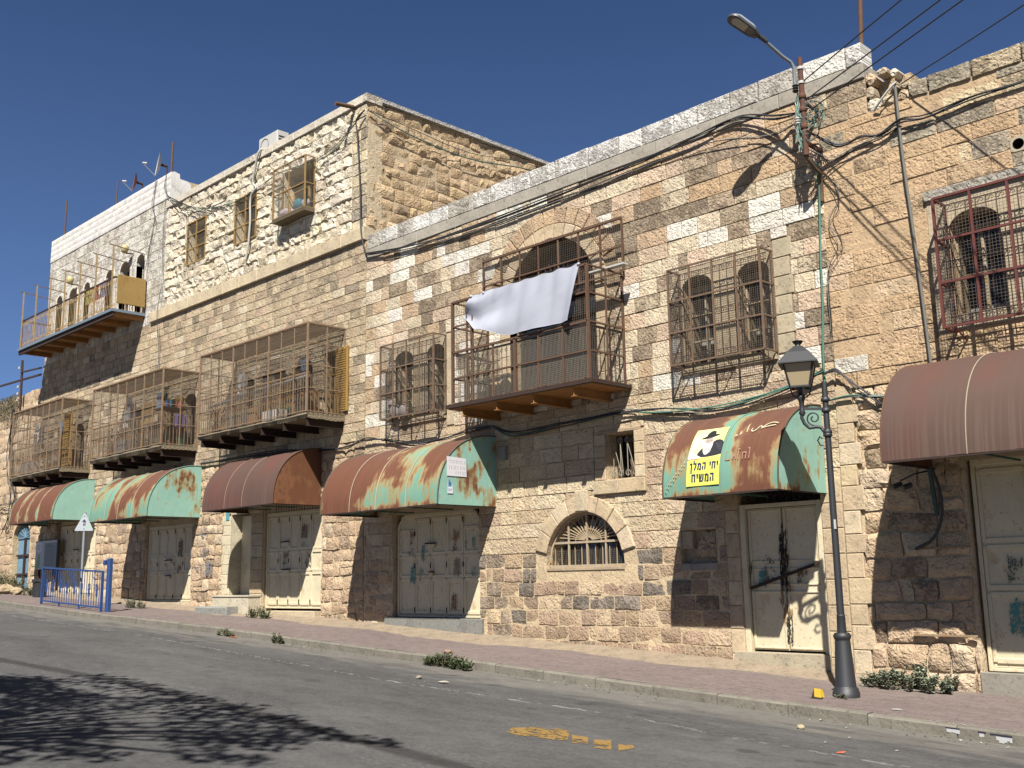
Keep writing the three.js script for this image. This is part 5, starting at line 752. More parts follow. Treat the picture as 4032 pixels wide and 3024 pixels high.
  const g3 = sticker('x', null, aw6, -9.66, -7.70, .02, .24, .02, .30, null, .013); part(aw6.cover, 'painted_scrawl', g3, std(sc(226, 216, 180), .7, { alphaMap: scr3, alphaTest: .5 }));
}
{ // two torn paper notices on the end of the large awning
  const paper = canvasTex(256, 256, (x, w, h) => { x.fillStyle = '#e9e8ea'; x.fillRect(0, 0, w, h); x.fillStyle = '#b9b7bd'; const f = RNG(4); for (const [y, n] of [[40, 8], [120, 8], [190, 5]]) for (let i = 0; i < n; i++) { const cx = w - 30 - i * 28; x.fillRect(cx, y, 16, 8); x.fillRect(cx + (f() < .5 ? 0 : 10), y, 8, 42); if (f() < .5) x.fillRect(cx, y + 36, 18, 8); } });
  const g = new GB(), X = -14.568; g.quad([X, 3.70, 1.26], [X, 3.70, .77], [X, 4.04, .79], [X, 4.06, 1.26], [[0, 0], [1, 0], [1, 1], [0, 1]]); single('paper_notice', 'pale square paper notice with faded lettering on the awning end', 'notice', g, std([.62, .62, .62], .9, { map: paper }), [X, 3.7, 1.0]);
  const blue = canvasTex(128, 256, (x, w, h) => { x.fillStyle = '#e8eef2'; x.fillRect(0, 0, w, h); x.fillStyle = '#4a8cb4'; x.beginPath(); x.moveTo(20, 10); x.lineTo(90, 60); x.lineTo(110, 140); x.lineTo(20, 150); x.fill(); x.fillStyle = '#2f648c'; x.fillRect(40, 80, 50, 22); x.fillStyle = '#8a9aa4'; x.fillRect(18, 180, 96, 12); x.fillRect(18, 205, 80, 12); });
  const q = new GB(); q.quad([X, 3.38, 1.25], [X, 3.38, 1.11], [X, 3.52, 1.12], [X, 3.67, 1.23], [[0, 0], [1, 0], [1, .5], [.1, 1]]); single('paper_notice', 'small torn blue and white sticker on the awning end', 'notice', q, std([.62, .62, .62], .8, { map: blue }), [X, 3.4, 1.2]);
}
// ---------------------------------------------------------------- cages, balconies, window bars
function netting(x0, x1, y0, y1, z, s = .04, r = .0019) { const m = new GB(), n = Math.round((x1 - x0) / s), k = Math.round((y1 - y0) / s); for (let i = 1; i < n; i++) { const x = lerp(x0, x1, i / n); m.bar([x, y0, z], [x, y1, z], r, 3, r, false); } for (let i = 1; i < k; i++) { const y = lerp(y0, y1, i / k); m.bar([x0, y, z], [x1, y, z], r, 3, r, false); } return m; }
function nettingSide(x, y0, y1, z0, z1, s = .04, r = .0019) { const m = new GB(), n = Math.round((z1 - z0) / s), k = Math.round((y1 - y0) / s); for (let i = 1; i < n; i++) { const z = lerp(z0, z1, i / n); m.bar([x, y0, z], [x, y1, z], r, 3, r, false); } for (let i = 1; i < k; i++) { const y = lerp(y0, y1, i / k); m.bar([x, y, z0], [x, y, z1], r, 3, r, false); } return m; }
const B1 = (p, q, r, n = 4) => new GB().bar(p, q, r, n);
function curl(cx, cy, z, r, a0, turns, dir = 1, tr = .005) { const p = []; for (let i = 0; i <= 12; i++) { const t = i / 12, a = a0 + dir * t * turns * 6.283; p.push([cx + Math.cos(a) * r * (1 - .7 * t), cy + Math.sin(a) * r * (1 - .7 * t), z]); } return [p, tr]; }
// bulging window cage: flat bars, fine netting, older scrolled grille inside
function windowCage(label, x0, x1, y0, y1, d, xs, ys, mat, o = {}) {
  const C = thing('window_cage', label, 'window cage', [(x0 + x1) / 2, y0, 0]), r = o.r || .013;
  for (const x of [x0, x1]) { part(C, 'corner_post', B1([x, y0, d], [x, y1, d], r * 1.15), mat); part(C, 'wall_post', B1([x, y0, .015], [x, y1, .015], r), mat); }
  for (const x of xs) part(C, 'upright', B1([x, y0, d], [x, y1, d], r), mat);
  for (const y of [y0, ...ys, y1]) { part(C, 'crossbar', B1([x0, y, d + .003], [x1, y, d + .003], r), mat); for (const x of [x0, x1]) part(C, 'side_bar', B1([x, y, .0], [x, y, d], r), mat); }
  part(C, 'wire_mesh', netting(x0, x1, y0, y1, d - .014, o.s || .036, .0027), M.wireCage); for (const x of [x0, x1]) part(C, 'wire_mesh', nettingSide(x, y0, y1, .02, d, o.s || .036, .0027), M.wireCage);
  const gz = d * .45, g = new GB(); for (let x = x0 + .07; x < x1 - .03; x += .135) { g.bar([x, y0 + .03, gz], [x, y1 - .04, gz], .0065, 5); } part(C, 'grille_bars', g, M.darkRust);
  const h = new GB(); for (const y of [y0 + .12, (y0 + y1) / 2, y1 - .1]) { h.bar([x0, y - .05, gz], [x1, y - .05, gz], .006); h.bar([x0, y + .05, gz], [x1, y + .05, gz], .006); for (let x = x0 + .1; x < x1 - .06; x += .135) { h.tube(...curl(x, y, gz, .042, .5, .9, 1), 5); h.tube(...curl(x + .05, y, gz, .036, 3.4, .9, -1), 5); } } part(C, 'scrollwork', h, M.darkRust);
  for (const x of [x0 + .12, (x0 + x1) / 2 + .1, x1 - .1]) part(C, 'stay', B1([x, y0, d - .02], [x, y0 - .13, 0], .008), mat);
  return C;
}
windowCage('rusty wire cage over a pair of arched windows above the poster awning', -10.10, -8.36, 5.16, 6.75, .35, [-9.67, -9.23, -8.80], [5.69, 6.21], M.oldPaintBar);
windowCage('rusty wire cage over paired windows with rags inside, above the notice-covered awning', -17.74, -16.0, 5.19, 6.77, .35, [-17.31, -16.87, -16.44], [5.72, 6.24], M.oldPaintBar);
windowCage('red-painted barred cage over arched windows above the big brown awning', -5.63, -3.62, 4.97, 6.74, .4, [-5.14, -4.66, -4.15], [5.57, 6.15], M.redBar, { r: .0155, s: .045 });
{ const f = RNG(21), g = new GB(); for (const [x, y, r] of [[-17.5, 5.36, .16], [-17.2, 5.34, .15], [-17.62, 5.52, .1]]) { for (let i = 0; i < 8; i++) for (let j = 0; j < 5; j++) { const q = (a, b) => { const t = a / 8 * 6.283, p = b / 5 * Math.PI, k = r * (1 + .35 * (noise2(a * 1.7 + x, b * 1.9, 5) - .5)); return [x + Math.cos(t) * Math.sin(p) * k, y - Math.cos(p) * k, .14 + Math.sin(t) * Math.sin(p) * k * .6]; }; g.quad(q(i, j), q(i + 1, j), q(i + 1, j + 1), q(i, j + 1)); } } single('rag_bundle', 'crumpled bundle of pale rags inside the window cage', 'rags', g, std(sc(190, 180, 178), .95), [-17.4, 5.2, .14], .2); }

// caged balconies over the shops: crumbling slab on steel beams, bar frame, netting, wire roof
function balconyCage(label, x0, x1, y0, y1, d, n, seed, mat, roof = true) {
  const C = thing('caged_balcony', label, 'balcony', [(x0 + x1) / 2, y0 - .3, 0], 'caged balconies over the shops'), f = RNG(seed), r = .0115;
  { const g = new GB(), N = 40; g.tint = sc(176, 160, 130); const zz = x => d - .02 + .05 * (noise2(x * 3, 1, seed) - .5), yb = (x, z) => y0 - .13 - .09 * (noise2(x * 3.1, z * 3, seed + 1) - .4); // ragged edge
    for (let i = 0; i < N; i++) { const a = lerp(x0 - .03, x1 + .02, i / N), b = lerp(x0 - .03, x1 + .02, (i + 1) / N); const fr = (x, y, dz = 0) => [x, y, zz(x) + dz]; g.quad(fr(a, yb(a, 9), -.03), fr(b, yb(b, 9), -.03), fr(b, y0 - .06, .02), fr(a, y0 - .06, .02)); g.quad(fr(a, y0 - .06, .02), fr(b, y0 - .06, .02), fr(b, y0 - .01), fr(a, y0 - .01)); g.quad(fr(a, y0 - .01), fr(b, y0 - .01), [b, y0 - .01, -.02], [a, y0 - .01, -.02]); g.quad([a, y0 - .13, -.02], [b, y0 - .13, -.02], fr(b, yb(b, 9), -.03), fr(a, yb(a, 9), -.03)); }
    for (const x of [x0 - .03, x1 + .02]) for (let k = 0; k < 8; k++) { const a = lerp(0, zz(x), k / 8), b = lerp(0, zz(x), (k + 1) / 8); g.quad([x, yb(x, a), a], [x, yb(x, b), b], [x, y0 - .01, b], [x, y0 - .01, a]); } part(C, 'floor_slab', g, M.rockStone); }
  const nb = Math.round((x1 - x0) / .95); for (let i = 0; i <= nb; i++) { const x = lerp(x0 + .05, x1 - .08, i / nb), g = new GB(); g.box(x - .006, x + .006, y0 - .30, y0 - .15, -.05, d - .06); g.box(x - .045, x + .045, y0 - .31, y0 - .30, -.05, d - .06); g.box(x - .045, x + .045, y0 - .155, y0 - .145, -.05, d - .06); part(C, 'steel_beam', g, M.darkRust); }
  const xs = range(x0, x1, n), ys = [y0 + .02, lerp(y0, y1, .27), lerp(y0, y1, .53), lerp(y0, y1, .78), y1];
  xs.forEach((x, i) => part(C, 'upright', B1([x, y0, d], [x, y1, d], i === 0 || i === n ? .019 : i % 3 === 0 ? .015 : r * .8), mat));
  for (const y of ys) { part(C, 'crossbar', B1([x0, y, d + .004], [x1, y, d + .004], y === y1 ? .018 : r * .8), mat); for (const x of [x0, x1]) part(C, 'side_bar', B1([x, y, 0], [x, y, d], y === y1 ? .018 : r * .8), mat); }
  for (const x of [x0, x1]) { for (const z of [d * .5]) part(C, 'upright', B1([x, y0, z], [x, y1, z], r), mat); part(C, 'wall_post', B1([x, y0, .02], [x, y1, .02], r), mat); }
  const rl = new GB(); for (let x = x0 + .06; x < x1; x += .105) rl.bar([x, y0, d - .05], [x, y0 + .86, d - .05], .007, 4); for (let z = .06; z < d; z += .105) for (const x of [x0 + .03, x1 - .03]) rl.bar([x, y0, z], [x, y0 + .86, z], .007, 4); part(C, 'railing_bars', rl, mat); part(C, 'handrail', B1([x0, y0 + .88, d - .05], [x1, y0 + .88, d - .05], .018), mat);
  part(C, 'wire_mesh', netting(x0, x1, y0, y1, d - .016, .045), M.wireDark); for (const x of [x0, x1]) part(C, 'wire_mesh', nettingSide(x, y0, y1, .02, d, .045), M.wireDark);
  if (roof) { const g = new GB(); for (let x = x0; x < x1; x += .12) g.bar([x, y1 + .01, 0], [x, y1 + .01, d], .004, 4); for (let z = .1; z < d; z += .16) g.bar([x0, y1 + .012, z], [x1, y1 + .012, z], .006, 4); part(C, 'roof_bars', g, mat); const t = new GB(); t.tint = [1, 1, 1]; part(C, 'roof_netting', (() => { const m = new GB(); for (let x = x0; x < x1; x += .024) m.bar([x, y1 + .02, 0], [x, y1 + .02, d], .0046, 3, .0046, false); for (let z = 0; z < d; z += .03) m.bar([x0, y1 + .024, z], [x1, y1 + .024, z], .0044, 3, .0044, false); return m; })(), M.wire); }
  return C;
}
balconyCage('long bar cage around the balcony above the brown awning, white pipe inside', -24.3, -19.5, 5.53, 7.54, 1.02, 9, 31, M.tanBar);
balconyCage('bar cage around the balcony with coloured buckets and potted plants', -30.62, -26.25, 5.5, 7.54, 1.05, 8, 37, M.tanBar);
balconyCage('bar cage balcony with a folded yellow shutter at its end, above the far awning', -37.2, -33.1, 5.5, 7.66, .97, 8, 43, M.tanBar);
{ // things standing on those balconies
  const f = RNG(91);
  single('drain_pipe', 'long pale grey pipe lying along the caged balcony railing', 'pipe', new GB().bar([-24.1, 6.22, .86], [-19.7, 6.38, .86], .045, 10), std(sc(190, 196, 196), .6), [-22, 6.2, .86], .4);
  const pail = (label, x, y, z, r, c) => single('bucket', label, 'bucket', new GB().lathe(x, y, z, [[0, .002], [r * .78, 0], [r, r * 1.9], [r * 1.07, r * 1.92], [r * 1.07, r * 1.98], [r * .96, r * 1.98], [r * .76, .02]], 14), std(sc(...c), .5), [x, y, z], .5);
  { const g = new GB(); g.box(-27.0, -26.28, 6.50, 6.52, .25, .98); single('plank_shelf', 'plank shelf holding two buckets inside the cage', 'shelf', g, M.oldPaintBar, [-26.6, 6.5, .6]); }
  pail('blue plastic bucket on the cage shelf', -26.5, 6.525, .72, .1, [70, 130, 176]); pail('pink plastic bucket on the cage shelf', -26.5, 6.525, .42, .1, [206, 110, 104]); pail('dark green tub on the balcony floor', -26.55, 5.5, .85, .13, [44, 70, 66]); pail('green pot on the balcony floor', -26.45, 5.5, .38, .12, [70, 140, 112]);
  { const g = new GB(); for (let i = 0; i < 6; i++) for (let j = 0; j < 5; j++) { const q = (a, b) => [-26.3 - .02 * Math.sin(a * 2.1), 6.0 + b * .07, .3 + a * .06 + .015 * Math.sin(b * 2 + a)]; g.quad(q(i, j), q(i + 1, j), q(i + 1, j + 1), q(i, j + 1)); } single('hanging_cloth', 'purple cloth hanging inside the balcony cage', 'cloth', g, std(sc(136, 118, 176), .9), [-26.3, 6.0, .5], .3); }
  const leafM = vcol(.75);
  const pot = (label, x, y, z, h, c, n, tint) => { const t = thing('potted_plant', label, 'plant', [x, y, z]); part(t, 'pot', new GB().lathe(x, y, z, [[0, 0], [.09, 0], [.12, .2], [.1, .2], [.08, .18], [0, .18]], 12), std(sc(...c), .8), .5); const g = new GB(), s = new GB(); for (let i = 0; i < n; i++) { const a = f() * 6.28, r = Math.sqrt(f()) * h * .42, yy = y + .22 + h * f(), L = rr(.05, .1, f), e = f() * 6.28, k = rr(.6, 1.3, f); g.tint = tint.map(v => v * k); const p = [x + Math.cos(a) * r, yy, z + Math.sin(a) * r * .7], d = [Math.cos(e) * L, rr(-.5, .6, f) * L, Math.sin(e) * L], w = [-Math.sin(e) * L * .35, .01, Math.cos(e) * L * .35]; g.quad(p, [p[0] + d[0] * .5 + w[0], p[1] + d[1] * .5, p[2] + d[2] * .5 + w[2]], [p[0] + d[0], p[1] + d[1], p[2] + d[2]], [p[0] + d[0] * .5 - w[0], p[1] + d[1] * .5 + .01, p[2] + d[2] * .5 - w[2]]); if (i % 9 === 0) s.bar([x, y + .18, z], p, .005, 4); } part(t, 'leaves', g, leafM); part(t, 'stems', s, M.darkRust); };
  pot('bushy plant in a clay pot behind the cage bars, beside the purple cloth', -26.7, 6.525, .75, .35, [150, 96, 70], 120, [.05, .085, .035]); pot('leggy plant in a dark pot on the cage floor', -28.2, 5.5, .7, .7, [70, 66, 60], 150, [.045, .07, .03]); pot('grey-green plant in a pot at the cage corner', -29.9, 5.5, .75, .6, [120, 110, 90], 130, [.07, .085, .05]); pot('dry plant in a pot on the long caged balcony', -23.9, 5.53, .75, .55, [110, 84, 66], 130, [.09, .09, .05]); pot('dark plant in a pot by the yellow shutter on the long balcony', -20.0, 5.53, .8, .6, [60, 60, 56], 150, [.03, .045, .025]); pot('sprawling silvery plant in a tub on the far caged balcony', -34.6, 5.5, .75, .7, [70, 70, 68], 170, [.16, .17, .15]);
  const junk = (label, x0, x1, y0, y1, z0, z1, c) => { const g = new GB(); g.cbox(x0, x1, y0, y1, z0, z1, .02); single('storage_box', label, 'box', g, std(sc(...c), .85), [(x0 + x1) / 2, y0, z0]); };
  junk('grey crate on the long caged balcony', -23.2, -22.6, 5.53, 5.9, .5, .85, [120, 118, 112]); junk('brown carton on the long caged balcony', -22.3, -21.9, 5.53, 5.95, .5, .85, [166, 126, 84]); junk('white polystyrene box on the long caged balcony', -21.6, -21.0, 5.53, 5.8, .55, .85, [220, 220, 214]); junk('blue-grey cool box on the bucket balcony', -29.4, -28.8, 5.5, 5.9, .5, .85, [120, 132, 144]); junk('pale washing basket on the far caged balcony', -36.6, -36.1, 5.5, 5.95, .5, .85, [198, 196, 190]);
  const hang = (label, x, y, z, w, h, c, seed) => { const g = new GB(), f2 = RNG(seed); for (let i = 0; i < 7; i++) for (let j = 0; j < 6; j++) { const q = (a, b) => [x + (a / 7 - .5) * w * (1 - .25 * b / 6 * (seed % 2)), y - b / 6 * h - .02 * Math.sin(a * 1.3 + seed), z + .03 * Math.sin(a * 1.9 + seed) * (b / 6)]; g.quad(q(i, j + 1), q(i + 1, j + 1), q(i + 1, j), q(i, j)); } single('hanging_rag', label, 'cloth', g, std(sc(...c), .95), [x, y - h, z], .3); };
  const cages = [[-24.2, -19.6, 5.53, 'long pipe cage'], [-30.5, -26.4, 5.5, 'bucket cage'], [-37.1, -33.3, 5.5, 'far shutter cage']];
  const kinds = [['white shirt', [224, 222, 214], .34, .5], ['grey sack', [128, 124, 116], .3, .55], ['charcoal coat', [62, 60, 62], .36, .7], ['beige towel', [206, 186, 150], .3, .4], ['faded blue cloth', [120, 142, 168], .32, .42]];
  cages.forEach(([a, b, y, n], ci) => kinds.forEach(([k, c, w, h], i) => hang(`${k} hanging in the ${n}`, lerp(a + .5, b - .5, (i + .3 + .3 * f()) / 5), y + rr(1.2, 1.75, f), rr(.35, .8, f), w, h, c, 7 * ci + i + 1)));
  const boxes = [['rusty tin', [150, 96, 66], .22, .3], ['white sack', [216, 212, 200], .4, .34], ['black crate', [44, 44, 46], .45, .3], ['green jerrycan', [66, 104, 80], .22, .36], ['brown board', [150, 112, 70], .5, .62]];
  cages.forEach(([a, b, y, n]) => boxes.forEach(([k, c, w, h], i) => { const x = lerp(a + .3, b - .6, (i + .2 + .5 * f()) / 5); junk(`${k} on the floor of the ${n}`, x, x + w, y, y + h, .25, .48, c); }));
  { const g = new GB(); g.cbox(-33.85, -33.25, 5.6, 7.3, .55, .6); for (let y = 5.7; y < 7.2; y += .07) g.bar([-33.78, y, .606], [-33.32, y, .606], .012); single('louvre_shutter', 'yellow louvred shutter leaning in the far cage', 'shutter', g, std(sc(206, 162, 80), .75, { map: doorMap }), [-33.5, 5.6, .57]); }
  { const g = new GB(); g.cbox(-28.9, -28.0, 6.35, 6.95, .35, .38); single('yellow_board', 'yellow board propped inside the bucket cage', 'board', g, std(sc(214, 176, 104), .8, { map: doorMap }), [-28.5, 6.3, .36]); }
}

// ---------------------------------------------------------------- central balcony with the white cloth
{
  const x0 = -14.73, x1 = -11.32, y0 = 5.05, y1 = 7.03, d = .95, C = thing('caged_balcony', 'rusty cage balcony on yellow-brown beams in front of the big arch', 'balcony', [-13, 4.8, 0]), R = M.rustBar;
  for (const x of [x0, x1]) { part(C, 'corner_post', B1([x, y0, d], [x, y1, d], .024), R); part(C, 'wall_post', B1([x, y0, .03], [x, 7.0, .03], .018), R); }
  part(C, 'corner_post', B1([x0 - .05, y0, d - .05], [x0 - .05, y1, d - .05], .018), R);
  for (const x of [-14.33, -14.17, -13.63, -13.06, -12.48, -11.9]) part(C, 'upright', B1([x, y0, d], [x, x < -13.7 || x > -12 ? y1 : 6.05, d], x === -13.06 ? .024 : .014), R);
  for (const y of [y0 + .02, 5.55, 6.05, y1]) part(C, 'crossbar', B1([x0, y, d + .004], [x1, y, d + .004], y > 7 || y === 6.05 ? .02 : .015), R);
  part(C, 'crossbar', B1([x0, 6.55, d + .004], [-14.15, 6.55, d + .004], .013), R); part(C, 'crossbar', B1([-11.9, 6.55, d + .004], [x1, 6.55, d + .004], .013), R);
  for (const x of [x0, x1]) for (const y of [y0 + .02, 5.55, 6.05, 6.55, y1]) part(C, 'side_bar', B1([x, y, .02], [x, y, d], .014), R);
  for (const x of [x0, x1]) part(C, 'upright', B1([x, y0, d * .5], [x, y1, d * .5], .013), R);
  // upper screen against the wall
  for (const y of [7.05, 7.52, 8.03]) part(C, 'screen_bar', B1([-14.78, y, .09], [-11.23, y, .09], y > 8 ? .022 : .015), R); for (const x of [-14.78, -14.27, -13.76, -13.26, -12.75, -12.25, -11.74, -11.23]) part(C, 'screen_upright', B1([x, 7.05, .085], [x, 8.03, .085], .014), x === -12.75 ? M.oldPaintBar : R);
  part(C, 'wire_mesh', netting(-14.78, -11.23, 7.05, 8.03, .07, .045), M.wireDark); part(C, 'wire_mesh', netting(x0, x1, y0, 6.05, d - .016, .032), M.wire); part(C, 'wire_mesh', netting(x0, -14.15, 6.05, y1, d - .016, .045), M.wireDark); part(C, 'wire_mesh', netting(-11.9, x1, 6.05, y1, d - .016, .045), M.wireDark); for (const x of [x0, x1]) part(C, 'wire_mesh', nettingSide(x, y0, y1, .03, d, .045), M.wireDark);
  // old railing inside
  const rl = new GB(); for (let x = x0 + .1; x < x1; x += .125) rl.bar([x, y0 + .03, d - .1], [x, 5.98, d - .1], .008, 5); for (let z = .1; z < d; z += .125) for (const x of [x0 + .06, x1 - .06]) rl.bar([x, y0 + .03, z], [x, 5.98, z], .008, 5); part(C, 'railing_bars', rl, M.darkRust); part(C, 'handrail', B1([x0, 6.0, d - .1], [x1, 6.0, d - .1], .017), M.darkRust); for (const x of [x0 + .06, x1 - .06]) part(C, 'handrail', B1([x, 6.0, 0], [x, 6.0, d - .1], .017), M.darkRust);
  const sc2 = new GB(); for (let x = x0 + .1; x < x1 - .1; x += .125) { sc2.tube(...curl(x, 5.9, d - .1, .045, .5, .9, 1), 5); } for (const x of [x0 + .06, x1 - .06]) for (let z = .1; z < d - .1; z += .125) { const [p, t] = curl(0, 5.9, 0, .045, .5, .9, 1); sc2.tube(p.map(q => [x, q[1], z + q[0]]), t, 5); } part(C, 'scrollwork', sc2, M.darkRust);
  const fl = new GB(); fl.box(-14.86, -11.2, 4.985, 5.045, 0, 1.02); part(C, 'floor_plate', fl, M.darkRust); const fr = new GB(); fr.box(-14.86, -11.2, 4.985, 5.055, 1.02, 1.04); part(C, 'edge_channel', fr, M.darkRust);
  const f = RNG(4), debris = new GB(); for (let i = 0; i < 90; i++) { const x = rr(-14.8, -11.3, f), s = rr(.015, .05, f); debris.tint = sc(120, 96, 70).map(v => v * rr(.5, 1.1, f)); debris.quad([x, 5.05, 1.03 + rr(0, .02, f)], [x + s, 5.05 + rr(-.03, .02, f), 1.04], [x + s * .7, 5.05 + rr(.0, .05, f), 1.0], [x, 5.08, .98]); } const db = part(C, 'leaf_litter', debris, vcol(.95)); db.userData.kind = 'stuff';
  const deck = new GB(); for (let z = .02; z < 1.0; z += .11) deck.box(-14.8, -11.25, 4.965, 4.984, z, z + .1); part(C, 'deck_boards', deck, M.brownSteel);
  for (const x of [-14.45, -13.55, -12.62, -11.68]) { const g = new GB(); g.box(x - .006, x + .006, 4.82, 4.955, -.03, .96); g.box(x - .05, x + .05, 4.812, 4.822, -.03, .97); g.box(x - .05, x + .05, 4.952, 4.963, -.03, .97); part(C, 'floor_beam', g, M.brownSteel); }
  // white cloth tied along the top bar, sagging, gathered at its left corner
  const W = 60, H = 22, P = [], topL = [-14.12, 7.04], topR = [-11.41, 7.045];
  const P0 = (u, v) => {
    const bot = u < .14 ? lerp(6.70, 6.36, u / .14) : u < .46 ? lerp(6.36, 6.12, sstep(.14, .46, u)) : u < .62 ? 6.12 : lerp(6.12, 6.10, (u - .62) / .38), botX = u < .14 ? lerp(-14.42, -14.0, u / .14) : u < .46 ? lerp(-14.0, -13.1, (u - .14) / .32) : lerp(-13.1, -11.66, (u - .46) / .54);
    const tx = lerp(topL[0], topR[0], u), ty = 7.045 + .012 * Math.sin(u * 40) - (u < .1 ? .02 : 0), x = lerp(tx, botX, Math.pow(v, 1.1)), y = lerp(ty, bot, v);
    const fold = .016 * (1 - .5 * v) * Math.sin(u * 44 + 5 * noise2(u * 5, v * .6, 6)) * (.5 + noise2(u * 6, 2, 9)) + .03 * Math.sin(u * 15 - v * 2.2) * v * (1 - .5 * v) + .018 * (noise2(u * 7 + v * 4 * (1 - u), v * 2.2, 14) - .5) + .075 * Math.sin((u * 1.6 + v * .9) * 6) * v * (1 - sstep(.2, .55, u));
    return [x, y, 1.02 + fold + .05 * v * (1 - v) + (u > .93 ? .03 * (u - .93) / .07 * v * 2 : 0)];
  };
  const g = new GB(); for (let i = 0; i < W; i++) for (let j = 0; j < H; j++) { const a = i / W, b = (i + 1) / W, c = j / H, e = (j + 1) / H; g.quad(P0(a, e), P0(b, e), P0(b, c), P0(a, c)); }
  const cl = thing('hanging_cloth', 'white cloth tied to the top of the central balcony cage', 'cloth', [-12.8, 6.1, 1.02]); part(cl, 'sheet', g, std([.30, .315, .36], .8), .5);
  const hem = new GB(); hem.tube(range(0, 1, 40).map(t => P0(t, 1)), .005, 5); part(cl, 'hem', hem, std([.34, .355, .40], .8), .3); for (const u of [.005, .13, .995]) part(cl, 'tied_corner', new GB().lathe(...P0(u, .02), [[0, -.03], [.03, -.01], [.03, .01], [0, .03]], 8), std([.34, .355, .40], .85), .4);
  // loose white batten resting on top
  single('white_batten', 'white batten lying across the top of the central cage', 'batten', new GB().box(-11.75, -10.95, 7.06, 7.09, .3, .42), M.white, [-11.4, 7.06, .36]);
}

// ---------------------------------------------------------------- boxed-out window cage with washing, upper storey
{
  const x0 = -22.25, x1 = -20.83, y0 = 10.8, y1 = 12.12, d = .3, mat = std(sc(190, 160, 104), .75, { map: rustMap }), C = thing('window_cage', 'box cage on a plank tray at the upper window, holding washing', 'window cage', [-21.5, y0, 0]);
  for (const x of [x0, x1]) { part(C, 'corner_post', B1([x, y0, d], [x, y1, d], .018), mat); part(C, 'wall_post', B1([x, y0, .03], [x, y1, .03], .013), mat); } part(C, 'upright', B1([(x0 + x1) / 2, y0, d], [(x0 + x1) / 2, y1, d], .012), mat);
  for (const y of [y0, y0 + .62, y1]) { part(C, 'crossbar', B1([x0, y, d], [x1, y, d], .013), mat); for (const x of [x0, x1]) part(C, 'side_bar', B1([x, y, .02], [x, y, d], .012), mat); } part(C, 'wire_mesh', netting(x0, x1, y0, y1, d - .012, .04), M.wire); for (const x of [x0, x1]) part(C, 'wire_mesh', nettingSide(x, y0, y1, .03, d, .04), M.wire);
  for (let k = 0; k < 3; k++) { const g = new GB(); g.cbox(x0, x1 + .02, y0 - .10 + k * .034, y0 - .07 + k * .034, 0, d + .02 + .004 * k, .005); part(C, 'tray_board', g, std(sc(150, 132, 104), .9, { map: doorMap })); }
  const lump = (label, x, y, z, rx, ry, rz, c, s) => { const g = new GB(); for (let i = 0; i < 14; i++) for (let j = 0; j < 9; j++) { const q = (a, b) => { a %= 14; const t = a / 14 * 6.283, p = b / 9 * Math.PI, k = 1 + .5 * (noise2(Math.cos(t) * 2 + s, b * .8, s) - .5); return [x + Math.cos(t) * Math.sin(p) * rx * k, y + ry - Math.cos(p) * ry * k, z + Math.sin(t) * Math.sin(p) * rz * k]; }; g.quad(q(i + 1, j), q(i, j), q(i, j + 1), q(i + 1, j + 1)); } single('laundry_heap', label, 'laundry', g, std(sc(...c), .95), [x, y, z], .2); };
  lump('white and pink washing heaped in the box cage', -21.85, 10.81, .16, .3, .11, .11, [224, 206, 212], 3); lump('turquoise washing heaped in the box cage', -21.3, 10.81, .17, .16, .17, .1, [58, 138, 156], 8); lump('pale washing beside the turquoise heap', -20.98, 10.81, .16, .13, .12, .1, [206, 206, 214], 13);
}
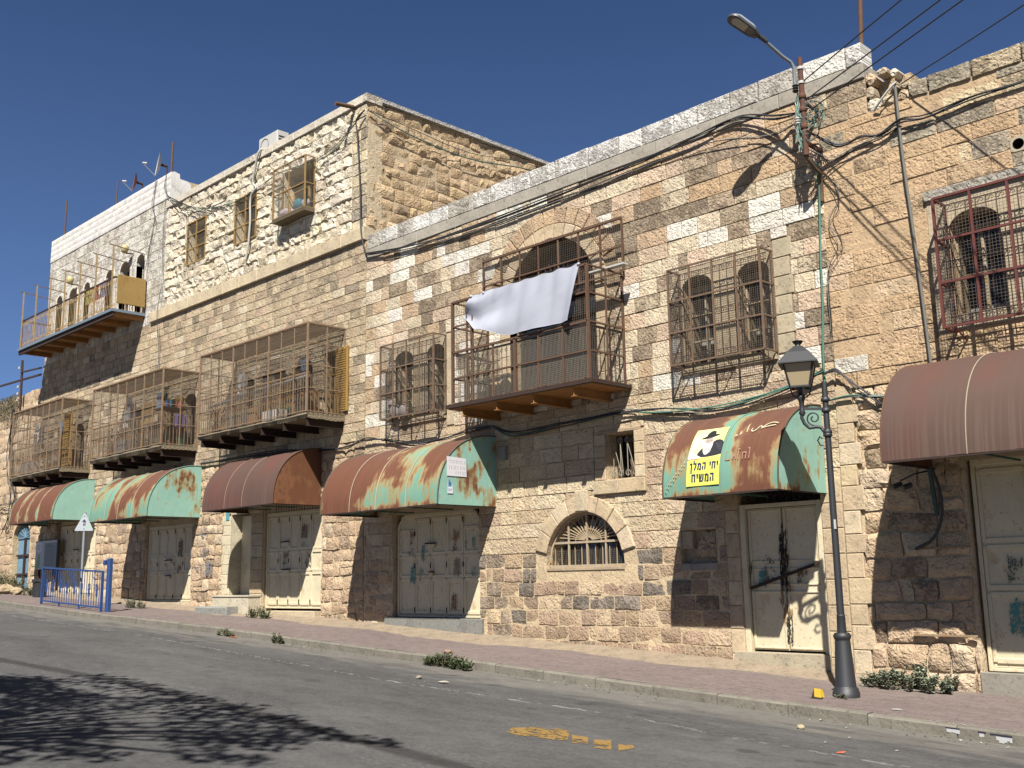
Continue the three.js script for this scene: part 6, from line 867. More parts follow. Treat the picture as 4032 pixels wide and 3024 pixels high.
// ---------------------------------------------------------------- open balcony on the weathered building
{
  const x0 = -37.0, x1 = -29.74, y = 9.87, d = 1.0, C = thing('open_balcony', 'open balcony with scrolled yellowish railing on brown beams, high on the left', 'balcony', [-33.4, 9.6, 0]), yl = std(sc(206, 180, 128), .75, { map: rustMap });
  const s = new GB(); s.box(x0 - .1, x1, y - .06, y, 0, d + .02); part(C, 'floor_plate', s, M.brownSteel); const e = new GB(); e.box(x0 - .1, x1 + .02, y - .075, y + .01, d + .02, d + .05); e.box(x1, x1 + .03, y - .075, y + .01, .0, d + .02); part(C, 'blue_edge', e, std(sc(140, 158, 172), .6)); const ch = new GB(); ch.box(x0 - .1, x1, y - .2, y - .076, d - .08, d + .0); part(C, 'edge_channel', ch, M.darkRust);
  for (let i = 0; i < 8; i++) { const x = lerp(x0 + .2, x1 - .1, i / 7), g = new GB(); g.box(x - .05, x + .05, y - .2, y - .062, -.03, d - .09); part(C, 'floor_beam', g, M.brownSteel); }
  const bars = new GB(); let k = 0; for (let x = x0 + .03; x < x1; x += .115, k++) { bars.bar([x, y, d - .03], [x, y + .98, d - .03], .008, 5); for (const q of [y + .14, y + .84]) bars.tube(...curl(x + .055, q, d - .03, .05, k, .9, k % 2 ? 1 : -1, .007), 4); } part(C, 'railing_bars', bars, yl); part(C, 'handrail', B1([x0, y + .98, d - .03], [x1, y + .98, d - .03], .02), M.darkRust); for (const x of [x0, x1]) part(C, 'handrail', B1([x, y + .98, 0], [x, y + .98, d - .03], .02), M.darkRust);
  const sb = new GB(); for (let z = .06; z < d - .03; z += .11) for (const x of [x0, x1]) sb.bar([x, y, z], [x, y + .98, z], .008, 5); part(C, 'railing_bars', sb, yl);
  for (let i = 0; i < 7; i++) { const x = lerp(x0 + .05, x1 - .15, i / 6); part(C, 'line_post', B1([x, y, d], [x, y + 2.0, d], .018), yl); part(C, 'line_arm', B1([x, y + 2.0, d + .14], [x, y + 1.9, .0], .012), M.oldPaintBar); }
  const bd = new GB(); bd.cbox(.08, .95, 10.05, 10.92, -.02, .025); const bg = bd.geo(); bg.rotateY(Math.PI / 2); bg.translate(x1 + .05, 0, 1.0); single('board', 'ochre board hung over the end of the open balcony railing', 'board', bg, std(sc(204, 166, 92), .8, { map: doorMap }), [x1 + .05, 10.05, .5]);
  for (const [a, b, c, l] of [[-32.0, -31.55, [196, 190, 90], 'yellow-green garment drying on the open balcony railing'], [-31.5, -31.05, [196, 84, 84], 'red garment drying on the open balcony railing'], [-31.0, -30.6, [150, 140, 176], 'lilac garment drying on the open balcony railing'], [-30.55, -30.2, [40, 48, 96], 'navy garment drying on the open balcony railing']]) { const g = new GB(); for (let i = 0; i < 8; i++) for (let j = 0; j < 5; j++) { const q = (u, v) => [lerp(a, b, u / 8), 10.88 - v * .085, .90 - .02 * Math.sin(u * 1.9 + v) - .008 * v]; g.quad(q(i, j + 1), q(i + 1, j + 1), q(i + 1, j), q(i, j)); } single('drying_garment', l, 'garment', g, std(sc(...c), .9), [(a + b) / 2, 10.45, .9], .3); }
  for (const [x, yy, l] of [[-34.85, 11.98, 'round cream wall lamp between the two left balcony doors'], [-30.75, 12.1, 'round cream wall lamp beside the tall balcony door']]) { const g = thing('wall_lamp', l, 'lamp', [x, yy, .2]); part(g, 'globe', new GB().lathe(x, yy, .28, [[0, -.15], [.09, -.11], [.12, 0], [.1, .1], [0, .15]], 12), std(sc(232, 216, 150), .5), .4); part(g, 'bracket', new GB().bar([x, yy - .1, .02], [x, yy - .14, .24], .015), M.darkRust); }
}
// ---------------------------------------------------------------- street lamp on the pavement
{
  const X = -6.78, Z = 1.55, Y = walkY(X, Z), L = thing('street_lamp', 'black cast lamp post with a four-sided lantern on a scrolled bracket', 'street lamp', [X, Y, Z]);
  part(L, 'base', new GB().lathe(X, Y, Z, [[.165, -.02], [.165, .055], [.155, .065], [.15, .10], [.135, .11], [.128, .13], [.095, .66], [.09, .68], [.105, .70], [.112, .73], [.1, .755], [.085, .77]], 20), M.black, .6);
  part(L, 'lower_shaft', new GB().lathe(X, Y, Z, [[.058, .76], [.052, .97], [.054, .975], [.052, .985], [.046, .99]], 16), M.black, .6);
  part(L, 'shaft', new GB().lathe(X, Y, Z, [[.046, .98], [.037, 3.9], [.035, 3.95], [0, 3.96]], 16), M.black, .6);
  for (const h of [3.26, 3.30, 3.58, 3.72]) part(L, 'collar', new GB().lathe(X, Y, Z, [[.04, h - .03], [.058, h - .022], [.058, h + .012], [.04, h + .03]], 14), M.black, .4);
  const lx = X - .27, lz = Z + .13, dir = [-.27 / .3, .13 / .3], at = (t, y) => [X + dir[0] * t, Y + y, Z + dir[1] * t];
  part(L, 'bracket_arm', new GB().tube([at(.04, 3.3), at(.08, 3.36), at(.14, 3.37), at(.22, 3.36), at(.28, 3.42), at(.31, 3.5), at(.3, 3.58)], .022, 8), M.black, .4);
  part(L, 'bracket_arm', new GB().bar(at(.03, 3.6), at(.31, 3.62), .017), M.black);
  const scr = []; for (let i = 0; i <= 26; i++) { const t = i / 26, a = -1.6 + t * 9.2, r = .095 * (1 - .78 * t); scr.push(at(.16 + Math.cos(a) * r, 3.485 + Math.sin(a) * r)); } part(L, 'scroll', new GB().tube(scr, .011, 6), M.black, .4);
  part(L, 'scroll', new GB().tube([at(.05, 3.12), at(.1, 3.13), at(.13, 3.19), at(.1, 3.24), at(.07, 3.21)], .012, 6), M.black, .4);
  const by = Y + 3.9;
  part(L, 'lantern_stem', new GB().lathe(lx, Y, lz, [[.02, 3.52], [.045, 3.56], [.03, 3.6], [.035, 3.72], [.05, 3.74], [.05, 3.80], [.028, 3.82], [.035, 3.86], [.1, 3.90]], 12), M.black, .4);
  for (let i = 0; i < 4; i++) { const a = i * Math.PI / 2 + .785; part(L, 'lantern_strut', new GB().tube([[lx + Math.cos(a) * .04, Y + 3.76, lz + Math.sin(a) * .04], [lx + Math.cos(a) * .11, Y + 3.80, lz + Math.sin(a) * .11], [lx + Math.cos(a) * .14, by, lz + Math.sin(a) * .14]], .01, 5), M.black); }
  const ang = Math.atan2(-dir[1], dir[0]), rot = ([a, y, b]) => [lx + a * Math.cos(ang) + b * Math.sin(ang), y, lz - a * Math.sin(ang) + b * Math.cos(ang)], h0 = .122, h1 = .192, ty = by + .33;
  const c0 = [[-h0, by, -h0], [h0, by, -h0], [h0, by, h0], [-h0, by, h0]], c1 = [[-h1, ty, -h1], [h1, ty, -h1], [h1, ty, h1], [-h1, ty, h1]], er = .252, r0 = [[-er, ty - .02, -er], [er, ty - .02, -er], [er, ty - .02, er], [-er, ty - .02, er]], r1 = [[-.05, ty + .22, -.05], [.05, ty + .22, -.05], [.05, ty + .22, .05], [-.05, ty + .22, .05]], e2 = er, rb = [[-.14, ty + .13, -.14], [.14, ty + .13, -.14], [.14, ty + .13, .14], [-.14, ty + .13, .14]];
  const glass = std(sc(206, 186, 146), .35), roof = new GB(), cage = new GB();
  for (let i = 0; i < 4; i++) { const j = (i + 1) % 4, g = new GB(); g.quad(rot(c0[j]), rot(c0[i]), rot(c1[i]), rot(c1[j])); part(L, 'lantern_pane', g, glass); cage.bar(rot(c0[i]), rot(c1[i]), .011); cage.bar(rot(c0[i]), rot(c0[j]), .012); cage.bar(rot(c1[i]), rot(c1[j]), .012); roof.quad(rot(r0[j]), rot(r0[i]), rot(rb[i]), rot(rb[j])); roof.quad(rot(rb[j]), rot(rb[i]), rot(r1[i]), rot(r1[j])); roof.quad(rot(r0[i]), rot(r0[j]), rot([r0[j][0], ty - .035, r0[j][2]]), rot([r0[i][0], ty - .035, r0[i][2]])); }
  roof.quad(rot([-er, ty - .035, -er]), rot([er, ty - .035, -er]), rot([er, ty - .035, er]), rot([-er, ty - .035, er])); part(L, 'lantern_frame', cage, M.black); part(L, 'lantern_roof', roof, M.black); part(L, 'finial', new GB().lathe(lx, ty, lz, [[.05, .21], [.035, .24], [.06, .27], [.075, .29], [.0, .31]], 10), M.black, .4);
  const st = new GB(); st.box(X + .02, X + .045, Y + 2.05, Y + 2.17, Z + .03, Z + .046); part(L, 'sticker', st, M.white);
}
// ---------------------------------------------------------------- rusty pole bracketed to the wall, with a street light
const PX = -7.40, PZ = .45;
{
  const L = thing('wall_pole', 'rusted pole on the wall carrying a grey street-light arm, insulators and cable coils', 'utility pole', [PX, 7.7, .1]), rust = std(sc(120, 80, 62), .85, { map: rustMap, bumpMap: rustBump, bumpScale: .003 });
  part(L, 'pole', new GB().lathe(PX, 7.9, PZ, [[.043, 0], [.041, .6], [.038, 1.55], [0, 1.56]], 14), rust, .5); for (const y of [8.35, 8.62, 8.83]) part(L, 'pole_collar', new GB().lathe(PX, y, PZ, [[.046, -.04], [.056, -.03], [.056, .03], [.046, .04]], 14), rust, .4);
  part(L, 'wall_bracket', new GB().tube([[PX, 7.95, PZ], [PX, 7.86, .42], [PX + .02, 7.74, .26], [PX + .02, 7.7, .1], [PX - .02, 7.6, .03], [PX - .03, 7.3, .02]], .03, 10), std(sc(130, 106, 82), .8, { map: rustMap }), .4); part(L, 'wall_bracket', new GB().bar([PX, 8.75, PZ], [PX, 8.75, -.1], .025), rust); part(L, 'wall_bracket', new GB().bar([PX, 8.1, PZ], [PX, 8.1, -.1], .025), rust);
  for (const y of [9.05, 9.28]) part(L, 'white_band', new GB().lathe(PX, y, PZ, [[.05, -.02], [.052, -.02], [.052, .02], [.05, .02]], 14), M.white, .3);
  const a0 = [PX - .07, 9.0, PZ + .06], grey = std(sc(150, 160, 166), .5);
  part(L, 'light_arm', new GB().tube([a0, [a0[0], 9.30, a0[2]], [a0[0] - .02, 9.38, a0[2] + .05], [a0[0] - .08, 9.45, a0[2] + .17], [PX - .30, 9.70, 1.02]], .026, 10), grey, .4);
  part(L, 'arm_socket', new GB().bar([PX - .25, 9.645, .93], [PX - .34, 9.75, 1.09], .04, 10), std(sc(70, 76, 82), .5), .4);
  // luminaire: a long flat oval housing, lens below
  const D0 = P3(-.46, .54, .88).normalize(), Sx = P3(0, 1, 0).cross(D0).normalize(), Up = D0.clone().cross(Sx).normalize(), O = P3(PX - .32, 9.73, 1.05), pt = (t, s, u) => O.clone().addScaledVector(D0, t).addScaledVector(Sx, s).addScaledVector(Up, u).toArray();
  const N = 20, hw = t => t < .12 ? lerp(.05, .105, t / .12) : .105 + .03 * Math.sin((t - .12) / .42 * Math.PI) - .0 * t, out = []; for (let i = 0; i <= N; i++) { const a = i / N * Math.PI - Math.PI / 2; out.push([.40 + .13 * Math.cos(a), .125 * Math.sin(a)]); } out.push([.1, .11], [0, .06], [0, -.06], [.1, -.11]);
  const up = new GB(), rim = new GB(), len = new GB(), n = out.length; for (let i = 0; i < n; i++) { const A = out[i], B = out[(i + 1) % n], cc = [.28, 0], k = .72, s = p => [lerp(cc[0], p[0], k), lerp(cc[1], p[1], k)]; const A2 = s(A), B2 = s(B); up.quad(pt(...A, .0), pt(...B, .0), pt(...B2, .055), pt(...A2, .055)); up.tri(pt(...A2, .055), pt(...B2, .055), pt(...cc, .065), [0, 0], [0, .1], [.1, 0]); rim.quad(pt(...B, .0), pt(...A, .0), pt(...A, -.035), pt(...B, -.035)); rim.quad(pt(...B, -.035), pt(...A, -.035), pt(...A2, -.035), pt(...B2, -.035)); }
  part(L, 'lamp_housing', up, std(sc(190, 200, 206), .4), .4); part(L, 'lamp_rim', rim, std(sc(92, 98, 102), .5)); const ls = new GB(), q = [[.2, -.075], [.42, -.085], [.49, 0], [.42, .085], [.2, .075]]; for (let i = 1; i < 4; i++) ls.tri(pt(...q[0], -.031), pt(...q[i + 1], -.031), pt(...q[i], -.031), [0, 0], [.1, 0], [.1, .1]); part(L, 'lamp_lens', ls, std(sc(214, 206, 190), .25)); const bl = new GB(); bl.quad(pt(.02, -.06, -.033), pt(.02, .06, -.033), pt(.2, .075, -.033), pt(.2, -.075, -.033)); part(L, 'gear_cover', bl, std(sc(120, 118, 112), .5));
  for (const [y, s] of [[8.98, 1], [8.45, -1]]) part(L, 'insulator', new GB().lathe(PX - .075, y, PZ + .05, [[0, -.08], [.03, -.075], [.05, -.05], [.03, -.03], [.05, -.01], [.03, .01], [.05, .03], [.03, .05], [0, .07]], 12), s > 0 ? M.black : M.white, .4);
  const f = RNG(61); for (let k = 0; k < 16; k++) { const pts = [], cy = rr(8.25, 8.62, f), r = rr(.12, .2, f), ox = rr(.0, .2, f), ph = f() * 6; for (let i = 0; i <= 18; i++) { const a = ph + i / 18 * rr(5.6, 6.4, f); pts.push([PX + ox + Math.cos(a) * r * .9, cy + Math.sin(a) * r, PZ - .02 + .06 * Math.sin(a * 1.3 + k)]); } part(L, 'cable_coil', new GB().tube(pts, .006, 5), k % 3 === 0 ? M.greenCable : k % 3 === 1 ? M.cable : M.greyCable); }
  for (let k = 0; k < 12; k++) { const pts = []; const a = rr(7.9, 8.3, f), b = rr(8.6, 8.95, f), o = rr(-.09, -.04, f); for (let i = 0; i <= 10; i++) { const t = i / 10; pts.push([PX + o - .05 * Math.sin(t * 3.1 + k) * f(), lerp(a, b, t), PZ + .04 + .03 * Math.sin(t * 6 + k)]); } part(L, 'tied_cable', new GB().tube(pts, .008, 5), pick([M.greenCable, M.cable, M.greyCable, M.greenCable], f)); }
}
// ---------------------------------------------------------------- cables
const spline = (pts, n) => { const c = new THREE.CatmullRomCurve3(pts.map(p => P3(...p)), false, 'centripetal'); return c.getPoints(n).map(p => p.toArray()); };
function bundle(label, pts, list, spread, seed, n = 60) { // list: [radius, material]
  const f = RNG(seed), b = thing('cable_bundle', label, 'cables', pts[0]);
  for (const [r, m] of list) { const q = pts.map(([x, y, z], i) => [x + (f() - .5) * spread * .3, y + (f() - .5) * spread * (i && i < pts.length - 1 ? 1 : .4), Math.max(.02, z + (f() - .5) * spread * .5)]); part(b, 'cable', new GB().tube(spline(q, n), r, 5), m, .3); }
  return b;
}
const K1 = M.cable, G1 = M.greenCable, W1 = M.greyCable;
bundle('black cables draped along the cement band from the wall pole to the tall building', [[-7.45, 8.62, .4], [-8.0, 8.78, .2], [-8.76, 9.06, .09], [-9.6, 8.99, .08], [-10.66, 8.95, .08], [-12.86, 8.87, .08], [-15.46, 8.84, .07], [-17.3, 8.93, .07], [-18.62, 9.12, .09]], [[.013, K1], [.010, K1], [.012, K1], [.008, K1], [.010, K1]], .09, 5, 90);
bundle('black cables sagging just below the cement band at the wall pole', [[-7.45, 8.5, .4], [-8.2, 8.56, .1], [-9.2, 8.78, .07], [-11.0, 8.82, .06], [-13.6, 8.76, .06], [-16.4, 8.80, .06], [-18.6, 9.08, .07]], [[.009, K1], [.007, W1]], .05, 6, 70);
bundle('cables climbing the corner of the tall building to its roof spout', [[-18.62, 9.12, .09], [-18.78, 9.6, .12], [-18.9, 10.8, .08], [-19.02, 12.2, .1], [-19.0, 12.45, .14], [-18.72, 12.62, .1]], [[.018, K1], [.009, K1]], .03, 7, 40);
bundle('thin green and black cables strung from the roof corner to the boxed window cage', [[-18.75, 12.62, .1], [-19.2, 12.3, .12], [-20.0, 12.02, .1], [-20.8, 11.95, .12], [-22.3, 12.1, .2], [-23.6, 11.95, .08], [-24.7, 12.05, .06], [-26.6, 12.3, .06], [-28.4, 13.2, .1]], [[.007, G1], [.008, K1], [.006, K1]], .12, 8, 70);
{ const f = RNG(9), b = thing('cable_bundle', 'cables along the side wall of the tall building under its roof edge', 'cables', [-18.66, 12.5, 0]); for (let k = 0; k < 3; k++) { const o = rr(-.12, .12, f); part(b, 'cable', new GB().tube(spline([[-18.68, 12.62, .05], [-18.62, 12.45 + o, -1], [-18.62, 12.35 + o, -3], [-18.62, 12.62 + o, -5], [-18.62, 12.7, -6.8]], 40), .009, 5), k ? K1 : G1); } }
bundle('black and green cables crossing the wall above the shop awnings', [[-7.55, 4.72, .12], [-8.24, 4.53, .1], [-9.41, 4.42, .08], [-10.5, 4.5, .08], [-11.38, 4.60, .08], [-12.8, 4.52, .07], [-14.1, 4.52, .08], [-14.6, 4.72, .1]], [[.012, K1], [.010, K1], [.012, G1], [.010, K1], [.009, G1], [.008, W1], [.010, K1]], .11, 10, 80);
bundle('black cables looping from the central balcony to the tall building wall', [[-14.6, 4.72, .1], [-15.2, 4.70, .07], [-16.1, 4.62, .06], [-16.95, 4.62, .06], [-17.9, 4.78, .07], [-18.54, 4.90, .08], [-19.3, 4.80, .07], [-20.29, 4.79, .08], [-22, 4.95, .06], [-25.9, 5.0, .07]], [[.012, K1], [.010, K1], [.009, K1], [.011, K1]], .10, 11, 80);
bundle('thin slack wires hanging over the wall left of the central balcony', [[-14.9, 4.55, .05], [-16.5, 4.42, .04], [-18.2, 4.6, .04], [-19.6, 4.35, .05]], [[.004, K1], [.004, K1], [.004, W1]], .25, 12, 50);
bundle('bundle of green cables running down the wall behind the lamp post', [[PX, 7.86, .2], [-7.44, 7.6, .08], [-7.47, 7.0, .06], [-7.50, 6.42, .06], [-7.53, 5.6, .06], [-7.57, 4.85, .07], [-7.57, 4.3, .07]], [[.017, G1], [.015, G1], [.014, G1], [.012, G1], [.010, std(sc(60, 110, 96), .6)], [.008, K1]], .035, 13, 60);
bundle('tangled thin wires hanging beside the green cables', [[PX + .05, 8.1, .3], [-7.28, 7.7, .1], [-7.12, 7.35, .06], [-7.3, 7.0, .07], [-7.18, 6.6, .06], [-7.36, 6.2, .06], [-7.42, 5.3, .05]], [[.005, K1], [.005, K1], [.004, W1]], .2, 14, 60);
bundle('black cables running along the tan wall towards the right', [[PX, 8.3, .4], [-7.05, 8.05, .12], [-6.7, 8.1, .07], [-6.46, 8.02, .07], [-6.1, 8.12, .09], [-5.78, 8.08, .07], [-5.1, 8.12, .06], [-4.45, 8.13, .06], [-2.5, 8.2, .06], [.4, 8.25, .06]], [[.013, K1], [.012, K1], [.011, K1], [.009, K1]], .07, 15, 80);
bundle('looser black cables dipping below those on the tan wall', [[PX + .03, 8.0, .35], [-7.2, 7.88, .1], [-6.8, 7.94, .07], [-6.45, 7.98, .06], [-6.12, 8.07, .06]], [[.009, K1], [.008, K1], [.006, W1]], .1, 16, 40);
bundle('black cables arching from the lamp post height into the big brown awning', [[-7.55, 4.68, .12], [-7.38, 4.72, .1], [-7.1, 4.45, .09], [-6.85, 4.22, .08], [-6.6, 4.05, .07], [-6.2, 3.9, .05]], [[.012, K1], [.010, K1], [.009, K1]], .07, 17, 40);
bundle('pale pipes and green cable crossing behind the lamp post to the big brown awning', [[-7.6, 4.28, .07], [-7.2, 4.27, .07], [-6.6, 4.24, .07], [-6.1, 4.28, .06]], [[.014, W1], [.012, G1], [.014, W1]], .10, 18, 30);
{ // overhead wires leaving the pole to the right
  const ws = [['upper', [-7.37, 9.06, .45], [-5.27, 9.03, 1.62], [5, 8.6, 7.4]], ['middle', [-7.33, 8.76, .45], [-5.12, 8.66, 1.68], [5, 8.3, 7.2]], ['lower', [-7.30, 8.57, .45], [-5.15, 8.48, 1.64], [5, 8.15, 7.0]]];
  for (const [n, a, b, c] of ws) single('overhead_wire', `${n} of three overhead wires leaving the wall pole`, 'wire', new GB().tube(spline([a, b, c], 40), .010, 5), M.cable, a, .3);
  single('overhead_wire', 'overhead wire leaving the broken corner of the tan roof', 'wire', new GB().tube(spline([[-6.07, 8.68, .05], [-4.3, 8.62, .95], [5, 8.4, 6]], 40), .009, 5), M.cable, [-6.07, 8.68, .05], .3);
}
// ---------------------------------------------------------------- pipes and fittings on the walls
single('drain_pipe', 'grey drain pipe down the tan wall beside the red window cage', 'pipe', new GB().tube(spline([[-6.15, 8.72, .06], [-6.13, 7.6, .06], [-6.06, 6.2, .06], [-5.99, 4.4, .06]], 30), .021, 8), std(sc(132, 132, 124), .7), [-6.1, 4.4, .06], .4);
single('drain_pipe', 'white bent pipe end poking from the broken wall corner', 'pipe', new GB().tube(spline([[-6.5, 8.42, .04], [-6.38, 8.5, .1], [-6.2, 8.66, .1], [-6.12, 8.72, .08]], 16), .016, 8), M.white, [-6.5, 8.42, .04], .4);
single('roof_spout', 'rusty spout pipe sticking out below the tall roof corner', 'spout', new GB().bar([-19.2, 12.9, -.2], [-19.25, 12.82, .55], .05, 12), M.rustBar, [-19.2, 12.9, 0], .4);
single('meter_box', 'small grey box on the shaded wall left of the barred window', 'box', (() => { const g = new GB(); g.cbox(-14.42, -14.24, 4.04, 4.30, .0, .1, .012); return g; })(), std(sc(170, 168, 160), .6), [-14.33, 4.04, 0]);
single('hose', 'white hose looping down from the air conditioner on the roof', 'hose', new GB().tube(spline([[-23.2, 13.12, -.1], [-23.28, 13.05, .1], [-23.5, 12.6, .1], [-23.62, 12.25, .08], [-23.5, 12.08, .06], [-23.7, 11.9, .08], [-23.72, 11.2, .07], [-23.8, 10.6, .06], [-23.9, 10.2, .06]], 50), .03, 8), std(sc(226, 224, 214), .6), [-23.5, 10.2, .06], .4);
single('hose', 'curved black hose hanging under the big brown awning', 'hose', new GB().tube(spline([[-6.05, 3.2, .25], [-5.97, 2.9, .22], [-5.98, 2.55, .18], [-6.15, 2.25, .12], [-6.42, 2.12, .07]], 24), .022, 8), M.cable, [-6.2, 2.1, .1], .4);
{ const g = thing('floodlight', 'small black spotlights on a bracket beside the big brown awning', 'lamp', [-6.35, 3.0, .3]); for (const [x, y] of [[-6.42, 2.98], [-6.28, 2.96]]) part(g, 'lamp_head', new GB().bar([x, y, .35], [x - .07, y - .04, .45], .035, 10), M.black, .4); part(g, 'bracket', new GB().tube([[-6.2, 3.15, .02], [-6.25, 3.1, .3], [-6.42, 3.02, .36]], .012, 6), M.black); part(g, 'post', new GB().bar([-6.15, 3.2, .05], [-6.1, 2.55, .05], .022), std(sc(78, 110, 96), .7)); }
// ---------------------------------------------------------------- roofs
{
  const A = thing('air_conditioner', 'white air-conditioner unit on the tall roof edge', 'air conditioner', [-23.4, 13.07, -.3]); { const g = new GB(); g.cbox(-23.85, -22.95, 13.08, 13.62, -.55, -.2, .02); part(A, 'casing', g, M.white); const q = new GB(); q.lathe(0, 0, 0, [[.2, 0], [.2, .012], [.18, .012], [.18, 0]], 20); const gg = q.geo(); gg.rotateX(Math.PI / 2); gg.translate(-23.55, 13.35, -.2); part(A, 'fan_ring', gg, M.greyCable); const s = new GB(); for (let k = 0; k < 4; k++) s.box(-22.952, -22.945, 13.2 + k * .08, 13.24 + k * .08, -.5, -.25); part(A, 'side_slots', s, M.dark); }
  const mast = (label, x, y0, y1, z, r, tilt = 0) => single('roof_mast', label, 'mast', new GB().bar([x, y0, z], [x + tilt, y1, z], r, 8), M.rustBar, [x, y0, z], .4);
  mast('tall rusty mast on the parapet end above the broken corner', -6.70, 9.3, 11.2, -.12, .035, .1); mast('rusty mast at the end of the whitewashed parapet', -28.75, 13.7, 15.1, -.15, .035, .02); mast('thin mast beside the rusty satellite dish', -32.4, 13.9, 14.9, -.1, .022); mast('thin mast at the far end of the whitewashed parapet', -36.7, 13.9, 15.4, -.15, .03, .04);
  const dish = (label, cx, cy, cz, R, mat) => { const D = thing('satellite_dish', label, 'satellite dish', [cx, 14, cz]), n = P3(-.34, .14, .93).normalize(), s = P3(0, 1, 0).cross(n).normalize(), u = n.clone().cross(s), g = new GB(), pt = (r, a) => P3(cx, cy, cz).addScaledVector(s, Math.cos(a) * r * .92).addScaledVector(u, Math.sin(a) * r).addScaledVector(n, .28 * r * r / R).toArray(); for (let i = 0; i < 5; i++) for (let k = 0; k < 20; k++) { const a = k / 20 * 6.2832, b = (k + 1) / 20 * 6.2832, p = R * i / 5, q = R * (i + 1) / 5; g.quad(pt(p, a), pt(q, a), pt(q, b), pt(p, b)); } part(D, 'reflector', g, mat, .5); const low = P3(...pt(R, -Math.PI / 2)), tip = P3(cx, cy, cz).addScaledVector(n, R * 1.35).addScaledVector(u, -R * .25); part(D, 'feed_arm', new GB().bar(low.toArray(), tip.toArray(), .013, 6), M.greyCable); part(D, 'feed_head', new GB().bar(tip.toArray(), tip.clone().addScaledVector(n, -.12).addScaledVector(u, .03).toArray(), .035, 8), M.white); const back = P3(cx, cy, cz).addScaledVector(n, -.18); part(D, 'mount', new GB().bar([cx, cy, cz], back.toArray(), .04, 6).bar(back.toArray(), [back.x, 13.9, back.z], .022, 6), M.darkRust); };
  dish('white satellite dish on the whitewashed parapet', -29.55, 14.62, -.2, .40, std(sc(226, 228, 228), .5)); dish('smaller rust-coloured satellite dish on the whitewashed parapet', -31.2, 14.52, -.2, .32, std(sc(176, 110, 84), .7));
  bundle('thin cables trailing down the weathered wall from the dishes', [[-29.3, 14.0, .03], [-29.4, 13.2, .06], [-29.2, 12.6, .05], [-29.5, 11.9, .06], [-29.7, 11.2, .06]], [[.008, K1], [.006, W1], [.006, K1]], .25, 31, 40);
  bundle('cable looping from the parapet end mast down to the upper windows', [[-28.7, 14.0, .04], [-28.6, 13.5, .1], [-28.0, 12.9, .1], [-27.2, 12.4, .09], [-26.2, 12.2, .08], [-25, 12.15, .07]], [[.009, K1], [.007, K1]], .08, 32, 40);
  bundle('thin cables running down the joint between the weathered and rusticated walls', [[-28.62, 13.2, .05], [-28.66, 12, .05], [-28.6, 10.6, .06], [-28.7, 9.6, .12], [-28.6, 8.6, .06], [-28.62, 7.7, .06]], [[.008, K1], [.006, W1]], .08, 33, 40);
}
{ // pole and brackets past the left end of the row
  const L = thing('utility_pole', 'dark steel pole with white insulators at the far left wall', 'utility pole', [-39.2, 8.1, .1]); part(L, 'pole', new GB().bar([-39.1, 8.0, .1], [-39.2, 9.95, .1], .045, 8), M.darkRust, .4); part(L, 'cross_arm', new GB().bar([-41.8, 9.3, .12], [-37.5, 9.18, .05], .03), M.darkRust); part(L, 'cross_arm', new GB().bar([-39.2, 9.5, .12], [-37.5, 9.42, .05], .025), M.darkRust); for (const y of [8.5, 8.75, 9.0, 9.7]) part(L, 'insulator', new GB().lathe(-39.4, y, .12, [[0, -.05], [.05, -.03], [.035, 0], [.05, .03], [0, .05]], 8), M.white, .3);
  bundle('tangle of black cables hanging on the far left wall', [[-39.6, 8.2, .1], [-39.9, 7.0, .1], [-39.6, 6.0, .12], [-39.2, 5.0, .1], [-39.3, 4.3, .12], [-39.9, 3.8, .1]], [[.016, K1], [.014, K1], [.012, K1], [.012, K1], [.010, K1], [.012, K1]], .5, 41, 50);
  bundle('black cables strung level across the far left wall to the row', [[-42, 4.9, .1], [-40, 4.75, .1], [-38.6, 4.8, .08], [-36.4, 4.7, .06]], [[.012, K1], [.012, K1], [.010, K1]], .22, 42, 30);
}
// ---------------------------------------------------------------- street furniture
{
  const blue = std(sc(54, 92, 156), .5), x0 = -30.62, x1 = -26.75, z = 2.2, yb = x => walkY(x, z), F = thing('street_railing', 'blue steel railing panel with scrolled bars at the kerb', 'railing', [-28.7, yb(-28.7), z]), H = 1.0, top = x => lerp(yb(x0) + H, yb(x1) + H, (x - x0) / (x1 - x0)), bot = x => lerp(yb(x0) + .1, yb(x1) + .1, (x - x0) / (x1 - x0));
  for (const x of [x0, x1]) part(F, 'post', B1([x, yb(x) - .02, z], [x, top(x) + .01, z], .027), blue); for (const x of [-29.4, -28.1]) part(F, 'foot', B1([x, yb(x) - .02, z], [x, bot(x), z], .018), blue);
  part(F, 'top_rail', B1([x0, top(x0), z], [x1, top(x1), z], .021), blue); part(F, 'bottom_rail', B1([x0, bot(x0), z], [x1, bot(x1), z], .018), blue);
  const n = 25; for (let i = 1; i < n; i++) { const x = lerp(x0, x1, i / n); part(F, 'bar', B1([x, bot(x), z], [x, top(x), z], .0095, 5), blue); if (i % 3 === 2) { const g = new GB(), y = lerp(bot(x), top(x), .48); for (const s of [-1, 1]) { g.tube([[x, y - .2, z], [x + s * .05, y - .13, z], [x + s * .03, y - .05, z], [x + s * .06, y + .03, z], [x + s * .05, y + .12, z], [x + s * .01, y + .15, z], [x, y + .1, z]], .010, 5); g.tube(...curl(x + s * .04, y, z, .035, 0, 1, s, .009), 5); } part(F, 'scroll', g, blue); } }
  const g = new GB(); g.cbox(-26.64, -26.50, yb(-26.5) - .02, 2.52, 2.06, 2.16, .02); g.cbox(-26.78, -26.70, 2.36, 2.48, 2.05, 2.2, .01); single('blue_post', 'thick blue steel post at the right end of the blue railing', 'post', g, blue, [-26.55, yb(-26.5), 2.1]);
}
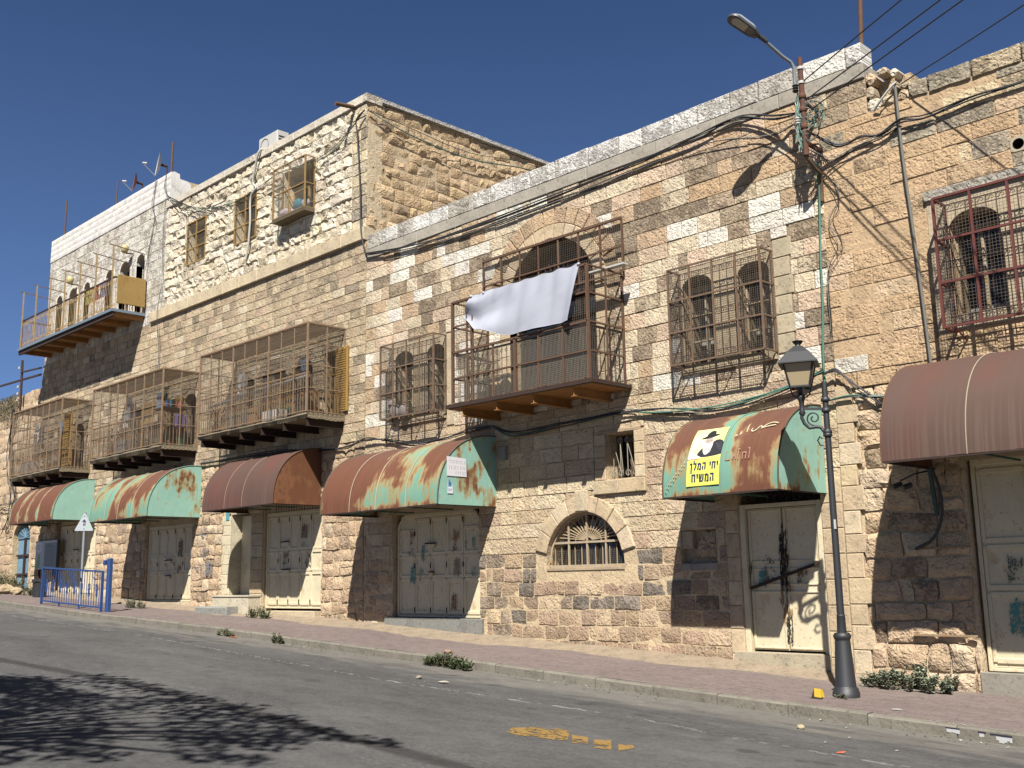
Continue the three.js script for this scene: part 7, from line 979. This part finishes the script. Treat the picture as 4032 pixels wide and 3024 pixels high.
{ // triangular sign on a grey pole
  const X = -28.5, Z = 2.0, Y = walkY(X, Z), S = thing('road_sign', 'white triangular sign on a grey pole behind the blue railing', 'sign', [X, Y, Z]); part(S, 'pole', new GB().bar([X, Y - .02, Z], [X, 3.8, Z], .032, 12), std(sc(176, 182, 182), .5), .4);
  const tex = canvasTex(256, 256, (x, w, h) => { x.fillStyle = '#bcc3c8'; x.fillRect(0, 0, w, h); x.fillStyle = '#2d3236'; x.beginPath(); x.arc(128, 66, 7, 0, 7); x.arc(128, 230, 7, 0, 7); x.fill(); x.fillRect(116, 130, 12, 62); x.fillRect(134, 136, 9, 56); x.beginPath(); x.moveTo(98, 138); x.lineTo(126, 104); x.lineTo(154, 138); x.fill(); x.fillStyle = '#a9cbb4'; x.fillRect(150, 196, 60, 30); });
  const g = new GB(), a = .95, c = Math.cos(a), s = Math.sin(a), P = (u, v) => [X + u * c + .04 * s, 3.3 + v, Z - u * s + .04 * c], tri = []; const V = [[-.25, 0], [.25, 0], [0, .5]], ctr = [0, .19]; for (let i = 0; i < 3; i++) { const p = V[i], q = V[(i + 1) % 3], o = V[(i + 2) % 3], m = (A, B, t) => [lerp(A[0], B[0], t), lerp(A[1], B[1], t)]; tri.push(m(p, o, .12), m(m(p, o, .03), m(p, q, .03), .5), m(p, q, .12)); } const uv = p => [.5 + p[0] / .54, p[1] / .52]; for (let i = 0; i < tri.length; i++) { const p = tri[i], q = tri[(i + 1) % tri.length]; g.tri(P(...ctr), P(...p), P(...q), uv(ctr), uv(p), uv(q)); } part(S, 'plate', g, std([.62, .62, .62], .4, { map: tex })); part(S, 'clamp', new GB().bar([X - .02, 3.5, Z - .02], [X + .05 * s, 3.5, Z + .05 * c], .02), M.greyCable);
}
{ const X = -33.9, Z = 1.0, Y = walkY(X, Z), B = thing('litter_bin', 'black round litter bin beside the information board', 'bin', [X, Y, Z]); part(B, 'drum', new GB().lathe(X, Y, Z, [[0, .01], [.2, 0], [.225, .48], [.23, .5]], 18), M.black, .5); part(B, 'rim', new GB().lathe(X, Y, Z, [[.23, .46], [.25, .47], [.25, .53], [.215, .53], [.2, .4], [.19, .2], [0, .2]], 18), M.black, .5); const bag = new GB(); for (let i = 0; i < 24; i++) { const q = (k, v) => { const a = k / 24 * 6.283, r = .24 + .012 * Math.sin(k * 2.7) + v * .008; return [X + Math.cos(a) * r, Y + .54 - v * (.09 + .025 * Math.sin(k * 1.7)), Z + Math.sin(a) * r]; }; bag.quad(q(i + 1, 0), q(i, 0), q(i, 1), q(i + 1, 1)); } part(B, 'bag_edge', bag, std([.02, .02, .022], .35)); }
{ // information board fixed to the wall
  const tex = canvasTex(512, 256, (x, w, h) => { x.fillStyle = '#c9cec8'; x.fillRect(0, 0, w, h); x.fillStyle = '#eef0ec'; x.fillRect(10, 10, 130, 90); x.fillStyle = '#9aa39c'; for (let i = 0; i < 4; i++) x.fillRect(40, 34 + i * 14, 80, 5); x.fillStyle = '#74b877'; x.beginPath(); x.moveTo(70, 110); x.quadraticCurveTo(130, 120, 118, 180); x.lineTo(122, 240); x.lineTo(30, 246); x.quadraticCurveTo(40, 190, 55, 165); x.fill(); x.fillStyle = '#8b9390'; x.fillRect(215, 20, 297, 236); x.fillStyle = '#5d6462'; x.fillRect(270, 36, 110, 10); x.fillRect(245, 54, 190, 9); const f = RNG(2); for (let i = 0; i < 13; i++) x.fillRect(240, 82 + i * 12, 200 + f() * 40, 4); });
  const B = thing('information_board', 'grey information board with a green map on the wall behind the bin', 'notice board', [-35.8, 2.4, .1]); const g = new GB(); g.cbox(-36.72, -34.94, 2.4, 3.36, .05, .14, .01); part(B, 'panel', g, std(sc(96, 100, 98), .6)); const q = new GB(); q.quad([-36.70, 2.42, .143], [-34.96, 2.42, .143], [-34.96, 3.34, .143], [-36.70, 3.34, .143], [[0, 0], [1, 0], [1, 1], [0, 1]]); part(B, 'print', q, std([.62, .62, .62], .5, { map: tex })); for (const x of [-36.4, -35.2]) part(B, 'leg', B1([x, walkY(x, .1) - .05, .1], [x, 2.42, .1], .03), M.darkRust);
}
// ---------------------------------------------------------------- weeds and litter
const leafMat = vcol(.7, { side: THREE.DoubleSide }), stemMat = std([.09, .075, .04], .9);
function weed(label, cx, cz, rx, rz, h, n, tint, base, seed, leaf = .03) {
  const f = RNG(seed), y0 = base(cx, cz), t = thing('weed', label, 'weed', [cx, y0, cz]), g = new GB(), s = new GB(), tips = [], clumps = Math.max(6, Math.round(rx * 60));
  for (let i = 0; i < clumps; i++) { const u = (i + f()) / clumps * 2 - 1, w = rr(-1, 1, f), x = cx + u * rx, z = cz + w * rz * .8, y = base(x, z), k = h * (1 - .6 * u * u) * rr(.55, 1.1, f); for (let b = 0; b < 3; b++) { const e = [x + rr(-.5, .5, f) * k, y + k * rr(.7, 1, f), z + rr(-.4, .5, f) * k]; s.bar([x, y - .01, z], e, .003, 4); tips.push([[x, y, z], e]); } }
  for (let i = 0; i < n; i++) { const [a, b] = tips[Math.floor(f() * tips.length)], q = Math.pow(f(), .6), p = [0, 1, 2].map(k => lerp(a[k], b[k], q) + (f() - .5) * leaf * 1.6), e = f() * 6.283, L = leaf * rr(.7, 1.5, f), d = [Math.cos(e) * L, rr(-.3, .8, f) * L, Math.sin(e) * L], w = [-Math.sin(e) * L * .4, rr(-.2, .2, f) * L, Math.cos(e) * L * .4], k = rr(.55, 1.4, f); g.tint = [tint[0] * k, tint[1] * k * rr(.92, 1.08, f), tint[2] * k]; if (p[1] < y0 + .004) p[1] = y0 + .01; g.quad(p, [p[0] + d[0] * .5 + w[0], p[1] + d[1] * .5 + w[1], p[2] + d[2] * .5 + w[2]], [p[0] + d[0], p[1] + d[1], p[2] + d[2]], [p[0] + d[0] * .5 - w[0], p[1] + d[1] * .5 - w[1], p[2] + d[2] * .5 - w[2]]); }
  part(t, 'leaves', g, leafMat); part(t, 'stems', s, stemMat);
}
weed('dense dark green weed growing in the gutter opposite the low arched window', -12.97, 2.68, .58, .10, .24, 1500, [.045, .07, .022], roadY, 51, .032);
weed('small green weed in the gutter before the large awning', -17.9, 2.66, .18, .06, .22, 260, [.05, .075, .028], roadY, 52);
weed('small straggling weed in the gutter before the brown awning', -19.75, 2.66, .3, .06, .16, 300, [.06, .078, .035], roadY, 53);
weed('leafy weed at the doorstep under the brown awning', -22.1, .5, .42, .16, .30, 560, [.05, .08, .03], walkY, 54, .035);
weed('grey-green thorny weed heap against the wall beside the lamp post', -6.5, .38, .56, .28, .30, 6500, [.16, .18, .12], walkY, 55, .028);
weed('tiny weed at the foot of the lamp post', -6.74, 1.74, .07, .03, .05, 90, [.07, .09, .045], walkY, 56, .02);
weed('low weed against the wall behind the blue railing', -27.6, .9, .4, .2, .28, 420, [.06, .085, .045], walkY, 57, .035);
weed('weed clump beside the black bin', -34.9, .9, .4, .2, .35, 420, [.055, .085, .035], walkY, 58, .04);
weed('tall dry grass in front of the blue door', -38.2, .6, 1.4, .4, .75, 1500, [.11, .12, .05], walkY, 59, .05);
{ const f = RNG(66), g = new GB(); // dry leaf litter lying along the gutter
  for (let i = 0; i < 420; i++) { const x = rr(-30, -4, f), z = KZ + .02 + Math.abs(f() + f() - 1) * .35, s = rr(.01, .035, f), y = roadY(x, z) + .006, e = f() * 6.28; g.tint = pick([[.12, .085, .045], [.16, .12, .07], [.06, .05, .03], [.30, .26, .2]], f); if (noise2(x * 1.2, 5, 8) < .48) continue; g.quad([x, y, z], [x + Math.cos(e) * s, y + .006, z + Math.sin(e) * s], [x + Math.cos(e + .6) * s * 1.2, y + .01, z + Math.sin(e + .6) * s * 1.2], [x + Math.cos(e + 1.3) * s * .8, y, z + Math.sin(e + 1.3) * s * .8]); }
  const m = struct('gutter_litter', g, vcol(.95)); m.userData = { kind: 'stuff', label: 'dry leaves and grit lying along the gutter', category: 'litter' }; }
function rock(label, x, z, s, c, base, seed, flat = .6, cat = 'stone', name = 'loose_stone') { const f = RNG(seed), y = base(x, z), g = new GB(), n = 8, m = 5, q = (i, j) => { i %= n; const a = i / n * 6.283, p = j / m * Math.PI, k = s * (.8 + .4 * hash2(i, j % m, seed)); return [x + Math.cos(a) * Math.sin(p) * k, y + s * flat * .8 - Math.cos(p) * k * flat, z + Math.sin(a) * Math.sin(p) * k]; }; for (let i = 0; i < n; i++) for (let j = 0; j < m; j++) g.quad(q(i + 1, j), q(i, j), q(i, j + 1), q(i + 1, j + 1)); single(name, label, cat, g, std(sc(...c, .5), .9), [x, y, z]); }
rock('pinkish broken stone lying on the pavement above the gutter weed', -13.6, 2.1, .065, [206, 170, 140], walkY, 3, .5); rock('pale loose stone on the road below the gutter weed', -12.06, 4.0, .045, [190, 180, 160], roadY, 4); rock('crumbled white lump on the road beside a loose stone', -11.5, 4.02, .08, [232, 226, 206], roadY, 5, .2); rock('cream lump on the road near the lamp post', -6.34, 3.4, .045, [226, 210, 166], roadY, 6, .6); rock('white chip at the kerb below the painted remains', -4.9, 2.72, .02, [224, 220, 210], roadY, 7, .6); rock('white flat scrap on the pavement near the lamp post', -5.9, 2.05, .06, [232, 228, 220], walkY, 8, .1);
{ const f = RNG(81); for (let i = 0; i < 14; i++) { const onR = f() < .6, x = rr(-17, -5, f), z = onR ? rr(2.8, 4.6, f) : rr(.5, 2.3, f); single('paper_scrap', onR ? 'tiny pale scrap lying on the road' : 'tiny pale scrap lying on the pavement', 'litter', (() => { const g = new GB(), s = rr(.012, .035, f), y = (onR ? roadY : walkY)(x, z) + .006; g.quad([x, y, z], [x + s, y + .004, z + s * .2], [x + s * 1.1, y + .012, z - s * .6], [x + .1 * s, y + .006, z - s * .7]); return g; })(), std(sc(226, 220, 206, .5), .9), [x, (onR ? roadY : walkY)(x, z), z], 0, onR ? 'scraps on the road' : 'scraps on the pavement'); } }
{ const x = -6.95, z = 1.95, y = walkY(x, z), t = thing('torn_packet', 'crushed yellow and black packet standing on the pavement beside the lamp post', 'litter', [x, y, z]); const g = new GB(); g.quad([x - .03, y + .02, z + .02], [x + .05, y + .01, z], [x + .04, y + .11, z - .02], [x - .04, y + .12, z]); g.quad([x + .05, y + .01, z], [x + .07, y + .01, z - .05], [x + .05, y + .1, z - .05], [x + .04, y + .11, z - .02]); part(t, 'yellow_side', g, std(sc(240, 196, 40), .5)); const h = new GB(); h.quad([x - .07, y + .005, z + .02], [x - .03, y + .02, z + .02], [x - .04, y + .12, z], [x - .06, y + .08, z - .01]); h.quad([x - .08, y + .004, z + .05], [x + .08, y + .004, z + .03], [x + .06, y + .02, z - .03], [x - .06, y + .02, z - .02]); part(t, 'black_side', h, M.black); }
single('orange_wrapper', 'orange wrapper on the road at its near edge', 'litter', (() => { const g = new GB(), x = -5.32, z = 4.42, y = roadY(x, z) + .006; g.quad([x - .04, y, z + .02], [x + .03, y + .004, z], [x + .04, y + .02, z - .03], [x - .03, y + .01, z - .02]); return g; })(), std(sc(240, 120, 84), .6), [-5.32, roadY(-5.32, 4.42), 4.42]);
single('orange_scrap', 'orange scrap in the gutter beside a small weed', 'litter', (() => { const g = new GB(), x = -19.4, z = 2.72, y = roadY(x, z) + .006; g.quad([x - .1, y, z + .03], [x + .1, y + .004, z], [x + .12, y + .02, z - .05], [x - .08, y + .02, z - .03]); return g; })(), std(sc(206, 110, 70), .7), [-19.4, roadY(-19.4, 2.72), 2.72]);
for (const [x, z, s, q] of [[-36.9, 1.1, .2, 1], [-36.3, 1.15, .24, 2], [-35.6, 1.1, .2, 3], [-37.6, 1.1, .26, 4]]) rock(['smallest pale boulder beside the bin end of the weed bed', 'flat pale boulder in the middle of the weed bed edge', 'pale boulder nearest the black bin', 'largest pale boulder before the blue door'][q - 1], x, z, s, [226, 202, 160], walkY, 20 + q, .7);
// hanging creeper on the far left wall
{ const f = RNG(99), t = thing('creeper', 'dry creeper hanging from the top of the far left wall', 'plant', [-40.6, 8.4, .1]), g = new GB(), s = new GB(); for (let i = 0; i < 40; i++) { const x = rr(-41.8, -39.3, f), y = 8.75, L = rr(.3, 1.3, f); s.tube(spline([[x, y, .05], [x + rr(-.1, .1, f), y - L * .5, .15], [x + rr(-.2, .2, f), y - L, .1]], 8), .006, 4); for (let k = 0; k < 26; k++) { const q = f(), p = [x + rr(-.12, .12, f), y - L * q, .1 + rr(-.05, .1, f)], e = f() * 6.28, l = rr(.03, .07, f), kk = rr(.6, 1.3, f); g.tint = [.11 * kk, .095 * kk, .05 * kk]; g.quad(p, [p[0] + Math.cos(e) * l, p[1] - .02, p[2] + .02], [p[0] + Math.cos(e) * l * 1.3, p[1] + Math.sin(e) * l, p[2]], [p[0], p[1] + Math.sin(e) * l, p[2] + .02]); } } part(t, 'leaves', g, leafMat); part(t, 'stems', s, stemMat); }
// ---------------------------------------------------------------- tree across the street, outside the picture, whose shadow lies on the road
{
  const f = RNG(123), T = thing('shade_tree', 'leafy street tree across the road, casting its shadow on the asphalt', 'tree', [-9.6, roadY(-9.6, 14.6), 14.6]), y0 = roadY(-9.6, 14.6), bark = std([.10, .08, .06], .95);
  const tr = new GB(); tr.tube([[-9.6, y0 - .1, 14.6], [-9.55, y0 + 1.5, 14.55], [-9.4, y0 + 3, 14.4], [-9.2, y0 + 5, 14.3], [-9.0, y0 + 7, 14.2]], t => .2 - .13 * t, 9); part(T, 'trunk', tr, bark, .4);
  // shadow places on the road [x, z] raised along the sun's direction to crown height
  const spots = []; const add = (x, z, r, h) => spots.push([x + .486 * h, h + .35, z + .686 * h, r]);
  for (let i = 0; i < 36; i++) add(rr(-19, -11.6, f), rr(8.25, 9.6, f), rr(.35, .68, f), rr(6.6, 8.6, f));
  for (const [x, z, r] of [[-14.6, 7.5, .45], [-13.6, 7.45, .4], [-12.6, 7.6, .5], [-12.0, 7.45, .28], [-11.6, 7.9, .5], [-11.2, 7.35, .25], [-10.9, 7.7, .42], [-10.5, 8.1, .5], [-10.2, 7.5, .25], [-10.0, 8.5, .5], [-9.7, 7.7, .3], [-9.3, 7.6, .2], [-9.6, 8.2, .38], [-9.2, 8.0, .25], [-8.8, 7.65, .2], [-8.4, 7.5, .16], [-9.4, 8.75, .35], [-9.0, 8.4, .25], [-8.9, 9.1, .25], [-8.5, 8.9, .18], [-10.9, 9.2, .5], [-10.4, 9.7, .4], [-10.0, 10.0, .4], [-9.5, 9.75, .22], [-10.8, 10.4, .5], [-9.9, 10.6, .3], [-12, 10.0, .6], [-13, 10.2, .6]]) add(x, z, r, rr(6.8, 8.4, f));
  const g = new GB(), b = new GB(); for (const [x, y, z, r] of spots) { const n = Math.round(110 * r * r / .25 + 24); b.tube([[-9.2, y0 + 4.6, 14.3], [lerp(-9.2, x, .5), lerp(y0 + 5, y, .6), lerp(14.3, z, .5)], [x, y, z]], t => .05 - .04 * t, 5); for (let i = 0; i < n; i++) { const a = f() * 6.283, c = f() * 2 - 1, q = Math.cbrt(f()) * r, s = Math.sqrt(1 - c * c), p = [x + Math.cos(a) * s * q * 1.5, y + c * q * .6, z + Math.sin(a) * s * q], L = rr(.07, .14, f), e = f() * 6.283, k = rr(.6, 1.3, f), up = rr(-.4, .4, f); g.tint = [.045 * k, .075 * k, .025 * k]; const d = [Math.cos(e) * L, up * L, Math.sin(e) * L], w = [-Math.sin(e) * L * .45, rr(-.2, .2, f) * L, Math.cos(e) * L * .45]; g.quad(p, [p[0] + d[0] * .5 + w[0], p[1] + d[1] * .5 + w[1], p[2] + d[2] * .5 + w[2]], [p[0] + d[0], p[1] + d[1], p[2] + d[2]], [p[0] + d[0] * .5 - w[0], p[1] + d[1] * .5 - w[1], p[2] + d[2] * .5 - w[2]]); } }
  part(T, 'crown', g, leafMat); part(T, 'branches', b, bark, .3);
}
renderer.render(scene, camera);
